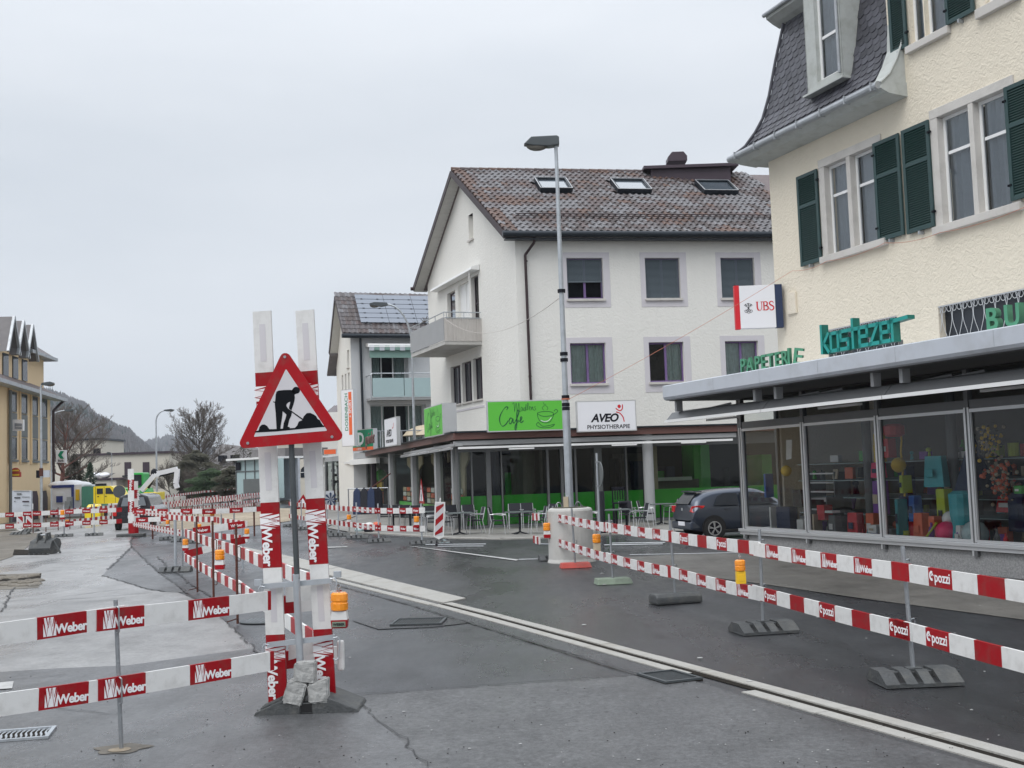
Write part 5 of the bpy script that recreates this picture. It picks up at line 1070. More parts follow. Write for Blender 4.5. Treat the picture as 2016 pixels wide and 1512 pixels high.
mb = MB(); mb.prism([(X0 + .12, y, z) for y, z in ((.40, 11.62), (.22, 11.70), (.06, 11.80), (.04, 11.90), (.45, 12.0))], (DX0 - X0 - .13, 0, 0)); part('upper_cornice', mb, 'grey_wood', cb, TU, recalc=True)
mb = MB(); mb.cyl((X0 + .08, .02, 11.9), (DX0 - .02, .02, 11.9), .05, n=10); part('upper_gutter', mb, 'zinc', cb, TU)
# dormer
dx0, dx1, dz0, dz1, dy = DX0, DX1, DZ0, 12.4, -.22
mb = MB(); wall_mb(dx0, dx1, dz0, dz1, [(dx0 + .36, dx1 - .18, dz0 + .16, dz1 - .3)], .16, mb=mb, y=dy)
mb.prism([(dx0, dy, dz0), (dx0, dy, dz1), (dx0, .5, dz1), (dx0, .10, dz0 + .6), (dx0, -.03, dz0)], (.03, 0, 0)); mb.prism([(dx1 - .03, dy, dz0), (dx1 - .03, dy, dz1), (dx1 - .03, .5, dz1), (dx1 - .03, .1, dz0 + .6), (dx1 - .03, -.03, dz0)], (.03, 0, 0))
dmr = part('dormer', mb, 'grey_wood', cb, TU)
part('dormer_sill', MB().box(dx0 - .06, dx1 + .06, dy - .09, 0, dz0 - .05, dz0 - .003), 'grey_wood', dmr, TU, bevel=.006)
mb = MB(); mb.tube([(dx1 - .08, dy - .04, dz0 + .1), (dx1 - .08, dy - .04, dz1)], .03, 8); part('dormer_downpipe', mb, 'zinc', dmr, TU)
window(cb, TU @ Matrix.Translation((0, dy, 0)), dx0 + .36, dx1 - .18, dz0 + .16, dz1 - .3, y=.09, fw=.06, cols=1, rows=(.36,), pane='glass_up', back=('curtain_white', 'full'), name='dormer_window')
# --- letters and signs on the canopy
def letters(s, size, m, ms, T, ext, bold, name, label, cat='sign', sp=1.0):
    t = thing(name, label, cat, T)
    x = 0
    for ch in s:
        me = text_mesh(ch, size, m, ext, bold)
        w_ = max(v.co.x for v in me.vertices)
        me2 = me.copy(); me2.materials.append(M[ms])
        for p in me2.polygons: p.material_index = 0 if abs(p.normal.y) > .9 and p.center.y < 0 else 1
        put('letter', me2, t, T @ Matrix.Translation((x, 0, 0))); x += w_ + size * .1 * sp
    return t
yl = -1.25
letters('PAPETER', .385, 'sage', 'sage_side', TS @ Matrix.Translation((2.28, yl, 3.68)), .03, .006, 'shop_lettering', 'sage green capital letters reading PAPETERIE on the left end of the shop canopy', sp=.7)
tl_ = bpy.data.objects['shop_lettering']
for k, (ch, x, r, z) in enumerate((('I', 3.90, 8, 0), ('E', 4.03, 30, .0))):
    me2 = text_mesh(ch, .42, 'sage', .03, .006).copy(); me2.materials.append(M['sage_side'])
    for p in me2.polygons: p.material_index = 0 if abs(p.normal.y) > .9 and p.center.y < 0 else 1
    put('letter', me2, tl_, TS @ Matrix.Translation((x, yl, 3.69)) @ Matrix.Rotation(math.radians(r), 4, 'Z') @ Matrix.Rotation(math.radians(10 * k), 4, 'Y'))
letters('BUCHHANDLUNG', .45, 'sage', 'sage_side', TS @ Matrix.Translation((8.62, -.95, 3.72)), .05, .01, 'shop_lettering', 'sage green capital letters reading BUCH... cut by the right edge', sp=2.4)
# teal name sign: squared lower case letters as solid blocks
KT = TS @ Matrix.Translation((4.95, -1.12, 3.79)); kn = thing('shop_name_sign', 'teal block lettering reading kostezer standing on the grey canopy', 'sign', KT)
hK = .40; u_ = .062
def blk(paths, w_):
    mb = MB()
    for pth in paths:
        for a, b in zip(pth[:-1], pth[1:]):
            a3, b3 = V((a[0], -.06, a[1])), V((b[0], -.06, b[1])); d = (b3 - a3).normalized() * (u_ / 2 - .002); mb.bar(a3 - d, b3 + d, .14, u_, 0, up=(0, 0, 1) if abs(d.z) < abs(d.x) * 3 else (1, 0, 0))
    return mb
xh = .30
G_ = {'k': [[(0, 0), (0, .46)], [(.19, xh), (.06, .15), (.19, 0)]], 'o': [[(0, 0), (.2, 0), (.2, xh), (0, xh), (0, 0)]], 's': [[(.2, xh), (0, xh), (0, .15), (.2, .15), (.2, 0), (0, 0)]], 't': [[(.04, 0), (.04, .46)], [(-.05, xh), (.16, xh)]], 'e': [[(.2, 0), (0, 0), (0, xh), (.2, xh), (.2, .15), (.0, .15)]], 'z': [[(0, xh), (.2, xh), (0, 0), (.2, 0)]], 'r': [[(0, 0), (0, xh), (.0, xh), (0, xh + .02)], [(0, xh), (.36, xh + .02)]]}
x = 0
for ch, adv in zip('kostezer', (.27, .28, .29, .22, .28, .28, .28, .3)):
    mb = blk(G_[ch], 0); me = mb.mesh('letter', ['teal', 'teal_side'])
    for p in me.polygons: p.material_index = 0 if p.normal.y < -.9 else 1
    put('letter', me, kn, KT @ Matrix.Translation((x, 0, 0))); x += adv
mb = MB();
for x in (.05, .6, 1.2, 1.9): part('sign_support', MB().box(x, x + .03, -.02, .05, -.13, .0), 'alu_dark', kn)
# bank sign: box across the corner
BT = TR(V((AY(1492, 644, 25.2).x, 25.2, 0)), 0); bs = thing('bank_sign', 'white box sign with three crossed keys and red letters UBS, red left edge', 'sign', BT)
p00, p10, p11, p01 = AY(1459, 647, 25.2), AY(1545, 644, 25.2), AY(1532, 560, 25.2), AY(1451, 563, 25.2)
xa, xb, za, zb_ = (p00.x + p01.x) / 2, (p10.x + p11.x) / 2 - .13, p00.z, p01.z
part('sign_box', MB().box(xa + .02, xb, 0, .16, za, zb_, 0, Matrix.Translation((0, 25.2, 0))), 'sign_white', bs, I4, bevel=.01)
part('red_edge', MB().box(xa - .085, xa + .018, .01, .14, za - .01, zb_ + .01, 0, Matrix.Translation((0, 25.2, 0))), 'bank_red', bs, I4)
part('dark_mount', MB().box(xb + .002, xb + .16, .005, .17, za, zb_ + .01, 0, Matrix.Translation((0, 25.2, 0))), 'navy', bs, I4)
bt = lambda x, z: TR((xa + (xb - xa) * x, 25.2 - .004, za + (zb_ - za) * z))
mb = MB(); s_ = .2
def serif(ch):
    mb = MB()
    if ch == 'U': stroke(mb, [(0, .9), (0, .35), (.08, .08), (.24, 0), (.40, .08), (.48, .35), (.48, .9)], lambda t: .15 if t < .4 else .07, smooth=3); mb.box(-.14, .12, -.002, 0, .9, .96); mb.box(.38, .58, -.002, 0, .9, .96)
    if ch == 'B':
        mb.box(0, .14, -.002, 0, 0, .96); mb.box(-.08, .0, -.002, 0, 0, .05); mb.box(-.08, .0, -.002, 0, .91, .96)
        stroke(mb, [(.1, .93), (.3, .93), (.44, .82), (.42, .6), (.28, .5), (.1, .49)], lambda t: .07 + .07 * math.sin(math.pi * t), smooth=3); stroke(mb, [(.1, .49), (.32, .49), (.5, .38), (.5, .14), (.32, .03), (.1, .03)], lambda t: .07 + .08 * math.sin(math.pi * t), smooth=3)
    if ch == 'S': stroke(mb, [(.44, .74), (.36, .92), (.2, .95), (.04, .84), (.04, .66), (.2, .53), (.38, .42), (.46, .24), (.36, .06), (.2, 0), (.06, .06), (.0, .26)], lambda t: .06 + .09 * math.sin(math.pi * t), smooth=3)
    for i, v in enumerate(mb.v): mb.v[i] = (v[0] * s_, v[1], v[2] * s_)
    return mb
for ch, x in (('U', .50), ('B', .665), ('S', .835)): part('letter', serif(ch), 'bank_red', bs, bt(x, .41))
mb = MB()
for a in (-40, 0, 40):
    c, s2 = math.cos(math.radians(a)), math.sin(math.radians(a)); rot = lambda x, z: (x * c + z * s2, -x * s2 + z * c)
    stroke(mb, [rot(0, -.08), rot(0, .11)], .011, smooth=1); stroke(mb, [rot(-.028, .10), rot(.028, .10)], .014, smooth=1); stroke(mb, [rot(-.024, .07), rot(.024, .07)], .01, smooth=1)
    stroke(mb, [rot(.03 * math.cos(t), -.085 + .026 * math.sin(t)) for t in [k * math.pi / 5 for k in range(11)]], .009, smooth=1)
part('keys_emblem', mb, 'ink', bs, bt(.255, .47) @ Matrix.Translation((0, -.001, 0)))
# =================================================================== WHITE HOUSE WITH THE CAFE
WO = AY(1034, 1046, 41.0); WO.z = 0
a_ = math.radians(10.5)
WF = Frame(WO, (math.cos(a_), math.sin(a_), 0)); TF = WF.M
WG = Frame(WO, -D); TG = WG.M                  # gable wall: local x is negative going away
wh = thing('white_gable_house', 'white rendered gable house with brown tiled roof, lilac window bands and balcony', 'building', TF)
WL = 21.0
ups = [(1.85, 3.18, 7.98, 9.46), (4.76, 6.07, 7.98, 9.46), (7.64, 8.94, 7.97, 9.46)]
los = [(1.86, 3.16, 4.94, 6.39), (4.77, 6.08, 4.94, 6.38), (7.66, 8.93, 4.88, 6.38)]
part('wall', wall_mb(0, WL, 3.1, 10.32, ups + los, .22), 'white_render', wh, TF)
for h, o in [(h, .19) for h in ups] + [(h, .19) for h in los]:
    a, b, c, d = h; lo_ = c < 6; bt_ = .36 if lo_ else .31
    mb = MB(); y = -.012; e = .003
    mb.box(a - o, a - e, y, 0, c - bt_, d + .2); mb.box(b + e, b + o + .06, y, 0, c - bt_, d + .2); mb.box(a - e, b + e, y, 0, d + e, d + .2); mb.box(a - e, b + e, y, 0, c - bt_, c - e); part('window_band', mb, 'surround', wh, TF)
for i, (a, b, c, d) in enumerate(ups): window(wh, TF, a, b, c, d, y=.15, fw=.06, frame='purple_frame', cols=2, blind=(.56, .97, .97)[i], sill=(.05, .09, .09, 'stone_trim'), back=None)
for i, (a, b, c, d) in enumerate(los): window(wh, TF, a, b, c, d, y=.15, fw=.06, frame='purple_frame', cols=2, back=('curtain', 'full') if i != 1 else ('curtain', 'right'), sill=(.05, .09, .09, 'stone_trim'))
# gable wall
gx = lambda s_: -s_
gh = [(-5.10, -4.55, 11.1, 12.1), (-8.25, -7.15, 6.98, 9.45), (-6.75, -5.35, 7.4, 9.55), (-5.05, -4.15, 6.98, 9.6), (-8.1, -6.75, 4.75, 6.33), (-6.55, -5.35, 4.75, 6.36), (-5.15, -4.05, 4.75, 6.38)]
mb = wall_mb(-11.1, 0, 3.1, 10.3, gh[1:], .2)
mb.poly([(-11.1, 0, 10.3), (0, 0, 10.3), (-5.55, 0, 13.9)]) if False else None
# gable triangle with its small attic opening (split round the hole)
ax0, ax1, az0, az1 = gh[0]
ztop = lambda x: 10.3 + (3.72) * (1 - abs(x + 5.55) / 5.55)
P = lambda x, z: (x, 0, z)
mb.poly([P(-11.1, 10.3), P(-5.55, 10.3), P(ax0, 10.3), P(ax0, az0), P(ax0, az1), P(ax0, ztop(ax0)), P(-5.55, ztop(-5.55))]); mb.poly([P(ax1, 10.3), P(0, 10.3), P(ax1, ztop(ax1)), P(ax1, az1), P(ax1, az0)])
mb.quad(P(ax0, 10.3), P(ax1, 10.3), P(ax1, az0), P(ax0, az0)); mb.quad(P(ax0, az1), P(ax1, az1), P(ax1, ztop(ax1)), P(ax0, ztop(ax0)))
mb.quad((ax0, 0, az0), (ax0, 0, az1), (ax0, .2, az1), (ax0, .2, az0)); mb.quad((ax0, .2, az0), (ax1, .2, az0), (ax1, .2, az1), (ax0, .2, az1)); mb.quad((ax0, 0, az0), (ax0, .2, az0), (ax1, .2, az0), (ax1, 0, az0))
part('gable_wall', mb, 'white_render', wh, TG)
part('attic_sill', MB().box(ax0 - .05, ax1 + .05, -.08, .1, az0 - .07, az0 - .003), 'stone_trim', wh, TG)
window(wh, TG, *gh[1], y=.15, frame='brown_frame', cols=1, rows=(.55,), back=None, name='balcony_door'); window(wh, TG, *gh[2], y=.1, frame='white_frame', cols=2, pane='white_frame'); window(wh, TG, *gh[3], y=.15, frame='brown_frame', cols=1, rows=(.6,), name='balcony_door')
for h in gh[4:]: window(wh, TG, *h, y=.13, frame='brown_frame', cols=2, pane='pane_dark', blind=.0 or None, sill=(.04, .08, .07, 'stone_trim'))
mb = MB(); mb.box(-11.1, -3.9, -.02, -.001, 4.42, 4.5); part('string_course', mb, 'surround', wh, TG)
mb = MB(); mb.prism([(-9.5, y, z) for y, z in ((-.02, 9.95), (-.35, 9.83), (-.37, 9.74), (-.02, 9.72))], (5.6, 0, 0)); aw = part('awning_case', mb, 'white_frame', wh, TG, recalc=True)
part('awning_crank', MB().cyl((-4.35, -.3, 9.75), (-4.3, -.35, 8.0), .018, n=6), 'white_frame', aw, TG)
# balcony
bo = 1.5
mb = MB(); mb.box(-8.7, -3.95, -bo, -.002, 6.82, 6.97); part('balcony_slab', mb, 'concrete', wh, TG)
part('balcony_front', MB().box(-8.7, -3.95, -bo - .03, -bo, 6.99, 7.86), 'balcony_grey', wh, TG)
mb = MB(); n = 22
for i in range(n): y0 = -bo + bo * i / n; part('balustrade_panel', MB().box(-3.95, -3.92, y0 + .006, y0 + bo / n - .006, 6.95, 7.82), 'balcony_sheet', wh, TG) if i % 2 else part('balustrade_panel', MB().box(-3.965, -3.935, y0 + .002, y0 + bo / n - .002, 6.95, 7.82), 'balcony_sheet', wh, TG)
mb = MB(); mb.tube([(-8.7, -bo, 8.06), (-3.93, -bo, 8.06), (-3.93, -.02, 8.06)], .022, 6)
for x in (-8.6, -7.4, -6.2, -5.1, -3.95): mb.cyl((x, -bo, 7.8), (x, -bo, 8.06), .016, n=5)
for y in (-1.4, -.7): mb.cyl((-3.93, y, 7.8), (-3.93, y, 8.06), .016, n=5)
mb.box(-3.96, -3.90, -bo, -.02, 7.83, 7.86); part('balcony_rail', mb, 'galv', wh, TG)
mb = MB(); rb = random.Random(2)
for i in range(14): mb.cyl((-6.5, -bo - .02, 8.0), (-6.5 + rb.uniform(-.25, .25), -bo + rb.uniform(-.2, .1), 8.0 + rb.uniform(0, .3)), .012, n=4)
put('balcony_plant', mb.mesh('balcony_plant', 'twigs'), None, TG, 'small leafless twigs on the grey balcony rail of the white house', 'plant')
# roof
E0 = WG.w(.35, -.5, 10.32); P0_ = WG.w(-5.6, -.5, 14.06); E9 = WG.w(-11.6, -.5, 10.32); rx = WF.x
Ld = 22.0
slope = (P0_ - E0); sl_n = slope - rx * slope.dot(rx); bh = sl_n.normalized(); nn = rx.cross(bh).normalized()
mb = MB(); th = V((0, 0, -.16)); q = [E0, E0 + rx * Ld, P0_ + rx * Ld, P0_]
mb.prism([p + th * .3 for p in q], th); q2 = [P0_, P0_ + rx * Ld, E9 + rx * Ld, E9]; mb.prism([p + th * .3 for p in q2], th)
part('roof', mb, 'tile0', wh, I4, recalc=True)
# soffit boards under the gable overhang, barge boards
for A, B in ((E0, P0_), (E9, P0_)):
    nb = 34
    mb = MB()
    for i in range(nb):
        a = A.lerp(B, i / nb) + V((0, 0, -.24)); b = A.lerp(B, (i + .93) / nb) + V((0, 0, -.24)); w_ = -WG.y * -.62
        mb.prism([a, b, b + w_, a + w_], (0, 0, -.015))
    o = part('soffit_boards', mb, 'soffit', wh, I4, recalc=True); o['kind'] = 'stuff'
    mb = MB(); mb.bar(A + V((0, 0, -.14)) - WG.y * .015, B + V((0, 0, -.14)) - WG.y * .015, .03, .24, up=(0, 0, 1)); part('barge_board', mb, 'gutter_brown', wh, I4)
# pantiles
tw_, tl2 = .245, .335
def tile_mb():
    mb = MB(); xs = [-.125, -.10, -.06, -.01, .04, .08, .125]; hs = [.01, .035, .052, .03, .006, .0, .01]
    vs = [V((x, 0, h + .028)) for x, h in zip(xs, hs)] + [V((x, tl2 + .06, h)) for x, h in zip(xs, hs)]; n = len(xs)
    mb.add(vs, [(i, i + 1, n + i + 1, n + i) for i in range(n - 1)]); mb.add([V((x, 0, h + .028)) for x, h in zip(xs, hs)] + [V((x, 0, h)) for x, h in zip(xs, hs)], [(i, n + i, n + i + 1, i + 1) for i in range(n - 1)]); return mb
tmb = tile_mb(); tmes = [tmb.mesh('roof_tile', 'tile%d' % k) for k in range(5)]
def roof_M(o): return Matrix(((rx.x, bh.x, nn.x, o.x), (rx.y, bh.y, nn.y, o.y), (rx.z, bh.z, nn.z, o.z), (0, 0, 0, 1)))
rt = random.Random(33); Ls = sl_n.length; nrow = int(Ls / tl2) + 1; rest = [MB() for _ in range(5)]; c_ = 0
from mathutils import noise as mnoise
sky_px = [((1030, 356), (1127, 388)), ((1183, 358), (1283, 390)), ((1353, 361), (1453, 392))]
def on_roof(u, v):
    d = ray(u, v); p = EYEV + d * ((E0 - EYEV).dot(nn) / d.dot(nn)); return (p - E0).dot(rx), (p - E0).dot(bh)
skyl = []
for (u0, v0), (u1, v1) in sky_px:
    tlx, tly = on_roof(u0, v0 + 2); brx, bry = on_roof(u1, v1 - 8); trx, _ = on_roof(u1 - 35, v0 + 2); skyl.append((brx - (trx - tlx), brx, bry, tly))
T0r = roof_M(E0)
order = []
for r in range(nrow):
    y0 = r * tl2; skew = slope.dot(rx) * min(1, y0 / Ls); n = int(Ld / tw_)
    for i in range(n):
        x = skew + .12 + i * tw_
        if x > 11.6: continue
        if any(s_[0] - .02 < x < s_[1] + .02 and s_[2] - .1 < y0 + .15 < s_[3] + .1 for s_ in skyl): continue
        g = mnoise.noise(V((x * .55, y0 * 1.1, 3))) + .4 * mnoise.noise(V((x * 2.2, y0 * 2.2, 9))) + .6 * rt.uniform(-.5, .5)
        k = 2 if g > .18 else 1 if g > .0 else (4 if g > -.14 else (0 if g > -.36 else 3))
        if x < skew + .5 and rt.random() < .6: k = 3
        order.append((r, x, y0, k))
for j, (r, x, y0, k) in enumerate(order):
    T = T0r @ Matrix.Translation((x, y0 + rt.uniform(-.01, .01), rt.uniform(0, .006)))
    if j < 300: put('roof_tile', tmes[k], wh, T)
    else: rest[k].add([T @ V(v) for v in tmb.v], tmb.f)
for k in range(5): o = part('roof_tiles', rest[k], 'tile%d' % k, wh, I4); o['kind'] = 'stuff'
mb = MB()
for i in range(int(11.8 / .38)):
    p = P0_ + rx * (.38 * i) + V((0, 0, .02)); part('ridge_tile', MB().cyl(p, p + rx * .37, .085 + .014, .085, n=9), 'tile0' if rt.random() < .7 else 'tile3', wh, I4)
mb = MB(); o_ = T0r @ V((0, 1.35, .09)); mb.tube([T0r @ V((.6, 1.32, .11)), T0r @ V((11.6, 1.32, .11))], .018, 5); mb.tube([T0r @ V((.6, 1.32, .2)), T0r @ V((11.6, 1.32, .2))], .018, 5); part('snow_guard', mb, 'gutter_brown', wh, I4)
for sx0, sx1, sy0, sy1 in skyl:
    mb = MB(); f = .09; h = .2
    for a, b, c, d in ((sx0, sx1, sy0, sy0 + f), (sx0, sx1, sy1 - f, sy1), (sx0, sx0 + f, sy0 + f, sy1 - f), (sx1 - f, sx1, sy0 + f, sy1 - f)): mb.box(a, b, c, d, 0, h, 0, T0r)
    s_ = part('skylight', mb, 'gutter_dark', wh, I4)
    part('pane', MB().quad(*[T0r @ V(p) for p in ((sx0 + f, sy0 + f, .13), (sx1 - f, sy0 + f, .13), (sx1 - f, sy1 - f, .13), (sx0 + f, sy1 - f, .13))]), 'pane_sky', s_, I4)
    mb = MB()
    for a, b, c, d in ((sx0, sx1, sy0, sy0 + .02), (sx0, sx1, sy1 - .02, sy1), (sx0, sx0 + .02, sy0, sy1), (sx1 - .02, sx1, sy0, sy1)): mb.box(a, b, c, d, h + .001, h + .02, 0, T0r)
    part('skylight_trim', mb, 'alu', s_, I4)
mb = MB(); g0 = E0 - WF.y * .12 + V((0, 0, -.1)) - rx * .1; mb.cyl(g0, g0 + rx * 21, .11, n=12); part('gutter', mb, 'gutter_dark', wh, I4)
mb = MB(); mb.bar(E0 + V((0, 0, -.26)) + WF.y * .1, E0 + rx * 13 + V((0, 0, -.26)) + WF.y * .1, .3, .05); part('eaves_board', mb, 'gutter_dark', wh, I4)
mb = MB(); mb.cyl(E9 + V((0, 0, -.1)) - rx * .15 - V((0, -.12, 0)), E9 + rx * 5 + V((0, .12, -.1)), .08, n=10); part('gutter', mb, 'gutter_brown', wh, I4)
mb = MB(); mb.tube([WF.w(.62, -.42, 10.15), WF.w(.62, -.38, 9.95), WF.w(.33, -.12, 9.55), WF.w(.35, -.12, 4.4)], .05, 10); part('downpipe', mb, 'gutter_brown', wh, I4)
for z in (9.3, 7.2, 5.2): part('pipe_clamp', MB().cyl(WF.w(.345, -.12, z), WF.w(.345, -.12, z + .05), .062, n=10), 'gutter_brown', wh, I4)
# roof lift house and its cap
c0 = AY(1278, 332, 47.5); c1 = AY(1428, 330, 48.6); zt = AY(1428, 323, 48.6).z - .42
mb = MB(); mb.box(c0.x, c1.x - .1, 47.0, 50.0, c0.z - 1.5, zt - .12); part('roof_superstructure', mb, 'brown_frame', wh, I4); mb = MB()
mb.prism([(c0.x - .3, y, z) for y, z in ((46.8, zt - .12), (50.2, zt + .1), (50.2, zt + .2), (46.8, zt))], (c1.x - c0.x + .5, 0, 0)); part('superstructure_roof', mb, 'brown_frame', wh, I4, recalc=True)
c2 = AY(1330, 320, 48.5); mb = MB(); mb.prism([(c2.x + x, 48.0, c2.z + z) for x, z in ((-.38, -.05), (.42, -.05), (.42, .15), (.28, .33), (-.2, .33), (-.38, .12))], (0, .7, 0)); part('roof_vent', mb, 'brown_frame', wh, I4, recalc=True)
# --------------------------------------------------- cafe ground floor
cc = thing('cafe_pavilion', 'glazed cafe ground floor with brown canopy edge and green lower panels', 'building', TR((-1.8, 39.6, 0)))
dc = V((-.2347, .972, 0)).normalized(); ns = V((-dc.y, dc.x, 0)); nf = -WF.y
Fc = V((-1.96, 38.5, 0)); Gc = V((-1.80, 39.7, 0)) + V((.0, 0, 0)); Lf = 20.0; Lsd = 27.5
def Wz(p, z): return V((p.x, p.y, z))
mb = MB(); A = Fc; B = Fc + rx * Lf; Cc = Fc + dc * 29.2
inn = lambda p, t, k: p
q = [A, B, B + WF.y * 3.5, A + V((3, 4, 0)), Cc - ns * 3.5, Cc]
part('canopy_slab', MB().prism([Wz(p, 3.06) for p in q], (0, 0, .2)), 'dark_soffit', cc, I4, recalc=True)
mb = MB(); e = .03
mb.quad(Wz(A - WF.y * e, 3.02), Wz(B - WF.y * e, 3.02), Wz(B - WF.y * e, 3.24), Wz(A - WF.y * e, 3.24)); mb.quad(Wz(A + ns * e, 3.02), Wz(A + ns * e, 3.24), Wz(Cc + ns * e, 3.24), Wz(Cc + ns * e, 3.02)); mb.quad(Wz(A - WF.y * e, 3.02), Wz(A - WF.y * e, 3.24), Wz(A + ns * e, 3.24), Wz(A + ns * e, 3.02))
part('brown_fascia', mb, 'brown_fascia', cc, I4)
mb = MB(); mb.bar(Wz(A - WF.y * .05, 3.27), Wz(B - WF.y * .05, 3.27), .14, .05); mb.bar(Wz(A + ns * .05, 3.27), Wz(Cc + ns * .05, 3.27), .14, .05); part('roof_edge', mb, 'gutter_dark', cc, I4)
mb = MB(); mb.bar(Wz(A - WF.y * .10 + rx * .1, 2.74), Wz(A - WF.y * .10 + rx * 9.6, 2.74), .06, .07); part('awning_rail', mb, 'white_frame', cc, I4); mb = MB(); mb.bar(Wz(A + WF.y * .2, 2.90), Wz(A + WF.y * .2 + rx * 9.8, 2.90), .3, .14); part('awning_case', mb, 'balcony_grey', cc, I4)
mb = MB(); mb.bar(Wz(A - dc * .0 + ns * .08, 2.74), Wz(A + dc * 12 + ns * .08, 2.70), .05, .06); mb.bar(Wz(A + ns * -.15, 2.86), Wz(A + dc * 12 - ns * .15, 2.84), .25, .10); part('side_awning', mb, 'balcony_grey', cc, I4)
for t in (.8, 3.2, 5.6, 8.0, 10.4): part('awning_arm', MB().bar(Wz(A + dc * t - ns * .1, 2.80), Wz(A + dc * (t + 1.5) + ns * .1, 2.74), .05, .05), 'alu', cc, I4)
for u in (1002, 1205, 1342): p = AY(u, 889, 38.6); part('strip_lamp', MB().bar(Wz(p, 2.66), Wz(p + rx * .85, 2.66), .08, .04), 'white_frame', cc, I4)
CF = Frame(Gc, rx); TCf = CF.M
fx = lambda u: CF.at(u, 1000)[0]
part('pavement_step', MB().box(0, 13, -.02, .2, 0, .12), 'panel_grey', cc, TCf)
mus = [(903, .07), (931, .05), (964, .16), (990, .05), (1081, .08), (1109, .10), (1136, .07), (1236, .05)]
for u, w_ in mus: x = fx(u); part('mullion', MB().box(x - w_ / 2, x + w_ / 2, -.04, .1, .1, 3.0), 'alu_dark', cc, TCf)
xa_, xb2 = fx(903), fx(903) + 17.5
gs_ = [xa_] + [fx(u) for u in (931, 964, 990, 1081, 1109, 1136, 1236, 1400)] + [xb2]
for a, b in zip(gs_[:-1], gs_[1:]): part('front_pane', MB().quad((a, .03, .12), (b, .03, .12), (b, .03, 3.0), (a, .03, 3.0)), 'glass_cafe', cc, TCf)
part('top_rail', MB().box(xa_, xb2, -.03, .1, 2.62, 3.02), 'alu_dark', cc, TCf)
gp_ = [fx(u) for u in (906, 930, 962, 992, 1080, 1138, 1174, 1270, 1460, 1570, 1700)]
for i, (a, b) in enumerate(zip(gp_[:-1], gp_[1:])): part('green_panel', MB().box(a + .03, b - .03, .06 if i > 4 else .04 if 0 else .08, .11, .14, 1.12), 'cafe_green', cc, TCf)
part('pillar', MB().box(fx(1173), fx(1188), -.06, .3, .1, 3.0), 'panel_grey', cc, TCf)
p = AY(1277, 1000, 40.4); part('round_column', MB().cyl((p.x, 39.95, .1), (p.x, 39.95, 3.05), .18, n=20), 'balcony_grey', cc, I4, smooth=False)
part('cream_pilaster', MB().box(fx(1288), fx(1300), .12, .3, 1.12, 3.0), 'beige', cc, TCf)
p = CF.w(fx(1048), 1.5, 0); part('inner_column', MB().cyl((p.x, p.y, .1), (p.x, p.y, 3.0), .42, n=20), 'interior_light', cc, I4)
part('inner_wall', MB().box(xa_ + .1, xb2 + 2, 5.5, 5.6, 0, 3.05), 'interior_dark', cc, TCf); part('inner_floor', MB().box(xa_ + .1, xb2, .15, 5.5, .05, .1), 'interior', cc, TCf)
mb = MB(); r_ = random.Random(14)
for i in range(14):
    x = r_.uniform(xa_ + .3, xb2 - 1); part('inner_partition', MB().box(x, x + r_.uniform(.2, .9), 3 + r_.uniform(0, 2), 3.1 + 2, .1, r_.uniform(1.6, 3.0)), r_.choice(['interior', 'interior_dark', 'navy', 'cafe_green']), cc, TCf)
part('counter', MB().box(fx(1330), fx(1420), 2.2, 2.8, .1, 1.4), 'interior_light', cc, TCf); part('white_counter_top', MB().box(fx(1312), fx(1395), 1.6, 2.2, 1.38, 1.5), 'toywhite', cc, TCf)
# street side of the cafe: glass bays between grey posts
SF_ = Frame(Gc, -dc); TSf = SF_.M
sx = lambda u: SF_.at(u, 1000)[0]
for u, w_ in ((900, .3), (866, .42), (819, .5), (774, .6), (738, .4)): x = sx(u); part('grey_post', MB().box(x - w_ / 2, x + w_ / 2, -.14, .12, 0, 3.0), 'balcony_grey' if u > 740 else 'brown_frame', cc, TSf)
part('side_glass', MB().quad((sx(738), .02, .3), (-.1, .02, .3), (-.1, .02, 2.9), (sx(738), .02, 2.9)), 'glass_side', cc, TSf)
part('side_plinth', MB().box(sx(738), 0, -.04, .1, 0, .45), 'panel_grey', cc, TSf)
for k, (u0, u1) in enumerate(((783, 812), (828, 860), (874, 897))):
    a, b = sx(u0), sx(u1); mb = MB(); w_ = b - a       # arch reflections in the glass, imitated by solid beige shapes
    mb.prism([(a, .5, 2.75), (b, .5, 2.75), (b, .5, 2.4), (b - w_ * .28, .5, 2.1), (b - w_ * .33, .5, 1.0), (a + w_ * .42, .5, 1.0), (a + w_ * .34, .5, 2.1), (a, .5, 2.4)], (0, .06, 0)); part('painted_vault_reflection', mb, 'beige', cc, TSf, recalc=True)
    for i in range(12): part('photo_card', MB().box(a + w_ * (i % 4) / 4 + .05, a + w_ * (i % 4 + .85) / 4, .28, .30, .75 + (i // 4) * .22, .93 + (i // 4) * .22), ('coral', 'toywhite', 'beige')[(i * 7 + k) % 3], cc, TSf)
    part('green_panel', MB().box(a, b, .1, .14, .46, .72), 'cafe_green', cc, TSf)
part('inner_wall', MB().box(sx(700), -1, 3.0, 3.1, 0, 3.0), 'interior', cc, TSf)
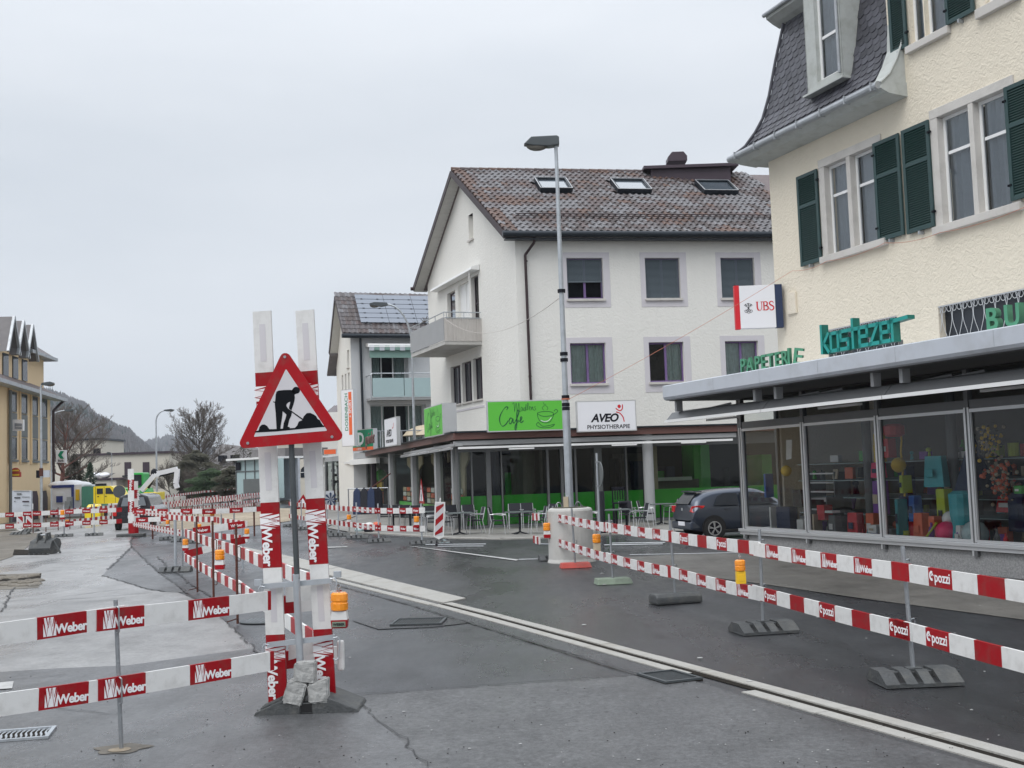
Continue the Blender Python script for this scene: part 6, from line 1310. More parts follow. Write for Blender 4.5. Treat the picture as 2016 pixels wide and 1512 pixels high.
# warning triangle leaning inside the middle bay
wt = thing('folded_warning_sign', 'red edged triangular warning sign with walking figure behind the cafe side window', 'road sign', TSf @ Matrix.Translation((sx(845), -.3, 0)))
mb = MB(); mb.prism([(-.62, 0, .78), (.62, 0, .78), (0, 0, 1.75)], (0, .02, 0)); part('border', mb, 'red', wt, recalc=True); mb = MB(); mb.poly([(-.44, -.003, .88), (.44, -.003, .88), (0, -.003, 1.56)]); part('face', mb, 'sign_white', wt)
mb = MB(); stroke(mb, [(0, 1.28), (-.02, 1.1), (-.12, .9)], .08, y=-.006, smooth=1); stroke(mb, [(-.02, 1.1), (.1, .9)], .07, y=-.006, smooth=1); stroke(mb, [(-.12, 1.05), (.0, 1.22), (.12, 1.06)], .04, y=-.006, smooth=1); mb.poly([(.06 * math.cos(t), -.006, 1.36 + .06 * math.sin(t)) for t in [k * math.pi / 5 for k in range(10)]]); part('figure', mb, 'ink', wt)
# signs on the canopy
def board(name, label, FR, x0, x1, z0, z1, y, m, edge='alu', th=.16, cat='sign'):
    T = FR.M @ Matrix.Translation((x0, y, z0)); t = thing(name, label, cat, T); w_, h = x1 - x0, z1 - z0
    part('box', MB().box(0, w_, .002, th, 0, h), edge, t); part('face', MB().quad((.035, 0, .035), (w_ - .035, 0, .035), (w_ - .035, 0, h - .035), (.035, 0, h - .035)), m, t); return t, T, w_, h
SGN = Frame(AY(960, 850, 38.36) * 1.0, rx); SGN.O.z = 0; SGN.M.translation.z = 0
def cafe_art(t, T, w_, h, m='dark_green_ink'):
    X = lambda x: x * w_; Z = lambda z: z * h; y = -.004
    def st(name, paths, wd, mm=m):
        mb = MB()
        for p in paths: stroke(mb, [(X(a), Z(b)) for a, b in p], wd, y=y, smooth=5)
        part(name, mb, mm, t, T)
    thin = lambda t_: .016 + .022 * abs(math.sin(t_ * 9))
    st('letter', [[(.255, .70), (.275, .77), (.25, .80), (.205, .68), (.165, .48), (.165, .30), (.195, .18), (.24, .24), (.275, .36)]], thin)
    st('letter', [[(.33, .40), (.305, .44), (.285, .36), (.29, .26), (.31, .27), (.335, .42), (.335, .30), (.35, .26)]], thin); st('letter', [[(.35, .26), (.39, .44), (.415, .62), (.405, .70), (.39, .60), (.385, .3), (.375, .08), (.36, .05), (.365, .2), (.40, .32)], [(.365, .34), (.415, .36)]], thin)
    st('letter', [[(.40, .30), (.44, .36), (.455, .45), (.44, .46), (.43, .36), (.44, .28), (.475, .34)]], thin)
    word = [[(.335, .88), (.355, .92), (.36, .62)], [(.36, .64), (.385, .92), (.395, .62), (.42, .92), (.425, .64), (.44, .66)], [(.465, .76), (.45, .78), (.445, .68), (.46, .66), (.47, .76), (.475, .66)], [(.505, .74), (.49, .76), (.485, .67), (.5, .67), (.515, .88), (.51, .66)], [(.525, .68), (.545, .86), (.535, .9), (.53, .68)], [(.55, .72), (.57, .76), (.56, .8), (.55, .7), (.575, .68)], [(.585, .78), (.585, .68), (.6, .79), (.605, .68), (.615, .7)], [(.64, .80), (.625, .77), (.64, .70), (.615, .66)]]
    st('script_line', word, .014)
    st('cup', [[(.66, .56), (.70, .49), (.76, .46), (.84, .48), (.875, .54), (.84, .60), (.76, .62), (.69, .60), (.66, .56), (.67, .40), (.70, .30), (.76, .25), (.82, .28), (.86, .42), (.875, .54)], [(.865, .50), (.90, .55), (.93, .62), (.905, .68), (.88, .62)]], .02)
    st('saucer', [[(.665, .28), (.64, .2), (.68, .12), (.76, .09), (.84, .12), (.88, .2), (.80, .16), (.72, .15), (.665, .28)]], .02)
    st('steam', [[(.745, .66), (.725, .74), (.755, .82), (.74, .92)], [(.785, .66), (.80, .74), (.77, .82), (.775, .86)]], .014)
    st('cup_highlight', [[(.70, .34), (.74, .30), (.80, .32), (.84, .42)], [(.74, .29), (.79, .30)]], .02, 'sign_white')
t, T, w_, h = board('cafe_sign', 'large green sign with dark script cafe lettering and steaming cup on the canopy front', SGN, 0, SGN.at(1110, 850)[0], SGN.at(1030, 849)[1], SGN.at(1030, 788)[1], 0, 'sign_green'); cafe_art(t, T, w_, h)
t, T, w_, h = board('physiotherapy_sign', 'white sign reading AVEO PHYSIOTHERAPIE with red dancing figure on the canopy front', SGN, SGN.at(1138, 850)[0], SGN.at(1256, 850)[0], SGN.at(1200, 849)[1], SGN.at(1200, 788)[1], .1, 'sign_white')
put('lettering', text_mesh('AVEO', h * .36, 'ink', .002, .012, .25, 'LEFT', .92), t, T @ Matrix.Translation((w_ * .24, -.004, h * .32))); put('lettering', text_mesh('PHYSIOTHERAPIE', h * .185, 'ink', .002, .0025, 0, 'LEFT', 1.0), t, T @ Matrix.Translation((w_ * .165, -.004, h * .09)))
mb = MB(); stroke(mb, [(w_ * .66, h * .62), (w_ * .72, h * .58), (w_ * .77, h * .46), (w_ * .79, h * .3)], .035, y=-.004); stroke(mb, [(w_ * .655, h * .74), (w_ * .72, h * .66), (w_ * .765, h * .72), (w_ * .77, h * .86)], .035, y=-.004); mb.poly([(w_ * .715 + .06 * math.cos(q_), -.004, h * .80 + .06 * math.sin(q_)) for q_ in [k * math.pi / 6 for k in range(12)]]); part('figure', mb, 'bank_red', t, T)
# the same two signs turned to the street (seen very obliquely)
S2 = Frame(AY(888, 860, 39.2), V((.60, .80, 0)) * 1.0)
def board_px(name, label, u0, u1, vt0, vb0, vt1, vb1, z0, z1, m, dep, edge='alu'):
    """board between two upright edges at depths z0 (left) and z1 (right)"""
    a, b = AY(u0, (vt0 + vb0) / 2, z0), AY(u1, (vt1 + vb1) / 2, z1); a0, a1 = AY(u0, vb0, z0).z, AY(u0, vt0, z0).z; b0, b1 = AY(u1, vb1, z1).z, AY(u1, vt1, z1).z
    FR = Frame(V((a.x, a.y, 0)), V((b.x - a.x, b.y - a.y, 0))); return board(name, label, FR, 0, V((b.x - a.x, b.y - a.y)).length, (a0 + b0) / 2, (a1 + b1) / 2, 0, m, edge, dep)
t, T, w_, h = board_px('cafe_sign', 'narrow looking green cafe sign turned to the street at the canopy corner', 835, 871, 803, 862, 795, 857, 42.6, 39.6, 'sign_green', .5); cafe_art(t, T, w_, h)
t, T, w_, h = board_px('physiotherapy_sign', 'white physiotherapy sign turned to the street, left of the green one', 757, 781, 825, 880, 821, 877, 50.5, 48.0, 'sign_white', .16)
put('lettering', text_mesh('AVEO', h * .34, 'ink', .002, .012, .25), t, T @ Matrix.Translation((w_ * .18, -.004, h * .36))); put('lettering', text_mesh('PHYSIOTHERAPIE', h * .17, 'ink', .002, .0025), t, T @ Matrix.Translation((w_ * .12, -.004, h * .13))); mb = MB(); stroke(mb, [(w_ * .66, h * .62), (w_ * .74, h * .66), (w_ * .78, h * .8)], .05, y=-.004); part('figure', mb, 'bank_red', t, T)
# metal lettering between the signs
lt = thing('metal_lettering', 'row of thin brownish metal letters on the canopy between the shoe shop and physiotherapy signs', 'sign', TR(Wz(AY(722, 880, 58), 3.3)))
FRm = Frame(Wz(AY(720, 885, 58.5), 0), V((dc * -1))); x = 0
for ch in 'gmünder':
    me = text_mesh(ch, .85, 'brown_fascia', .02, .004); put('letter', me, lt, FRm.M @ Matrix.Translation((x, 0, 3.5))); x += max(v.co.x for v in me.vertices) + .16
# =================================================================== APARTMENT HOUSE WITH SOLAR ROOF
SO = AY(698, 1000, 66.0); SO.z = 0
BF = Frame(SO, -(-V((D.y, -D.x, 0)) * -1) if False else V((D.y, -D.x, 0))); TB = BF.M; BG = Frame(SO, -D); TBG = BG.M
sh_ = thing('solar_apartment_house', 'pale grey apartment house with solar panels on a tiled roof and frosted glass balcony', 'building', TB)
hw = [(1.19, 3.37, 6.5, 8.81), (1.06, 4.34, 3.4, 5.99)]
part('wall', wall_mb(0, 9, 0, 9.9, hw, .9), 'grey_render', sh_, TB)
part('side_wall', MB().box(5.3, 9, -.5, -.01, 3.0, 9.9), 'white_render', sh_, TB)
window(sh_, TB, 1.19, 3.37, 6.5, 8.81, y=.75, cols=3, back=('curtain', 'sides')); window(sh_, TB, 1.06, 4.34, 3.4, 5.99, y=.75, cols=4, back=('curtain', 'sides'))
gw = [(-2.3, -1.5, 8.6, 10.0), (-1.9, -1.3, 5.6, 7.9), (-3.2, -2.6, 5.6, 7.9), (-4.5, -3.9, 5.6, 7.9)]
gw = [(-.95, -.45, 8.9, 10.0), (-.9, -.45, 5.9, 7.9), (-1.75, -1.3, 5.8, 7.9), (-2.6, -2.15, 5.7, 7.9)]
mb = wall_mb(-4.0, 0, 0, 9.4, [g for g in gw if g[3] < 9], .2); gw[0] = (-.95, -.45, 8.2, 9.2); mb = wall_mb(-4.0, 0, 0, 9.4, gw, .2); mb.poly([(-3.6, 0, 9.4), (0, 0, 9.4), (0, 0, 9.9), (-1.6, 0, 12.5)]); part('gable_wall', mb, 'white_render', sh_, TBG)
for g in gw: window(sh_, TBG, *g, y=.14, cols=1, pane='pane_dark', sill=(.05, .08, .07, 'stone_trim'))
e0, p0, e9 = BG.w(.48, -.5, 10.02), BG.w(-1.58, -.5, 12.5), BG.w(-3.6, -.5, 9.4)
bx_ = BF.x; Lb = 12.0
mb = MB(); mb.prism([e0, e0 + bx_ * Lb, p0 + bx_ * Lb, p0], (0, 0, -.18)); mb.prism([p0, p0 + bx_ * Lb, e9 + bx_ * Lb, e9], (0, 0, -.18)); part('roof', mb, 'tile0', sh_, I4, recalc=True)
sb = (p0 - e0); bb = (sb - bx_ * sb.dot(bx_)).normalized(); nb_ = bx_.cross(bb)
RM = Matrix(((bx_.x, bb.x, nb_.x, e0.x), (bx_.y, bb.y, nb_.y, e0.y), (bx_.z, bb.z, nb_.z, e0.z), (0, 0, 0, 1))); sk = sb.dot(bx_); Lr = sb.dot(bb)
cols_ = [MB() for _ in range(5)]; r_ = random.Random(5); r = 0
while r * .34 < Lr:
    for i in range(38):
        x = .12 + i * .3
        if x > 10.5: continue
        T = RM @ Matrix.Translation((x, r * .34, .01)) @ Matrix.Scale(1.2, 4, (1, 0, 0)); k = r_.choice([0, 1, 1, 2, 4]); cols_[k].add([T @ V(v) for v in tmb.v], tmb.f)
    r += 1
for k in range(5):
    if cols_[k].v: o = part('roof_tiles', cols_[k], 'tile%d' % k, sh_, I4); o['kind'] = 'stuff'
def on_sr(u, v):
    d = ray(u, v); p = EYEV + d * ((e0 - EYEV).dot(nb_) / d.dot(nb_)) - e0; return p.dot(bx_), p.dot(bb)
sxa, sya = on_sr(709, 638); sxb, syb = on_sr(690, 571); sxc, _ = on_sr(809, 639)
x0s, y0s, y1s = sxa + .02, sya, min(syb, Lr - .05); rows_ = 6; pw = 1.68
for j in range(rows_):
    ya, yb2 = y0s + (y1s - y0s) * j / rows_, y0s + (y1s - y0s) * (j + 1) / rows_
    for i in range(6):
        xa2 = x0s + i * pw
        if j in (3, 4) and i > 2: continue
        if xa2 > 9.0: continue
        mbp = MB().box(xa2 + .012, xa2 + pw - .012, ya + .02, yb2 - .02, .10, .14, 0, RM); part('solar_panel', mbp, 'solar', sh_, I4)
    for i in range(9): part('panel_clamp', MB().box(x0s + .3 + i * .95, x0s + .42 + i * .95, ya - .035, ya + .035, .14, .16, 0, RM), 'gutter_dark', sh_, I4)
mb = MB(); g0 = e0 + V((0, 0, -.15)) - bx_ * .1 - BF.y * .05; mb.cyl(g0, g0 + bx_ * 10, .13, n=10); part('gutter', mb, 'gutter_dark', sh_, I4)
mb = MB(); mb.prism([BG.w(-3.45, -.5, 9.3), BG.w(-4.4, -.5, 8.15), BG.w(-4.4, 2, 8.15), BG.w(-3.45, 2, 9.3)], (0, 0, -.12)); part('lower_roof', mb, 'tile1', sh_, I4, recalc=True)
mb = MB(); mb.prism([BG.w(.43, -.48, 9.85), BG.w(-1.58, -.48, 12.3), BG.w(-1.58, 0, 12.3), BG.w(.43, 0, 9.85)], (0, 0, -.03)); mb.prism([BG.w(-3.55, -.48, 9.22), BG.w(-1.58, -.48, 12.3), BG.w(-1.58, 0, 12.3), BG.w(-3.55, 0, 9.22)], (0, 0, -.03)); part('soffit', mb, 'soffit', sh_, I4, recalc=True)
mb = MB(); mb.bar(e0 + V((0, 0, -.1)), p0 + V((0, 0, -.1)), .05, .2); mb.bar(e9 + V((0, 0, -.1)), p0 + V((0, 0, -.1)), .05, .2); part('barge_board', mb, 'gutter_brown', sh_, I4)
mb = MB(); mb.tube([BF.w(.55, -.12, 9.8), BF.w(.6, -.12, 3.2)], .07, 8); part('downpipe', mb, 'gutter_dark', sh_, I4)
mb = MB(); mb.box(.85, 4.7, -1.1, -.01, 6.18, 6.32); part('balcony_slab', mb, 'balcony_grey', sh_, TB)
for a, b in ((.95, 2.75), (2.79, 4.6)): part('frosted_pane', MB().box(a, b, -1.14, -1.12, 6.35, 7.42), 'glass_frost', sh_, TB)
mb = MB(); mb.tube([(.85, -1.1, 6.2), (.85, -1.1, 7.6), (.95, -1.12, 7.68), (4.6, -1.12, 7.68), (4.7, -1.1, 7.6), (4.7, -1.1, 6.2)], .035, 6); mb.tube([(.85, -1.1, 7.6), (.85, 0, 7.6)], .03, 5); mb.tube([(4.7, -1.1, 7.6), (4.7, 0, 7.6)], .03, 5); part('balcony_rail', mb, 'galv', sh_, TB)
mb = MB(); mb.tube([(-.4, -3.2, 4.35), (5.4, -3.2, 4.35)], .03, 5)
for x in (-.4, .8, 2, 3.2, 4.4, 5.4): mb.cyl((x, -3.2, 3.3), (x, -3.2, 4.35), .025, n=5)
part('terrace_rail', mb, 'galv', sh_, TB)
mb = MB(); mb.prism([(.85, y, z) for y, z in ((-.02, 9.5), (-.7, 9.42), (-.75, 9.22), (-.02, 9.3))], (2.8, 0, 0)); aw2 = part('awning_case', mb, 'white_frame', sh_, TB, recalc=True)
n = 9
for i in range(n): part('awning_valance', MB().box(.9 + i * .3, .9 + i * .3 + .29, -.74, -.73, 9.02 + .03 * (i % 2), 9.3), 'awning_green' if i % 2 else 'fascia', aw2, TB)
part('awning_cloth', MB().box(.95, 3.6, -.6, -.58, 8.62, 9.2), 'awning_green', sh_, TB)
mb = MB(); mb.lathe([(0.02, 4.7), (.5, 4.62), (1.0, 4.4), (1.3, 4.1), (1.28, 4.08), (.02, 4.3)], 16, c=(3.6, -2.3, 0)); mb.cyl((3.6, -2.3, 3), (3.6, -2.3, 4.7), .03)
put('parasol', mb.mesh('parasol', 'beige'), None, TB, 'half hidden beige parasol on the terrace of the solar roofed house', 'parasol')
# ground floor shop with grey canopy, left of the cafe
gs = thing('grey_shop_building', 'grey canopied shop front with lit windows left of the cafe pavilion', 'building', TR(V((-11, 68, 0))))
a, b, c = AY(640, 905, 78), AY(692, 897, 66.5), AY(745, 893, 62)
za, zb2 = AY(692, 904, 66.5).z, AY(692, 893, 66.5).z
mb = MB(); mb.prism([V((p.x, p.y, za)) for p in (a, b, c, c + V((5, 3, 0)), a + V((6, 2, 0)))], (0, 0, zb2 - za)); part('canopy', mb, 'balcony_grey', gs, I4, recalc=True)
mb = MB(); mb.bar(V((a.x, a.y - .2, za - .2)), V((b.x, b.y - .2, za - .2)), .2, .12); mb.bar(V((b.x, b.y - .2, za - .18)), V((c.x, c.y - .3, za - .18)), .2, .3); part('awning', mb, 'white_frame', gs, I4)
FG = Frame(V((AY(640, 1000, 73).x, 73, 0)), V((AY(740, 1000, 65).x - AY(640, 1000, 73).x, -8, 0))); gX = lambda u: FG.at(u, 1000)[0]
part('wall', MB().box(gX(640), gX(744), .8, 1.0, 0, za), 'interior', gs, FG.M)
for u, w_ in ((641, .2), (655, .1), (668, .12), (680, .25), (707, .2), (722, .25)): part('mullion', MB().box(gX(u), gX(u) + w_, 0, .15, 0, za - .02), 'alu_dark', gs, FG.M)
part('shop_glass', MB().quad((gX(641), .05, .3), (gX(740), .05, .3), (gX(740), .05, za), (gX(641), .05, za)), 'glass_cafe', gs, FG.M)
part('blue_grey_door', MB().box(gX(683), gX(706), .1, .2, .2, za - .4), 'balcony_grey', gs, FG.M)
r_ = random.Random(6)
for i in range(26): u = r_.choice([644, 649, 659, 663, 672, 676]); z = r_.uniform(.4, 2.4); part('shelf_goods', MB().box(gX(u), gX(u) + r_.uniform(.15, .4), .3, .5, z, z + .16), r_.choice(['toywhite', 'interior_light', 'coral', 'alu', 'ink']), gs, FG.M)
part('display_yellow', MB().box(gX(728), gX(743), .3, .4, 1.1, 1.6), 'yellow', gs, FG.M); part('display_green', MB().sphere((gX(740), .35, 1.95), .35, 0, 8, 6), 'toygreen', gs, FG.M); part('display_pink', MB().box(gX(730), gX(743), .3, .4, .4, 1.05), 'coral', gs, FG.M); part('display_lime', MB().sphere((gX(730), .3, 1.7), .22, 0, 8, 6), 'lime', gs, FG.M)
part('white_poster', MB().prism([(gX(728), .25, 2.3), (gX(735), .25, 2.1), (gX(738), .25, 2.35), (gX(731), .25, 2.6)], (0, .02, 0)), 'toywhite', gs, FG.M, recalc=True)
# shop signs
t, T, w_, h = board_px('shoe_shop_sign', 'tall narrow white sign with green letters DOSENBACH and orange strip on the house corner', 672, 697, 766, 884, 767, 874, 61, 60.3, 'sign_white', .2)
dme = text_mesh('DOSENBACH', 1.0, 'green_shop', .003, .012, 0, 'LEFT', 1.03); dL = max(v.co.x for v in dme.vertices); dS = h * .66 / dL
put('lettering', dme, t, T @ Matrix.Translation((w_ * .52, -.005, h * .27)) @ Matrix.Rotation(-math.pi / 2, 4, 'Y') @ Matrix.Scale(dS, 4))
part('orange_strip', MB().box(w_ * .60, w_ * .84, -.008, -.003, h * .20, h * .95), 'orange', t, T); put('lettering', text_mesh('+ SPORT', w_ * .24, 'sign_white', .002, .004), t, T @ Matrix.Translation((w_ * .80, -.012, h * .50)) @ Matrix.Rotation(-math.pi / 2, 4, 'Y'))
t, T, w_, h = board_px('shoe_shop_box_sign', 'square green sign with white letter D above an orange strip', 694, 735, 846, 888, 844, 887, 62.2, 60.5, 'green_shop', .25)
put('lettering', text_mesh('D', h * .78, 'sign_white', .003, .03), t, T @ Matrix.Translation((w_ * .25, -.006, h * .3))); put('lettering', text_mesh('SCHUHE', h * .10, 'sign_white', .002, .002), t, T @ Matrix.Translation((w_ * .2, -.006, h * .215))); part('orange_strip', MB().box(.03, w_ - .03, -.008, -.002, .03, h * .17), 'orange', t, T); put('lettering', text_mesh('+ SPORT', h * .13, 'sign_white', .002, .003), t, T @ Matrix.Translation((w_ * .2, -.012, h * .045)))
t, T, w_, h = board_px('orange_sign', 'small orange arrow shaped sign behind the right upright', 637, 662, 886, 897, 882, 893, 74, 73.6, 'orange', .1)
# =================================================================== OCHRE OFFICE BUILDING AT THE LEFT
angL = math.atan(275 / F_); dl = V((math.sin(angL), -math.cos(angL), 0)); LO = AY(100, 1018, 76); LO.z = 0
LB = Frame(LO, -dl); # faces right; flip so that y points inward
LB.x = V((dl.x, dl.y, 0)) * -1; 
LB = Frame(LO, dl * 1.0); TL = LB.M           # local x runs towards the camera, y points... checked below
inw = 1 if LB.y.x < 0 else -1                 # inward is to the left of the street
ob = thing('ochre_office_building', 'ochre rendered office building with grey roof, three pointed dormers and a square tower', 'building', TL)
def LXY(x, y, z): return LB.O + LB.x * x + LB.y * (y * inw) + V((0, 0, z))
def lbox(mb, x0, x1, y0, y1, z0, z1, m=0):
    vs = [LXY(x, y, z) for z in (z0, z1) for y in (y0, y1) for x in (x0, x1)]; return mb.add(vs, [(0, 2, 3, 1), (4, 5, 7, 6), (0, 1, 5, 4), (2, 6, 7, 3), (0, 4, 6, 2), (1, 3, 7, 5)], m)
part('wall', lbox(MB(), 0, 9.1, 0, 9, 0, 8.2), 'yellow_render', ob, I4); part('wall', lbox(MB(), 9.15, 22, -.05, 9, 0, 8.2), 'yellow_render', ob, I4)
part('tower', lbox(MB(), .2, 4.4, .35, 5, 8.2, 10.2), 'yellow_render', ob, I4)
wx = [(.9, 2.15), (3.0, 4.25), (5.25, 6.5), (7.35, 8.6)]
for i, (a, b) in enumerate(wx):
    part('grey_panel', lbox(MB(), a - .12, b + .12, -.04, -.002, 5.0, 6.36), 'panel_grey', ob, I4); part('sill', lbox(MB(), a - .15, b + .15, -.12, -.002, 3.5, 3.62), 'panel_grey', ob, I4)
    for z0, z1 in ((6.4, 7.6), (3.65, 4.95)):
        f = part('window', lbox(lbox(lbox(lbox(MB(), a, a + .07, -.06, -.002, z0, z1), b - .07, b, -.06, -.002, z0, z1), a + .07, b - .07, -.06, -.002, z0, z0 + .07), a + .07, b - .07, -.06, -.002, z1 - .07, z1), 'panel_grey', ob, I4)
        part('pane', lbox(MB(), a + .07, b - .07, -.03, -.004, z0 + .07, z1 - .07), 'pane_dark', f, I4)
    mb = MB(); mb.prism([LXY(x, -.003, z) for x, z in ((a - .1, 0), (b + .1, 0), (b + .1, 1.3), (b - .2, 1.75), (a + .2, 1.75), (a - .1, 1.3))], LB.y * (-.03 * inw)); part('arch_opening', mb, 'brown_frame', ob, I4, recalc=True)
    part('ochre_pier', lbox(MB(), b + .12, b + .30, -.10, -.002, 3.4, 8.0), 'yellow_render', ob, I4)
# main eave with gutter, tiled lower roof, dormers and tower roof
mb = MB(); mb.add([LXY(-.9, -.75, 7.75), LXY(22, -.75, 8.1), LXY(22, 2.5, 10.2), LXY(.2, 2.5, 9.6), LXY(-.9, 9, 7.75)], [(0, 1, 2, 3), (0, 3, 4)]); part('lower_roof', mb, 'tile0', ob, I4)
mb = MB(); mb.bar(LXY(-.95, -.8, 7.65), LXY(22, -.8, 8.0), .14, .22); part('eaves_gutter', mb, 'zinc', ob, I4)
mb = MB(); mb.add([LXY(-.9, -.8, 7.55), LXY(22, -.8, 7.9), LXY(22, 0, 7.95), LXY(-.9, 0, 7.6)], [(0, 1, 2, 3)]); part('soffit', mb, 'grey_wood', ob, I4)
for k, xc in enumerate((5.15, 7.0, 8.85)):
    part('dormer_wall', lbox(MB(), xc - .95, xc + .95, .15, 3, 8.2, 10.2), 'yellow_render', ob, I4); d_o = bpy.data.objects
    w_o = part('dormer_window', lbox(MB(), xc - .45, xc + .55, .08, .148, 8.45, 9.75), 'pane_dark', ob, I4)
    mb = MB(); pk_ = [(xc - 1.15, 9.75), (xc, 11.9), (xc + 1.15, 9.75)]
    A = [LXY(x, -.35, z) for x, z in pk_]; B = [LXY(x, 4, z) for x, z in pk_]; mb.add(A + B, [(0, 1, 4, 3), (1, 2, 5, 4)]); part('dormer_roof', mb, 'roof_grey', ob, I4)
    mb = MB(); mb.poly([LXY(x, .1, z) for x, z in ((xc - .95, 10.0), (xc, 11.6), (xc + .95, 10.0))]); part('dormer_gable', mb, 'panel_grey', ob, I4)
    mb = MB(); mb.bar(A[0], A[1], .14, .14); mb.bar(A[2], A[1], .14, .14); part('verge_trim', mb, 'zinc', ob, I4)
mb = MB(); ap = LXY(3.2, 2.5, 13.0); cs = [LXY(-.5, -.25, 10.4), LXY(5.0, -.25, 10.4), LXY(5.0, 6, 10.4), LXY(-.5, 6, 10.4)]; cm = [LXY(1.2, 1.0, 11.35), LXY(4.0, 1.0, 11.35), LXY(4.0, 4.2, 11.35), LXY(1.2, 4.2, 11.35)]
mb.add(cs + cm + [ap], [(0, 1, 5, 4), (1, 2, 6, 5), (2, 3, 7, 6), (3, 0, 4, 7), (4, 5, 8), (5, 6, 8), (6, 7, 8), (7, 4, 8)]); part('tower_roof', mb, 'tile1', ob, I4)
mb = MB(); lbox(mb, -.6, 5.1, -.35, 6, 10.2, 10.4); part('tower_cornice', mb, 'zinc', ob, I4)
mb = MB(); mb.tube([LXY(-.9, -.7, 7.7), LXY(-.5, -.3, 7.2), LXY(-.15, -.15, 6.9), LXY(-.15, -.15, 0)], .09, 8); part('downpipe', mb, 'gutter_brown', ob, I4); part('downpipe', MB().cyl(LXY(9.1, -.2, 7.6), LXY(9.1, -.2, 0), .1, n=8), 'panel_grey', ob, I4)
def lsign(name, label, u0, v0, u1, v1, y, m, T_off=0, words=None):
    A, B = V((0, 0, 0)), None
    p = [AY(u, v, y) for u, v in ((u0, v1), (u1, v1), (u1, v0), (u0, v0))]; t = thing(name, label, 'sign', TR(p[0])); mb = MB(); mb.prism(p, (0, .15, 0)); part('board', mb, m, t, I4, recalc=True); return t, p
t, p = lsign('company_sign', 'white square sign with small blue lettering on the ochre facade', 25, 826, 46, 848, 67.3, 'sign_white'); part('blue_print', MB().prism([AY(29, 844, 67.25), AY(43, 845, 67.25), AY(43, 834, 67.25), AY(29, 833, 67.25)], (0, .03, 0)), 'solar', t, I4); put('lettering', text_mesh('swisscanto', .09, 'sign_white', .002), t, TR(AY(30, 841, 67.2)))
t, p = lsign('arched_orange_sign', 'small orange brown sign with arched top on the ochre facade', 21, 929, 40, 939, 67.4, 'rubber_red'); mb = MB(); cpt = AY(30.5, 929, 67.4); mb.poly([cpt + V((.28 * math.cos(q_), 0, .24 * math.sin(q_))) for q_ in [k * math.pi / 8 for k in range(9)]]); part('arched_top', mb, 'rubber_red', t, I4); part('yellow_band', MB().box(-.2, .2, -.02, 0, -.02, .06), 'yellow', t, TR(AY(30.5, 927, 67.35))); part('yellow_band', MB().box(-.22, .22, -.02, 0, -.05, .05), 'yellow', t, TR(AY(30.5, 935, 67.35)))
t, p = lsign('bank_arrow_sign', 'white sign with green arrow pointing left above the word Bank', 110, 886, 129.5, 911, 72, 'sign_white')
part('green_field', MB().prism([AY(u, v, 71.98) for u, v in ((112, 904), (127.5, 904), (127.5, 887.5), (112, 887.5))], (0, .01, 0)), 'sign_white', t, I4); part('green_arrow', MB().prism([AY(u, v, 71.95) for u, v in ((114, 896), (119, 903), (126, 903), (121, 896), (126, 888), (119, 888))], (0, .01, 0)), 'green_shop', t, I4); put('lettering', text_mesh('Bank', .18, 'ink', .002, .004), t, TR(AY(114, 909, 71.95)))
t, p = lsign('meter_box', 'pair of small grey boxes mounted on the near lamp post at the left', 71, 926, 78, 941, 58, 'ink'); part('grey_box', MB().box(0, .36, .0, .15, 0, .35), 'fascia', t, TR(AY(82, 940, 58)))
# information board
t, p = lsign('information_board', 'tall pale information board with small dark print at the foot of the ochre building', 24, 966, 61, 1013, 47.5, 'fascia')
for (u0, v0, u1, v1, m) in ((33, 971, 42, 974, 'panel_grey'), (28, 979, 40, 981, 'ink'), (43, 978, 58, 979, 'panel_grey'), (44, 986, 57, 988.5, 'brown_frame'), (45, 994, 56, 995, 'panel_grey'), (28, 986, 30, 988, 'panel_grey'), (27, 966.5, 58, 967.5, 'panel_grey')): part('print_line', MB().prism([AY(u, v, 47.47) for u, v in ((u0, v1), (u1, v1), (u1, v0), (u0, v0))], (0, .01, 0)), m, t, I4)
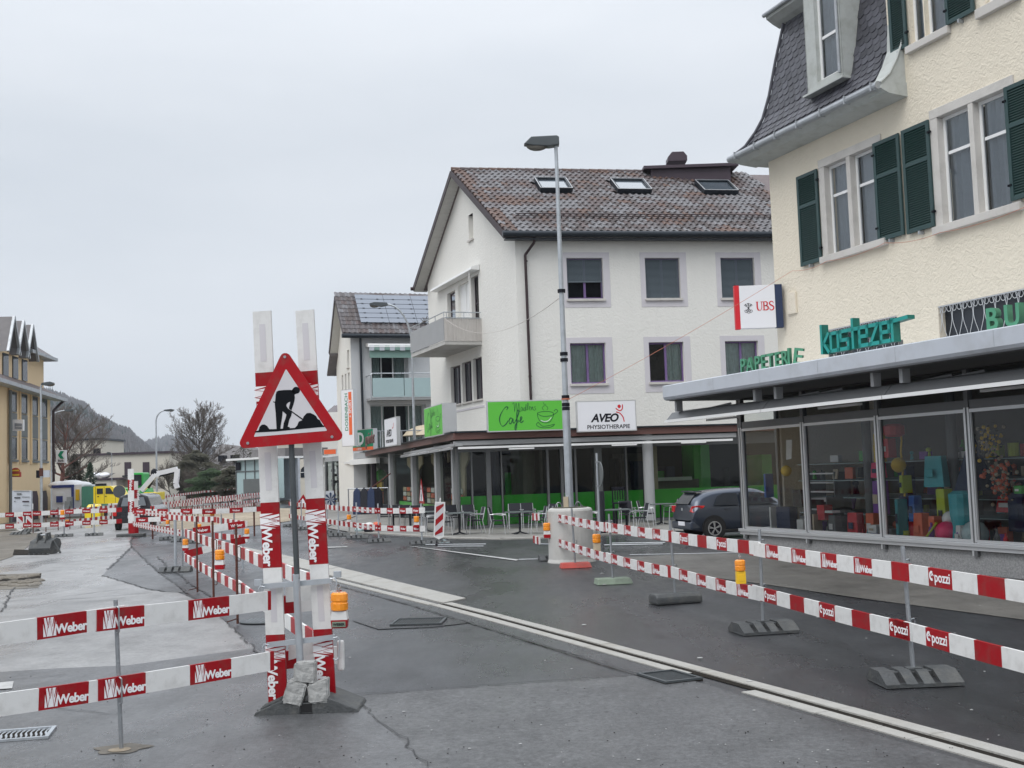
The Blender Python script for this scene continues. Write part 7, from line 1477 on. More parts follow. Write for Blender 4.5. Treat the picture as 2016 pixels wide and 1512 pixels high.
# =================================================================== FAR BACKGROUND
def ridge_hill(name, prof_px, y0, y1, seed, m, trees, group_lab, tree_h, nt_):
    r_ = random.Random(seed); top = [AY(u, v, y1) for u, v in prof_px]; mb = MB(); rows = []
    for k in range(9):
        t = k / 8; y = y0 + (y1 - y0) * t; rows.append([V((p.x * (y / y1), y, max(0.0, (p.z - tree_h * .6)) * (t ** .8))) for p in top])
    rows.append([V((p.x * 1.1, y1 * 1.25, 0)) for p in top])
    n = len(top); vs = [p for r in rows for p in r]
    mb.add(vs, [(j * n + i, j * n + i + 1, (j + 1) * n + i + 1, (j + 1) * n + i) for j in range(len(rows) - 1) for i in range(n - 1)])
    struct(name, mb, m, smooth=True)
    f = [MB(), MB()]
    for q_ in range(nt_):
        a = r_.random() * (n - 1.001); i = int(a); t = r_.random() ** .6; y = y0 + (y1 - y0) * t; P_ = top[i].lerp(top[i + 1], a - i); s_ = y / y1
        z = max(0, P_.z - tree_h * .6) * (t ** .8); x = P_.x * s_; h = tree_h * r_.uniform(.55, 1.25); fir = mnoise.noise(V((x * .006, y * .004, 7))) + .3 * r_.uniform(-1, 1) > .27
        if fir: f[1].cyl((x, y, z - 2), (x, y, z + h * 1.15), h * .19, .1, n=5, caps=False)
        else:
            w3 = h * r_.uniform(.16, .26); m_ = z + h * r_.uniform(.45, .6); c0_ = len(f[0].v)
            ring = [(x + w3 * r_.uniform(.6, 1.2) * math.cos(k * 1.257), y + w3 * math.sin(k * 1.257), m_ + r_.uniform(-.1, .1) * h) for k in range(5)]
            f[0].add(ring + [(x + r_.uniform(-.2, .2) * w3, y, z + h), (x, y, z - 1)], [(k, (k + 1) % 5, 5) for k in range(5)] + [((k + 1) % 5, k, 6) for k in range(5)])
    for mbx, nm_, mm in ((f[0], 'bare_woodland', 'forest_bare'), (f[1], 'fir_woodland', 'forest_fir')):
        if mbx.v: struct(nm_, mbx, mm, kind='stuff')
ridge_hill('wooded_hill', [(-200, 720), (-60, 740), (60, 762), (108, 777), (130, 785), (150, 795), (165, 799), (190, 822), (210, 832), (235, 845), (255, 852), (270, 868), (285, 880), (295, 888), (330, 915), (360, 930), (400, 945)], 620, 1300, 4, 'forest_bare', True, '', 11, 9000)
ridge_hill('far_wooded_hill', [(240, 900), (270, 880), (300, 870), (330, 861), (370, 868), (410, 880), (440, 900), (470, 915), (520, 922), (600, 930), (700, 935), (900, 935)], 1300, 2200, 6, 'forest_bare', True, '', 15, 5000)
# trees
def tree_mesh(h, seed, spread=.55, levels=6, r0=None, droop=0.0, first=.28, n_twig=2, up=.0, rmin=.0016):
    r_ = random.Random(seed); tr, tw = MB(), MB(); r0 = r0 or h * .022
    def grow(p, d, L_, r, lev):
        segs = 3; 
        for s_ in range(segs):
            d2 = (d + V((r_.gauss(0, .12), r_.gauss(0, .12), r_.gauss(0, .08) + up * .05 - droop * .02 * (levels - lev)))).normalized(); q = p + d2 * (L_ / segs); r2 = r * .88
            (tr if lev <= 1 else tw).cyl(p, q, max(r, rmin), max(r2, rmin), n=6 if lev <= 1 else 3, caps=False); p, d, r = q, d2, r2
            if lev < levels and (lev > 0 or s_ >= 1):
                for _ in range(2 if lev > 0 and s_ < 2 else (1 if lev > 0 else 3)):
                    ax = V((r_.gauss(0, 1), r_.gauss(0, 1), r_.gauss(0, .3))).normalized(); nd = (d * (1 - spread) + ax * spread).normalized(); grow(p, nd, L_ * r_.uniform(.55, .8), r * .6, lev + 1)
        if lev < levels: grow(p, (d + V((r_.gauss(0, .2), r_.gauss(0, .2), .1))).normalized(), L_ * .75, r * .85, lev + 1)
    grow(V((0, 0, 0)), V((0, 0, 1)), h * first, r0, 0); return tr, tw
def tree_round(seed, wr=.36, first=.30, nb=30, lean=0.0, r0=.022, rmin=.0012, sub=7):
    r_ = random.Random(seed); tr, tw = MB(), MB(); P = [V((0, 0, 0))]; n = 14
    for i in range(1, n + 1): P.append(P[-1] + V((r_.gauss(0, .006) + lean / n, r_.gauss(0, .006), .94 / n)))
    for i in range(n): tr.cyl(P[i], P[i + 1], r0 * (1 - i / n) ** .8 + rmin, r0 * (1 - (i + 1) / n) ** .8 + rmin, n=7, caps=False)
    def limb(p, d, L_, r, lev):
        segs = 5; 
        for s_ in range(segs):
            d = (d + V((r_.gauss(0, .10), r_.gauss(0, .10), r_.gauss(0, .07) + .05))).normalized(); q = p + d * (L_ / segs); (tr if lev == 0 else tw).cyl(p, q, max(r, rmin), max(r * .8, rmin * .8), n=5 if lev == 0 else 3, caps=False); p = q; r *= .8
            if lev < 3:
                for _ in range(2 if lev < 2 else 1):
                    side = V((r_.gauss(0, 1), r_.gauss(0, 1), r_.gauss(0, .5) + .3)).normalized(); limb(p, (d * .75 + side * .65).normalized(), L_ * r_.uniform(.34, .5) * (1 - s_ * .06), r * .62, lev + 1)
    for k in range(nb):
        t = first + (1 - first) * ((k + .5) / nb) * .93; i = min(n - 1, int(t / .94 * n)); p = P[i].lerp(P[i + 1], max(0, min(1, t / .94 * n - i))); a = k * 2.399 + r_.uniform(-.4, .4); w = (t - first) / (1 - first)
        R_ = wr * math.sqrt(max(.04, 1 - (1.55 * w - .62) ** 2)) * r_.uniform(.75, 1.05); limb(p, V((math.cos(a), math.sin(a), .35 + .9 * w)).normalized(), R_ * 1.05, r0 * .42 * (1 - .6 * w), 0)
    return tr, tw
def rtree(name, label, p, h, seed, bark='bark', **k):
    t = thing(name, label, 'tree', TR(p)); a, b = tree_round(seed, **k)
    for mbx in (a, b): mbx.v = [(v[0] * h, v[1] * h, v[2] * h) for v in mbx.v]
    part('trunk', a, bark, t, smooth=True); part('crown', b, 'twigs', t); return t
def tree(name, label, p, h, seed, bark='bark', tw='twigs', **k):
    t = thing(name, label, 'tree', TR(p)); a, b = tree_mesh(1.0, seed, **k); zm = max(v[2] for v in b.v); s_ = h / zm
    for mbx in (a, b): mbx.v = [(v[0] * s_, v[1] * s_, v[2] * s_) for v in mbx.v]
    part('trunk', a, bark, t, smooth=True); o = part('crown', b, tw, t); return t
def at(u, y, z=0): p = AY(u, 900, y); return V((p.x, p.y, z))
ht = lambda u, v, y: AY(u, v, y).z
rtree('bare_tree', 'bare tree with round open crown behind the far barriers, right of the curved lamp', at(391, 122), ht(391, 796, 122) * .84, 11, wr=.42, first=.28, nb=30, sub=6)
rtree('bare_tree', 'large bare tree with reddish trunk beside the ochre building', at(116, 96), ht(140, 806, 96) * .86, 5, bark='bark_red', wr=.50, first=.34, nb=15, lean=.10, r0=.036)
rtree('bare_tree', 'second large bare tree leaning over the arrow sign', at(146, 108), ht(150, 832, 108) * .86, 23, wr=.52, first=.34, nb=13, lean=.12)
for k, (u, y, v, sd) in enumerate(((352, 118, 905, 31), (366, 112, 915, 32), (338, 120, 900, 33))): tree('bare_shrub', ('slim leafless sapling in front of the flat white building, middle one', 'slim leafless sapling nearest the bare tree', 'slim leafless sapling left in front of the flat white building')[k], at(u, y), ht(u, v, y), sd, spread=.35, levels=4, first=.3, r0=.012)
def conifer(name, label, u, y, vtop, w, m, seed, cat='tree', cone=True, n=2600, droop=.3):
    r_ = random.Random(seed); H_ = ht(u, vtop, y); t = thing(name, label, cat, TR(at(u, y))); part('trunk', MB().cyl((0, 0, 0), (0, 0, H_ * .95), .16, .03, n=6), 'bark', t); mb = MB()
    for i in range(n):
        z = r_.random() ** .8; R_ = w * ((1 - z) ** .75 if cone else math.sqrt(max(.02, 1 - (2 * z - .9) ** 2)) * .9) * (.45 + .55 * r_.random()) * (1 + .25 * math.sin(z * 22)); a = r_.random() * 6.283; c = V((R_ * math.cos(a), R_ * math.sin(a), .25 + z * (H_ - .3))); s_ = min(.13, w * .1) * r_.uniform(.5, 1.1)
        o = V((math.cos(a), math.sin(a), -droop)); sd_ = V((-math.sin(a), math.cos(a), r_.uniform(-.3, .3)))
        mb.add([c - o * s_ - sd_ * s_ * .5, c + o * s_ * 1.3, c - o * s_ + sd_ * s_ * .5, c + V((0, 0, s_ * .5))], [(0, 1, 3), (1, 2, 3), (0, 2, 1)])
    part('crown', mb, m, t); return t
conifer('dark_cypress', 'dense dark green columnar cypress behind the green container', 177, 92, 909, .95, 'conifer', 1, n=1600)
conifer('fir_tree', 'dull green fir tree behind the reddish tree trunk', 146, 98, 893, 1.6, 'conifer_brown', 2)
conifer('broad_evergreen', 'broad dark evergreen in front of the bare tree trunk', 386, 116, 886, 2.5, 'conifer_brown', 3, cone=False, n=9000)
conifer('broad_evergreen', 'smaller dark evergreen left of the bare tree trunk', 368, 114, 900, 1.5, 'conifer_brown', 4, cone=False, n=7000)
conifer('green_bush', 'bright green bush left of the glazed kiosk', 416, 108, 922, 2.4, 'hedge', 5, 'bush', False, 6000); conifer('green_bush', 'smaller green bush under the house with the grey roof', 436, 110, 930, 1.6, 'hedge', 6, 'bush', False, 4000)
conifer('brown_shrub', 'brownish evergreen shrub beside the glazed kiosk', 455, 100, 917, 1.6, 'conifer_brown', 7, 'bush', False, 4000); conifer('pine_tree', 'flat topped pine behind the roadworks sign', 480, 125, 878, 2.6, 'conifer_brown', 8, cone=False, n=900)
conifer('fir_tree', 'small dark fir rising behind the flat white building', 228, 150, 878, 1.0, 'conifer', 9, n=400)
# far buildings
def fbox(name, label, u0, u1, vt, y, dep, m, roof=None, cat='building'):
    a, b = at(u0, y), at(u1, y); z = ht((u0 + u1) / 2, vt, y); t = thing(name, label, cat, TR((a.x, y, 0))); part('wall', MB().box(0, b.x - a.x, 0, dep, 0, z), m, t)
    if roof: part('roof_edge', MB().box(-.25, b.x - a.x + .25, -.25, dep, z + .003, z + .22), roof, t)
    return t, b.x - a.x, z
t, w_, z = fbox('flat_roofed_building', 'long off-white flat roofed building with two brown shuttered openings', 150, 333, 895, 128, 10, 'offwhite_render', 'brown_frame')
for u0, u1 in ((245, 258), (281, 294)):
    x0 = at(u0, 128).x - at(150, 128).x; x1 = at(u1, 128).x - at(150, 128).x; z0, z1 = ht(u0, 936, 128), ht(u0, 910, 128); part('brown_shutter', MB().box(x0, x1, -.06, -.003, z0, z1), 'brown_frame', t); part('sill', MB().box(x0 - .2, x1 + .2, -.25, -.003, z0 - .15, z0 - .004), 'gutter_dark', t)
x0 = at(190, 128).x - at(150, 128).x
part('lower_canopy', MB().box(x0, w_ - 4, -2.6, -.003, ht(230, 944, 126), ht(230, 940.5, 126)), 'brown_frame', t); part('lower_wall', MB().box(x0 + .2, w_ - 5, -2.4, -.01, 0, ht(230, 944.5, 126)), 'offwhite_render', t); part('dark_window_band', MB().box(x0, x0 + 1.9, -2.45, -2.41, .9, 2.2), 'ink', t)
part('sloped_glazing', MB().prism([(x0, -2.5, ht(205, 940, 126)), (x0 + 1.8, -2.5, ht(205, 940, 126)), (x0 + 2.4, -1.2, ht(205, 932, 126)), (x0 + .2, -1.2, ht(205, 932, 126))], (0, .3, 0)), 'roof_grey', t, recalc=True)
for u in (192, 209): part('roof_dome', MB().sphere((at(u, 127).x - at(150, 128).x, -1.4, ht(u, 936, 127)), .6, 0, 12, 8, (1, 1, .55)), 'sign_white', t, smooth=True)
t, w_, z = fbox('flat_roofed_building', 'taller pale block with panelled top behind the large bare tree', 84, 200, 868, 140, 8, 'offwhite_render', 'gutter_dark'); part('window_band', MB().box(w_ - 1.0, w_ - .1, -.05, -.003, z - 1.6, z - 1.0), 'ink', t)
for i in range(7): part('panel_joint', MB().box(.8 + i * .95, .83 + i * .95, -.01, -.002, z - .95, z), 'panel_grey', t)
# house with big grey roof behind the bushes
p = at(452, 150); t = thing('grey_roofed_house', 'house with a big steep grey roof and two small dark dormers behind the bushes', 'building', TR(p)); z0, z1 = ht(450, 922, 150), ht(440, 890, 150)
part('wall', MB().box(-3.5, 6, 0, 8, 0, z0), 'offwhite_render', t); part('roof', MB().add([(-4.2, -.5, z0 - .3), (7, -.5, z0 - .3), (6, 4, z1), (-2.0, 4, z1 + 1.2), (7, 9, z0), (-4.2, 9, z0)], [(0, 1, 2, 3), (3, 2, 4, 5), (0, 3, 5), (1, 4, 2)]), 'roof_grey', t)
for x in (-1.6, .0): part('dormer', MB().box(x, x + .8, .4, 2.0, z0 + .9, z0 + 1.7), 'ink', t)
part('garage_door', MB().box(-2.6, -.4, -.05, -.003, 0, 2.2), 'glass_frost', t)
# kiosk
a, b = at(463, 96), at(545, 92); FK = Frame(a, b - a); t = thing('glazed_kiosk', 'small glazed pavilion with thin white flat roof behind the left upright', 'building', FK.M); w_ = (b - a).length; zr, zt2 = ht(480, 902, 95), ht(480, 906, 95)
part('roof', MB().box(-.6, w_, -.5, 6, zt2, zr), 'white_frame', t); part('roof_lantern', MB().box(1.2, w_, .8, 5, zr + .01, zr + .65), 'roof_grey', t); part('back_wall', MB().box(0, w_, 2.0, 2.2, 0, zt2), 'fascia', t); part('plinth', MB().box(0, w_, 0, .2, 0, .5), 'concrete', t)
for i in range(5):
    x = .05 + i * w_ / 4.4; part('mullion', MB().box(x, x + .08, -.02, .1, .5, zt2 - .01), 'alu_dark', t)
    part('pane', MB().quad((x + .08, .04, .5), (x + w_ / 4.4, .04, .5), (x + w_ / 4.4, .04, zt2), (x + .08, .04, zt2)), 'glass_frost', t)
part('cross_rail', MB().box(0, w_, -.03, .08, zt2 - .95, zt2 - .87), 'alu_dark', t); part('dark_vent', MB().box(.15, .8, -.05, -.03, zt2 - .8, zt2 - .15), 'ink', t)
part('grey_parapet', MB().box(w_ - 1.4, w_ + 2.2, -2.2, -2.0, 0, ht(575, 940, 90)), 'panel_grey', t)
# cream building with arches
t, w_, z = fbox('arched_cream_building', 'cream building with arched windows seen between the two uprights', 547, 612, 868, 108, 8, 'offwhite_render', 'gutter_dark')
for u in (568, 602):
    xc = at(u, 108).x - at(547, 108).x; za = ht(u, 940, 108)
    for q_ in ([(xc + .5 * math.cos(s_), za + .55 + .5 * math.sin(s_)) for s_ in [k * math.pi / 8 for k in range(9)]] + [(xc - .5, za), (xc + .5, za)],): part('arched_window', MB().prism([(x, -.04, z_) for x, z_ in q_], (0, .03, 0)), 'pane_dark', t, recalc=True)
    f = part('window_bars', MB().box(xc - .03, xc + .03, -.07, -.045, za, za + 1.0).box(xc - .5, xc - .035, -.07, -.045, za + .45, za + .5).box(xc + .035, xc + .5, -.07, -.045, za + .45, za + .5), 'white_frame', t)
xc = at(563, 108).x - at(547, 108).x; part('square_window', MB().box(xc - .35, xc + .35, -.05, -.003, ht(563, 911, 108), ht(563, 893, 108)), 'pane_dark', t); part('shutter', MB().box(xc - .85, xc - .36, -.06, -.003, ht(563, 911, 108), ht(563, 893, 108)), 'roof_grey', t); part('shutter', MB().box(xc + .36, xc + .8, -.06, -.003, ht(563, 911, 108), ht(563, 893, 108)), 'roof_grey', t)
t, w_, z = fbox('brown_roofed_house', 'brown roofed house just left of the solar roofed house', 612, 668, 812, 96, 7, 'white_render'); part('roof', MB().add([(-.5, -.5, z - 1.5), (w_ + .5, -.5, z - 1.5), (w_ + .5, 4, z + .8), (1.4, 4, z + .8)], [(0, 1, 2, 3)]), 'tile1', t)
# containers, van, tank, excavator, car
def cont(name, label, u0, u1, vt, vb, y, m, dep=2.4, rib=True):
    a, b = AY(u0, vb, y), AY(u1, vb, y); z0, z1 = AY(u0, vb, y).z, AY(u0, vt, y).z; t = thing(name, label, 'container', TR((a.x, y, max(0, z0)))); w_ = b.x - a.x; h = z1 - max(0, z0); part('box', MB().box(0, w_, 0, dep, 0, h), m, t)
    if rib:
        n = int(w_ / .25)
        for i in range(n): part('rib', MB().box(i * w_ / n, i * w_ / n + .12, -.03, -.002, .12, h - .12), m, t)
    return t, w_, h
t, w_, h = cont('site_office_container', 'white site office container with dark blue frame and small window', 103, 161, 956, 1003, 74, 'sign_white', rib=False)
part('blue_edge', MB().box(-.02, w_ * .75, -.06, -.003, h - .16, h + .02), 'blue', t); part('blue_edge', MB().box(w_ * .66, w_ * .74, -.07, -.004, 0, h), 'blue', t); part('window', MB().box(w_ * .12, w_ * .40, -.07, -.01, h * .25, h * .66), 'white_frame', t); part('pane', MB().box(w_ * .15, w_ * .37, -.09, -.071, h * .28, h * .55), 'blue', t); part('yellow_cabinet', MB().box(w_ * .82, w_ * .93, -.15, -.003, h * .35, h * .8), 'yellow_plastic', t)
for i in range(3): part('lower_step', MB().box(w_ * .55, w_ * .72, -.9 + i * .3, -.62 + i * .3, 0, .25 + .25 * i), 'galv', t)
cont('green_container', 'green ribbed container between the office container and the yellow van', 161, 186, 958, 1001, 73, 'container_green')
for k, (u, s_) in enumerate(((118, 1.1), (140, 1.4), (160, 1.0))): put('white_sack', MB().sphere((0, 0, 0), .42 * s_, 0, 10, 7, (1.7, 1, .55)).mesh('white_sack', 'sign_white', smooth=True), None, TR(AY(u, 955, 74.8)), ('white bulk sack on the left of the office container roof', 'largest white bulk sack on the office container roof', 'white bulk sack on the right of the office container roof')[k], 'sack', 'white sacks on the site office roof')
# yellow double cab van
pz = AY(186, 1000, 66); T = TR((pz.x, 66, 0)); vn = thing('yellow_van', 'yellow double cab pick-up van at the building site', 'van', T); sc2 = (AY(250, 1000, 66).x - pz.x) / 66; X = lambda u: AY(u, 990, 66).x - pz.x; Z_ = lambda v: ht(215, v, 66)
mb = MB(); mb.prism([(X(u), 0, Z_(v)) for u, v in ((184, 991), (184, 958), (187, 956.5), (217, 956.5), (222, 959), (231, 974), (247, 979), (250, 984), (249, 993), (232, 992))], (0, 1.9, 0)); part('body', mb, 'van_yellow', vn, recalc=True)
for q_ in (((191, 972), (191, 961), (203, 961), (203, 972)), ((208, 972), (208, 960.5), (217, 960.5), (225, 973))): part('side_window', MB().prism([(X(u), -.02, Z_(v)) for u, v in q_], (0, .015, 0)), 'pane_dark', vn, recalc=True)
for x in (188, 205, 227): part('door_seam', MB().box(X(x), X(x) + .02, -.006, -.001, Z_(990), Z_(958)), 'brown_frame', vn)
part('handle', MB().box(X(207), X(210), -.03, -.002, Z_(977.5), Z_(976)), 'ink', vn); part('handle', MB().box(X(192), X(195), -.03, -.002, Z_(977.5), Z_(976)), 'ink', vn)
for u in (196, 238): part('wheel', MB().cyl((X(u), -.02, .36), (X(u), .25, .36), .36, n=16), 'tyre', vn)
put('yellow_bin', MB().box(-.4, .4, -.3, .3, 0, .7).prism([(-.4, -.3, .7), (.4, -.3, .7), (.25, -.2, 1.0), (-.25, -.2, 1.0)], (0, .5, 0)).mesh('yellow_bin', 'van_yellow', bevel=.05), None, TR(at(185, 60)), 'small bright yellow grit bin in front of the green container', 'bin')
tk = thing('green_tank_machine', 'bright green machine with rounded body and small cab behind the dark car', 'machine', TR(at(243, 80))); part('body', MB().box(-1.0, 1.6, 0, 1.8, .6, 1.75), 'mach_green', tk, bevel=.35); part('cab', MB().box(.35, 1.3, .1, 1.6, 1.7, 2.75), 'mach_green', tk, bevel=.12); part('cab_glass', MB().box(.45, 1.2, .05, .09, 1.85, 2.6), 'pane_dark', tk); part('wheel', MB().cyl((-.5, -.1, .5), (-.5, .3, .5), .5, n=14), 'tyre', tk); part('wheel', MB().cyl((1.2, -.1, .5), (1.2, .3, .5), .5, n=14), 'tyre', tk)
ex = thing('excavator', 'excavator with bent white boom and yellow body behind the barriers', 'excavator', TR(at(290, 78))); Q = lambda u, v: AY(u, v, 78) - at(290, 78)
part('body', MB().box(Q(276, 0).x, Q(301, 0).x, -.6, 1.4, ht(290, 985, 78), ht(290, 969, 78)), 'van_yellow', ex, bevel=.08); part('counterweight', MB().box(Q(262, 0).x, Q(276, 0).x, -.4, 1.2, ht(270, 984, 78), ht(270, 972, 78)), 'toyblue', ex, bevel=.05)
part('track', MB().box(Q(272, 0).x, Q(300, 0).x, -.9, -.3, 0, .6), 'tyre', ex, bevel=.2); part('track', MB().box(Q(272, 0).x, Q(300, 0).x, 1.0, 1.6, 0, .6), 'tyre', ex, bevel=.2)
def arm(nm_, pts, wds, m):
    mb = MB(); P_ = [Q(u, v) for u, v in pts]
    for i in range(len(P_) - 1): mb.bar(P_[i], P_[i + 1], .3, wds[i], up=(0, 1, 0))
    part(nm_, mb, m, ex)
arm('boom', [(279, 966), (300, 942), (308, 933), (314, 938)], [.4, .42, .35], 'sign_white'); arm('boom_upper', [(304, 932), (316, 931), (330, 928), (349, 923)], [.28, .34, .3], 'sign_white'); arm('dipper', [(349, 923), (348, 940), (346, 952), (349, 961)], [.28, .3, .25], 'sign_white'); arm('hydraulic_ram', [(290, 960), (301, 940)], [.16], 'ink'); arm('hydraulic_ram', [(308, 936), (344, 927)], [.14], 'ink')
part('joint', MB().sphere(Q(304, 930), .25, 0, 8, 6), 'ink', ex)
for k, (u0, u1, y) in enumerate(((311, 358, 92), (212, 236, 60))): put('concrete_slab_stack' if k == 0 else 'concrete_block', MB().box(0, at(u1, y).x - at(u0, y).x, 0, 1, 0, (.9, 1.0)[k]).mesh('block', 'concrete', bevel=.04), None, TR(at(u0, y)), ('long low grey concrete wall beneath the excavator arm', 'grey concrete block in front of the yellow van')[k], 'block')
put('round_traffic_sign', MB().cyl((0, 0, 1.6), (0, .03, 1.6), .32, n=20).cyl((0, .05, 0), (0, .05, 1.7), .03, n=6).mesh('round_traffic_sign', 'dark_steel'), None, TR(at(234, 60)), 'back of a round dark traffic sign in front of the yellow van', 'road sign')
# dark car seen from behind at the far barrier
cr_ = thing('dark_hatchback', 'small dark car with red rear lights seen from behind at the far barrier', 'car', TR(at(262, 50), math.radians(8)))
mb = MB(); pr2 = [(-.85, .3), (-.88, .85), (-.72, 1.0), (-.58, 1.42), (-.3, 1.52), (.3, 1.52), (.58, 1.42), (.72, 1.0), (.88, .85), (.85, .3)]; mb.prism([(x, 0, z) for x, z in pr2], (0, 3.4, 0)); part('body', mb, 'car_black', cr_, bevel=.08); part('rear_window', MB().prism([(-.52, -.02, 1.02), (.52, -.02, 1.02), (.42, -.01, 1.38), (-.42, -.01, 1.38)], (0, .015, 0)), 'pane_sky', cr_, recalc=True)
for s_ in (-1, 1): part('rear_light', MB().box(s_ * .78 - .08, s_ * .78 + .08, -.03, .02, .62, .98), 'tail_red', cr_); part('wheel', MB().cyl((s_ * .72 - .1, .5, .3), (s_ * .72 + .1, .5, .3), .3, n=14), 'tyre', cr_)
part('number_plate', MB().box(-.24, .24, -.03, -.005, .5, .62), 'sign_white', cr_); part('bumper', MB().box(-.84, .84, -.06, .1, .3, .5), 'car_dark', cr_)
# two tall uprights of a second roadworks sign, seen from behind
ss = thing('second_upright_sign', 'second pair of tall red and white uprights beside the far dark car', 'road sign', TR(at(257, 43.5)))
for u, vt, vb in ((257, 923, 1057), (272, 947, 1030)):
    y = 43.5 if u == 257 else 43.9; zt_, zb3 = ht(u, vt, y), 0.1; n = 6; mb = MB(); L7 = (zt_ - zb3) / n; xx = at(u, y).x - at(257, 43.5).x
    for i in range(n): mb.box(xx - .11, xx + .11, 0, .03, zt_ - (i + 1) * L7, zt_ - i * L7, 1 if i % 2 == 0 else 0)
    part('upright', mb, ['red', 'white'], ss, TR(at(257, y)))
    for i in (1, 3): put('lettering', text_mesh('Weber', .16, 'lettering', .001, .004, 0, 'CENTER'), ss, TR(at(u, y) + V((-.05, -.012, zt_ - (i + .5) * L7))) @ Matrix.Rotation(math.pi / 2, 4, 'Y'))
part('rubber_base', MB().box(-.5, .5, -.2, .2, 0, .12), 'rubber', ss, bevel=.03)
# striped beacons
def beacon(p, label, h=1.0, s=1.0, tilt=0.0, flip=1):
    T = TR(p) @ Matrix.Rotation(tilt, 4, 'Y') @ Matrix.Scale(s, 4); t = thing('striped_beacon', label, 'beacon', T, 'red and white striped beacons'); w2 = .125; z0 = .16
    part('frame', MB().prism([(-w2 - .02, 0, z0 + .06), (0, 0, z0 - .02), (w2 + .02, 0, z0 + .06), (w2 + .02, 0, z0 + h + .02), (-w2 - .02, 0, z0 + h + .02)], (0, .03, 0)), 'white', t, recalc=True)
    part('peg', MB().box(-.02, .02, .0, .03, z0 + h + .02, z0 + h + .13), 'white', t)
    part('field', MB().quad((-w2 + .02, -.003, z0 + .08), (w2 - .02, -.003, z0 + .08), (w2 - .02, -.003, z0 + h - .02), (-w2 + .02, -.003, z0 + h - .02)), 'white_patch', t)
    a = w2 - .02; lo, hi = z0 + .08, z0 + h - .02
    for k in range(-1, 4):
        zb = lo + k * .36 - .1; q = []
        pts = [(-a, zb), (a, zb + .21), (a, zb + .39), (-a, zb + .18)]
        if flip < 0: pts = [(-x, z) for x, z in pts][::-1]
        pts = [(x, min(max(z, lo), hi)) for x, z in pts]
        if max(z for x, z in pts) - min(z for x, z in pts) > .02: part('stripe', MB().poly([(x, -.006, z) for x, z in pts]), 'red', t)
    foot(t, T); return t
beacon(G(863, 1072), 'slightly leaning red and white striped beacon in front of the cafe tables', 1.0, .98, math.radians(4)); beacon(G(40, 1053), 'striped beacon at the left edge, nearer of two', .95, 1.05, 0, -1); beacon(G(58, 1047), 'striped beacon behind the nearer one at the left edge', .95, 1.1, 0, -1)
# excavator bucket and its mud
bk = thing('excavator_bucket', 'black steel excavator bucket standing on the pale road at the left', 'bucket', TR(G(81, 1092), math.radians(-8)) @ Matrix.Scale(.92, 4))
mb = MB(); prf = [(-.05, 0), (.25, .0), (.48, .1), (.58, .3), (.5, .45), (.3, .5), (.0, .42), (-.12, .2)]
for a, b in zip(prf[:-1], prf[1:]): mb.quad((-.36, a[0], a[1]), (.36, a[0], a[1]), (.36, b[0], b[1]), (-.36, b[0], b[1]))
mb.poly([(-.36, y, z) for y, z in prf]); mb.poly([(.36, y, z) for y, z in prf[::-1]]); mb.quad((-.36, -.05, 0), (.36, -.05, 0), (.36, -.12, .2), (-.36, -.12, .2)); part('shell', mb, 'rubber', bk, recalc=True)
for x in (-.16, .12): part('lug', MB().prism([(x, -.06, .38), (x, .35, .46), (x, .28, .68), (x, .05, .66)], (.04, 0, 0)), 'rubber', bk, recalc=True)
part('pin', MB().cyl((-.16, .16, .60), (.16, .16, .60), .03, n=8), 'steel', bk)
for i in range(5): x = -.30 + i * .15; part('tooth', MB().prism([(x - .03, -.05, 0), (x + .03, -.05, 0), (x + .01, -.18, .01), (x - .01, -.18, .01)], (0, 0, .04)), 'steel', bk, recalc=True)
part('cutting_arm', MB().bar((.36, .1, .4), (.62, .05, .04), .04, .06), 'rubber', bk)
# =================================================================== STREET LAMPS
pc = G(1128, 1110); pc.y += .45
cbse = thing('concrete_lamp_base', 'thick pale concrete cylinder at the foot of the tall street lamp', 'concrete base', TR(pc)); part('cylinder', MB().lathe([(.50, 0), (.50, .02), (.475, .08), (.465, 1.06), (.445, 1.10), (.40, 1.12)], 32), 'concrete', cbse, smooth=False)
for x in (-.22, .18, .02): part('lifting_loop', MB().tube([(x + .07 * math.cos(t_), .15, 1.10 + .13 * math.sin(t_)) for t_ in [k * math.pi / 8 for k in range(9)]], .012, 5), 'steel', cbse)
part('soil_fill', MB().cyl((0, 0, 1.1), (0, 0, 1.135), .36, n=16), 'conifer_brown', cbse); part('wedge', MB().box(-.13, -.03, -.12, -.05, 1.12, 1.35), 'beige', cbse)
yl2 = pc.y; zt3 = ht(1093, 285, yl2); lp = thing('street_lamp', 'tall grey street lamp with flat head rising from the concrete cylinder', 'street lamp', TR(pc)); part('pole', MB().cyl((0, 0, 1.0), (0, 0, 3.2), .085, .078, n=14).cyl((0, 0, 3.2), (0, 0, zt3), .062, .036, n=14), 'galv', lp)
mb = MB(); mb.prism([(x, -.11, z) for x, z in ((.07, zt3 - .02), (.07, zt3 + .15), (.02, zt3 + .18), (-.52, zt3 + .17), (-.68, zt3 + .02), (-.5, zt3 - .02), (-.15, zt3 - .05))], (0, .24, 0)); part('lamp_head', mb, 'dark_steel', lp, bevel=.02)
mb = MB(); mb.sphere((-.40, 0, zt3 - .01), .2, 0, 14, 8, (1.15, .5, .55)); part('lamp_glass', mb, 'interior_light', lp, smooth=True)
for v in (576, 700, 712, 785, 800, 808): z = ht(1110, v, yl2); part('black_tape', MB().cyl((0, 0, z), (0, 0, z + .07), .082, n=12), 'ink', lp)
z = ht(1117, 787, yl2); part('orange_strap', MB().cyl((0, 0, z), (0, 0, z + .03), .088, n=12), 'cable_orange', lp)
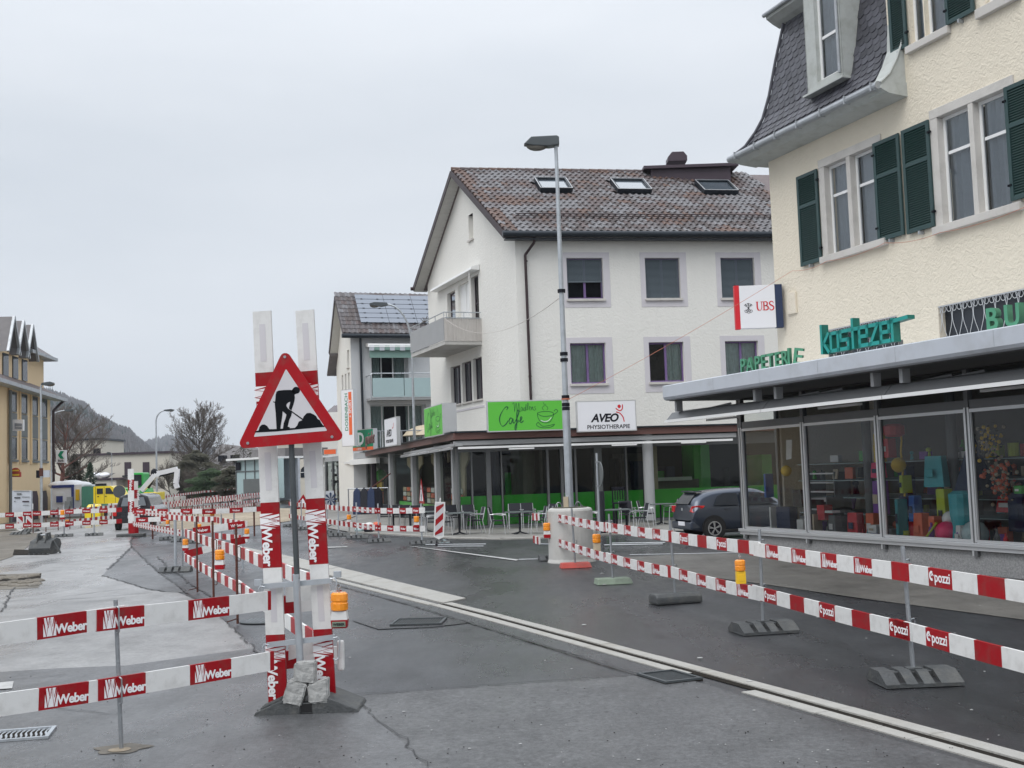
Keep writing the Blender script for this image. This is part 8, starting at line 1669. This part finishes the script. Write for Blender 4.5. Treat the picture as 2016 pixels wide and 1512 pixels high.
def curved_lamp(label, ub, y, vtop, uh, vh, r=.06, side=-1, headw=.7):
    p = at(ub, y); t = thing('street_lamp', label, 'street lamp', TR(p)); zt_ = ht(ub, vtop, y); hp = AY(uh, vh, y) - p; pts = [(0, 0, 0), (0, 0, zt_)]; n = 8
    for k in range(1, n + 1): a = k / n * math.pi / 2; pts.append((hp.x * (1 - math.cos(a)), 0, zt_ + (hp.z - zt_) * math.sin(a)))
    mb = MB(); mb.tube(pts, r * .6, 6); mb.cyl((0, 0, 0), (0, 0, zt_ * .8), r, r * .7, n=8); part('pole', mb, 'galv', t)
    s_ = 1 if hp.x > 0 else -1; mb = MB(); mb.prism([(hp.x + s_ * x, -.12, hp.z + z) for x, z in ((-.1, -.04), (-.05, .06), (headw * .7, .10), (headw, .05), (headw, -.02), (headw * .3, -.1))], (0, .24, 0)); part('lamp_head', mb, 'dark_steel', t, recalc=True)
    mb = MB(); mb.sphere((hp.x + s_ * headw * .7, 0, hp.z - .03), .18, 0, 10, 6, (1.2, .6, .6)); part('lamp_glass', mb, 'interior_light', t)
curved_lamp('curved street lamp in front of the solar panel roof', 817, 50, 680, 760, 599, .075); curved_lamp('curved street lamp left of the bare tree, head turned right', 308, 98, 830, 325, 808, .1, headw=.75); curved_lamp('street lamp in front of the ochre building with its head on a short arm', 81, 58, 764, 86, 756, .08, headw=.5); curved_lamp('curved lamp arm showing beside the ochre building', 101, 90, 822, 130, 808, .06, headw=.6); curved_lamp('small thin lamp post in front of the flat white building', 220, 110, 895, 217, 892, .05, headw=.3)
part('red_band', MB().cyl((0, 0, 2.5), (0, 0, 2.9), .1, n=8), 'rust', bpy.data.objects['street_lamp.003'])
# round sign seen edge-on right of the lamp base
rs_ = thing('round_sign_edge_on', 'thin post with a round traffic sign turned edge-on right of the concrete base', 'road sign', TR(G(1181, 1056))); part('post', MB().cyl((0, 0, 0), (0, 0, 2.35), .03, n=8), 'galv', rs_); part('disc', MB().cyl((.05, .0, 1.75), (.075, .005, 1.75), .36, n=24), 'panel_grey', rs_); part('clamp', MB().box(-.05, .06, -.04, .04, 2.08, 2.12).box(-.05, .06, -.04, .04, 1.4, 1.44), 'steel', rs_)
put('umbrella_stand', MB().cyl((0, 0, 0), (0, 0, 1.25), .09, n=10).mesh('umbrella_stand', 'fabric_black'), None, TR(G(1187, 1052)), 'closed black parasol cover standing behind the edge-on sign', 'parasol')
# lying tubes and the striped plate on the road
def tube_on(u0, v0, u1, v1, r, m, label, name='metal_tube', cat='tube'): put(name, MB().cyl(G(u0, v0) + V((0, 0, r + .02)), G(u1, v1) + V((0, 0, r + .02)), r, n=8).mesh(name, m), None, I4, label, cat)
tube_on(838, 1075, 957, 1074, .016, 'steel', 'upper grey metal tube lying on the road beside the beacon'); tube_on(862, 1078.5, 952, 1078, .016, 'steel', 'lower grey metal tube lying on the road beside the beacon'); tube_on(1056, 1074, 1086, 1075, .02, 'steel', 'short pale tube end left of the concrete base'); tube_on(1190, 1076, 1305, 1074, .016, 'steel', 'pair of pale tubes lying behind the right barrier, front one'); tube_on(1205, 1072.5, 1310, 1071, .016, 'steel', 'pair of pale tubes lying behind the right barrier, rear one'); tube_on(1240, 1095, 1450, 1091, .010, 'steel', 'thin pale hose lying behind the right barrier', 'hose', 'hose'); tube_on(1022, 1104.5, 1083, 1103, .012, 'steel', 'thin pale rod continuing the white road line', 'metal_rod', 'rod')
bw = thing('striped_plate', 'flat black plate with white and blue stripes lying beside the beacon foot', 'plate', I4); part('plate', MB().prism([G(u, v) + V((0, 0, .025)) for u, v in ((857, 1075), (893, 1074), (880, 1065), (862, 1066))], (0, 0, .03)), 'ink', bw, I4, recalc=True)
for q_ in (((865, 1073.5), (874, 1073), (866, 1066.5), (862, 1067)), ((878, 1073), (886, 1072.5), (876, 1066), (871, 1066.2))): part('white_stripe', MB().poly([G(u, v) + V((0, 0, .058)) for u, v in q_]), 'glass_frost', bw, I4)
tube_on(640, 1040, 700, 1018, .02, 'rust', 'thin rod lying by the shop front barrier', 'metal_rod', 'rod')
# =================================================================== CAFE FURNITURE
def chair_proto():
    t = thing('cafe_chair', 'black', 'chair', I4, 'black cafe chairs with steel legs'); S = .44
    part('seat', MB().box(-.22, .22, -.21, .2, S, S + .035), 'fabric_black', t, bevel=.012)
    mb = MB(); mb.prism([(-.21, .20, S + .06), (.21, .20, S + .06), (.20, .30, .90), (-.20, .30, .90)], (0, .025, 0)); part('backrest', mb, 'fabric_black', t, bevel=.01)
    for s_ in (-1, 1):
        mb = MB(); x = s_ * .25; mb.tube([(x, -.25, 0), (x * .96, -.2, .62), (x * .96, .05, .66), (x * .94, .24, .66)], .013, 6); part('leg', mb, 'alu', t)
        mb = MB(); mb.tube([(x, .30, 0), (x * .92, .2, S), (x * .86, .305, .88)], .013, 6); part('leg', mb, 'alu', t)
        part('armrest', MB().box(x - .025, x + .025, -.2, .12, .665, .685), 'alu', t)
    return t
cp = chair_proto(); used = [False]
def chair(u, v, rz, label, s=.95):
    T = TR(G(u, v), rz) @ Matrix.Scale(s, 4)
    if not used[0]:
        used[0] = True; WM0 = WM[cp.name]; WM[cp.name] = T; cp.matrix_world = T; cp['label'] = label
        for ch in cp.children: WM[ch.name] = T @ WM0.inverted() @ WM[ch.name]
    else: copy_tree(cp, T, label)
def table(u, v, w, label, h=.74, rz=.2, base='cross', s=.95):
    T = TR(G(u, v), rz) @ Matrix.Scale(s, 4); t = thing('cafe_table', label, 'table', T, 'square cafe tables'); part('table_top', MB().box(-w / 2, w / 2, -w / 2, w / 2, h - .03, h), 'table_top', t, bevel=.006); part('column', MB().cyl((0, 0, .08), (0, 0, h - .03), .035, n=10), 'fabric_black', t)
    if base == 'cross':
        for a in (45, 135, 225, 315): c, s_ = math.cos(math.radians(a)), math.sin(math.radians(a)); part('foot', MB().bar((0, 0, .10), (c * .33, s_ * .33, .02), .04, .035), 'fabric_black', t)
    else:
        for x in (-1, 1):
            for y in (-1, 1): part('leg', MB().box(x * w * .42 - .02, x * w * .42 + .02, y * w * .42 - .02, y * w * .42 + .02, 0, h - .03), 'fabric_black', t)
table(905, 1054, .85, 'cafe table with two chairs just right of the striped beacon'); table(1024, 1053, .82, 'cafe table left of the concrete lamp base'); table(1215, 1050, .85, 'cafe table right of the edge-on sign', rz=.1); table(1302, 1034, .78, 'farthest cafe table beside the round grey column')
for k, (u, v) in enumerate(((775, 1043), (808, 1046), (840, 1049))): table(u, v, .8, ('black cafe table behind the terrace barrier, leftmost of three', 'black cafe table behind the terrace barrier, middle of three', 'black cafe table behind the terrace barrier, next to the beacon')[k])
for u, v, rz, lab in ((936, 1052, -1.3, 'black chair right of the table beside the beacon, turned to it'), (925, 1044, .2, 'black chair behind the table beside the beacon'), (878, 1055, 1.5, 'black chair between the beacon and its table'), (893, 1044, .3, 'black chair behind the beacon table, left one'),
    (983, 1053, 1.4, 'black chair left of the table near the concrete base'), (1016, 1042, .1, 'black chair behind the table near the concrete base'), (1040, 1041, .1, 'second black chair behind the table near the concrete base'), (1058, 1053, -1.4, 'black chair right of the table near the concrete base'), (1078, 1046, -.9, 'black chair half hidden by the concrete base'),
    (1166, 1050, 1.4, 'black chair just right of the concrete base'), (1258, 1048, -1.4, 'black armchair between the two right hand tables'), (1275, 1038, 1.3, 'black armchair beside the round column'), (1325, 1034, -1.3, 'black chair behind the rear of the grey car'), (1236, 1040, .1, 'black chair behind the right hand table'),
    (760, 1040, .2, 'black chair in the row behind the terrace barrier, far left'), (785, 1041, .2, 'black chair in the row behind the terrace barrier, second'), (800, 1042, .2, 'black chair in the row behind the terrace barrier, third'), (822, 1044, .2, 'black chair in the row behind the terrace barrier, fourth'), (848, 1046, .2, 'black chair in the row behind the terrace barrier, fifth'), (853, 1055, -1.4, 'black chair just left of the striped beacon')): chair(u, v, rz, lab)
sc3 = thing('slatted_bar_stool', 'tall dark wooden bar stool with slatted back inside the green window', 'stool', TR(G(1222, 1040))); 
for x in (-.2, .2):
    for y in (-.2, .2): part('leg', MB().box(x - .02, x + .02, y - .02, y + .02, 0, .78 if y < 0 else 1.28), 'ink', sc3)
part('seat', MB().box(-.23, .23, -.23, .23, .78, .82), 'ink', sc3)
for x in (-.12, -.04, .04, .12): part('slat', MB().box(x - .015, x + .015, .185, .21, .9, 1.22), 'ink', sc3)
part('top_rail', MB().box(-.22, .22, .18, .22, 1.22, 1.30), 'ink', sc3)
# clothes rail, bags and rack in front of the far shop
cl = thing('clothes_rail', 'dark jackets on a rail with long poles in front of the far shop', 'clothes rail', TR(G(727, 1046))); part('rail', MB().tube([(-.7, 0, 0), (-.7, 0, 1.5), (.7, 0, 1.5), (.7, 0, 0)], .02, 6), 'steel', cl)
for k, x in enumerate((-.4, -.15, .1, .35)): part('jacket', MB().prism([(x - .15, -.12, .6), (x + .15, -.12, .6), (x + .12, -.08, 1.4), (x, -.05, 1.55), (x - .12, -.08, 1.4)], (0, .22, 0)), ('navy', 'fabric_black', 'navy', 'ink')[k], cl, bevel=.03)
put('long_pole', MB().cyl((0, 0, 0), (1.35, 0, .95), .025, n=6).mesh('long_pole', 'rust'), None, TR(G(697, 1046) + V((0, 0, 1.05))), 'dark pole leaning diagonally against the clothes rail', 'pole')
r_ = random.Random(3)
for k in range(10):
    p = G(r_.uniform(705, 752), r_.uniform(1043, 1050)); s_ = r_.uniform(.08, .14); m = ['toywhite', 'navy', 'pink', 'ink', 'toyblue', 'toyred', 'glass_frost', 'toywhite', 'coral', 'ink'][k]
    put('shoe_bundle', MB().sphere((0, 0, 0), s_, 0, 9, 6, (1.3, .9, .7)).mesh('shoe_bundle', m, smooth=True), None, TR(p + V((0, 0, s_ * .7 + r_.choice([0, 0, .16])))), 'small %s bundle of shoes in the pile before the far shop' % ['white', 'navy', 'pink', 'black', 'blue', 'red', 'pale blue', 'second white', 'coral', 'second black'][k], 'shoes', 'goods piled before the far shop')
pw2 = put('pinwheel_poster', MB().prism([AY(u, v, 60) for u, v in ((642, 1000), (658, 1000), (657, 966), (641, 967))], (0, .1, 0)).mesh('pinwheel_poster', 'fascia', recalc=True), None, I4, 'grey panel with petal pattern at the left end of the far shop', 'poster')
for k in range(8): a = k * math.pi / 4; c = AY(651, 983, 59.9); part('petal', MB().poly([c, c + V((.3 * math.cos(a - .2), 0, .3 * math.sin(a - .2))), c + V((.36 * math.cos(a), 0, .36 * math.sin(a))), c + V((.3 * math.cos(a + .2), 0, .3 * math.sin(a + .2)))]), 'navy', pw2, I4)
swt = thing('small_warning_triangle', 'small red bordered warning triangle standing among the far barriers', 'road sign', TR(at(597, 46))); A = [AY(u, v, 46) - at(597, 46) for u, v in ((577, 1003), (612, 1001), (597, 973))]; part('border', MB().prism(A, (0, .03, 0)), 'red', swt, recalc=True); c = sum(A, V()) / 3; part('face', MB().poly([c + (a - c) * .6 + V((0, -.01, 0)) for a in A]), 'sign_white', swt)
# =================================================================== PARKED GREY HATCHBACK
CT = TR(G(1369, 1063), math.radians(14)) @ Matrix.Scale(.87, 4)     # local x: rear -> front, y away
car = thing('parked_car', 'dark grey hatchback with red tail light parked between the cafe and the corner shop', 'car', CT)
# stations along the car; per station a half profile (y from the centre, z), both sides mirrored
st = [(-.02, .55, .62, .62, .80, .60, .98, .45, 1.00), (.0, .32, .72, .60, .80, .76, .98, .60, 1.03), (.10, .24, .79, .58, .84, .84, .99, .62, 1.22), (.38, .22, .83, .60, .845, .90, .93 - .1, .64, 1.36), (.75, .22, .845, .62, .85, .93, .80, .63, 1.43), (1.3, .2, .85, .62, .85, .93, .80, .61, 1.47), (1.9, .2, .85, .62, .85, .92, .79, .60, 1.47), (2.3, .2, .85, .60, .85, .92, .78, .58, 1.42), (2.75, .2, .85, .60, .84, .92, .76, .56, 1.18), (3.05, .22, .84, .60, .82, .92, .74, .58, .98), (3.5, .24, .82, .58, .78, .84, .70, .5, .88), (3.85, .3, .72, .56, .68, .70, .55, .4, .74)]
mb = MB(); W2 = .85
prof_c = []
for x, z0, y1, z1, y2, z2, y3, y4, z4 in st:
    y3 = min(y3, y2); prof_c.append([(x, y1 * .9, z0), (x, y1, (z0 + z1) / 2), (x, y2, z1), (x, y2, z2), (x, y3, z2 + .05), (x, y4, z4 - .04), (x, y4 * .8, z4), (x, 0, z4 + .015)])
npf = 8; allv = []
for P_ in prof_c:
    ringv = [(x, W2 - y, z) for x, y, z in P_] + [(x, W2 + y, z) for x, y, z in P_[-2::-1]]; allv += ringv
m_ = 2 * npf - 1; fs = []; gl = []
for i in range(len(prof_c) - 1):
    for j in range(m_ - 1):
        q = (i * m_ + j, (i + 1) * m_ + j, (i + 1) * m_ + j + 1, i * m_ + j + 1); fs.append(q)
mb.add(allv, fs); mb.poly([allv[j] for j in range(m_)]); mb.poly([allv[(len(prof_c) - 1) * m_ + j] for j in range(m_)][::-1])
body = mb.mesh('body', 'car_paint', smooth=True, recalc=True)
bo_ = put('body', body, car); md = bo_.modifiers.new('sub', 'SUBSURF'); md.levels = 2; md.render_levels = 2
def cpl(name, pts, m, th=.012, dy=-.012, **k):
    mb = MB(); mb.prism([V(p) + V((0, dy, 0)) for p in pts], (0, th, 0)); return part(name, mb, m, car, recalc=True, **k)
part('rear_side_window', MB().prism([(.62, -.002, .985), (1.42, -.01, .975), (1.44, .135, 1.33), (1.0, .14, 1.33), (.80, .12, 1.25)], (0, -.004, .0)), 'pane_dark', car, recalc=True)
part('front_side_window', MB().prism([(1.50, -.01, .975), (2.72, .01, .98), (2.35, .14, 1.28), (2.1, .145, 1.33), (1.50, .14, 1.335)], (0, -.004, 0)), 'pane_dark', car, recalc=True)
part('rear_window', MB().prism([(-.03, .32, 1.03), (-.03, 1.38, 1.03), (.27, 1.30, 1.36), (.27, .40, 1.36)], (-.02, 0, .012)), 'pane_dark', car, recalc=True)
part('tail_light', MB().prism([(-.02, .06, .80), (.30, -.005, .93), (.36, .0, .99), (.16, .03, 1.00), (.0, .14, .98), (-.04, .2, .82)], (0, .05, .0)), 'tail_red', car, bevel=.015)
part('tail_light', MB().box(-.05, .05, 1.48, 1.66, .78, .98), 'tail_red', car, bevel=.02)
part('brake_light', MB().box(.22, .3, .5, 1.1, 1.395, 1.42), 'tail_red', car)
part('rear_bumper', MB().box(-.09, .25, .07, 1.63, .28, .52), 'car_paint', car, bevel=.06); part('number_plate', MB().box(-.115, -.10, .5, 1.0, .40, .52), 'sign_white', car); part('badge', MB().box(-.035, -.02, .82, .92, .84, .92), 'alu', car, bevel=.01)
part('door_handle', MB().box(1.55, 1.72, -.035, -.005, .84, .87), 'car_paint', car, bevel=.006); part('door_handle', MB().box(.95, 1.12, -.035, -.005, .86, .89), 'car_paint', car, bevel=.006)
part('door_seam', MB().box(1.46, 1.468, -.008, .02, .3, .95), 'ink', car); part('lower_skirt', MB().box(.9, 2.9, -.02, .1, .17, .27), 'car_dark', car, bevel=.02); part('roof_spoiler', MB().box(.16, .42, .35, 1.35, 1.38, 1.42), 'car_paint', car, bevel=.02)
for x in (.62, 3.05):
    for side in (0, 1):
        y0, y1 = (-.012, .2) if side == 0 else (1.5, 1.71); rr = .31
        part('wheel_arch', MB().cyl((x, y0 + .004, .33), (x, y0 + .05, .33), .375, n=28), 'car_dark', car); wl = part('wheel', MB().cyl((x, y0 - .012, rr), (x, y1, rr), rr, n=28), 'tyre', car)
        if side == 0:
            mbr = MB(); mbr.cyl((x, y0 - .014, rr), (x, y0 + .0, rr), .205, n=24); part('rim_well', mbr, 'ink', wl)
            mbr = MB()
            for k in range(24): a, b = k * math.pi / 12, (k + 1) * math.pi / 12; mbr.bar((x + .20 * math.cos(a), y0 - .022, rr + .20 * math.sin(a)), (x + .20 * math.cos(b), y0 - .022, rr + .2 * math.sin(b)), .025, .02, up=(0, 1, 0))
            for k in range(5):
                for d_2 in (-.12, .12): a = k * 2 * math.pi / 5 + .4; mbr.bar((x + .03 * math.cos(a), y0 - .028, rr + .03 * math.sin(a)), (x + .20 * math.cos(a + d_2), y0 - .024, rr + .2 * math.sin(a + d_2)), .02, .028, up=(0, 1, 0))
            mbr.cyl((x, y0 - .032, rr), (x, y0, rr), .035, n=10); part('rim', mbr, 'rim', wl)
# =================================================================== CABLES
def cable(name, label, pts, r, m, sag=0.0, n=14):
    Q_ = []
    for a, b in zip(pts[:-1], pts[1:]):
        for k in range(n): t = k / n; p = a.lerp(b, t); Q_.append(p - V((0, 0, sag * 4 * t * (1 - t))))
    Q_.append(pts[-1]); put(name, MB().tube(Q_, r, 5).mesh(name, m), None, I4, label, 'cable')
def onU(u, v, off=-.12): x, z = SH.at(u, v, YW + off); return SH.w(x, YW + off, z)
cable('orange_cable', 'long orange cable from the tall lamp post to the window sills of the cream house', [AY(1118, 787, yl2 - .08), onU(1560, 533), onU(1628, 514, -.16), onU(1742, 478, -.16), onU(1850, 458, -.16), onU(2030, 402, -.16)], .0045, 'cable_orange', .06)
cable('pale_cable', 'thin pale cable sagging from the tall lamp post to the balcony of the white house', [AY(1106, 583, yl2 - .05), WG.w(-4.2, -bo - .05, 8.0)], .007, 'cable_pale', .75)
# =================================================================== DAMP AIR
hz = bpy.data.materials.new('damp air'); hz.use_nodes = True; t_ = hz.node_tree; t_.nodes.clear(); o_ = t_.nodes.new('ShaderNodeOutputMaterial'); pv = t_.nodes.new('ShaderNodeVolumePrincipled')
pv.inputs['Color'].default_value = (.80, .86, .95, 1); pv.inputs['Density'].default_value = .00022; pv.inputs['Anisotropy'].default_value = .2; t_.links.new(pv.outputs[0], o_.inputs['Volume'])
me = MB().box(-1950, 1950, -80, 2990, -1, 260).mesh('haze', 'glass'); me.materials.clear(); me.materials.append(hz); put('haze', me, kind='stuff')
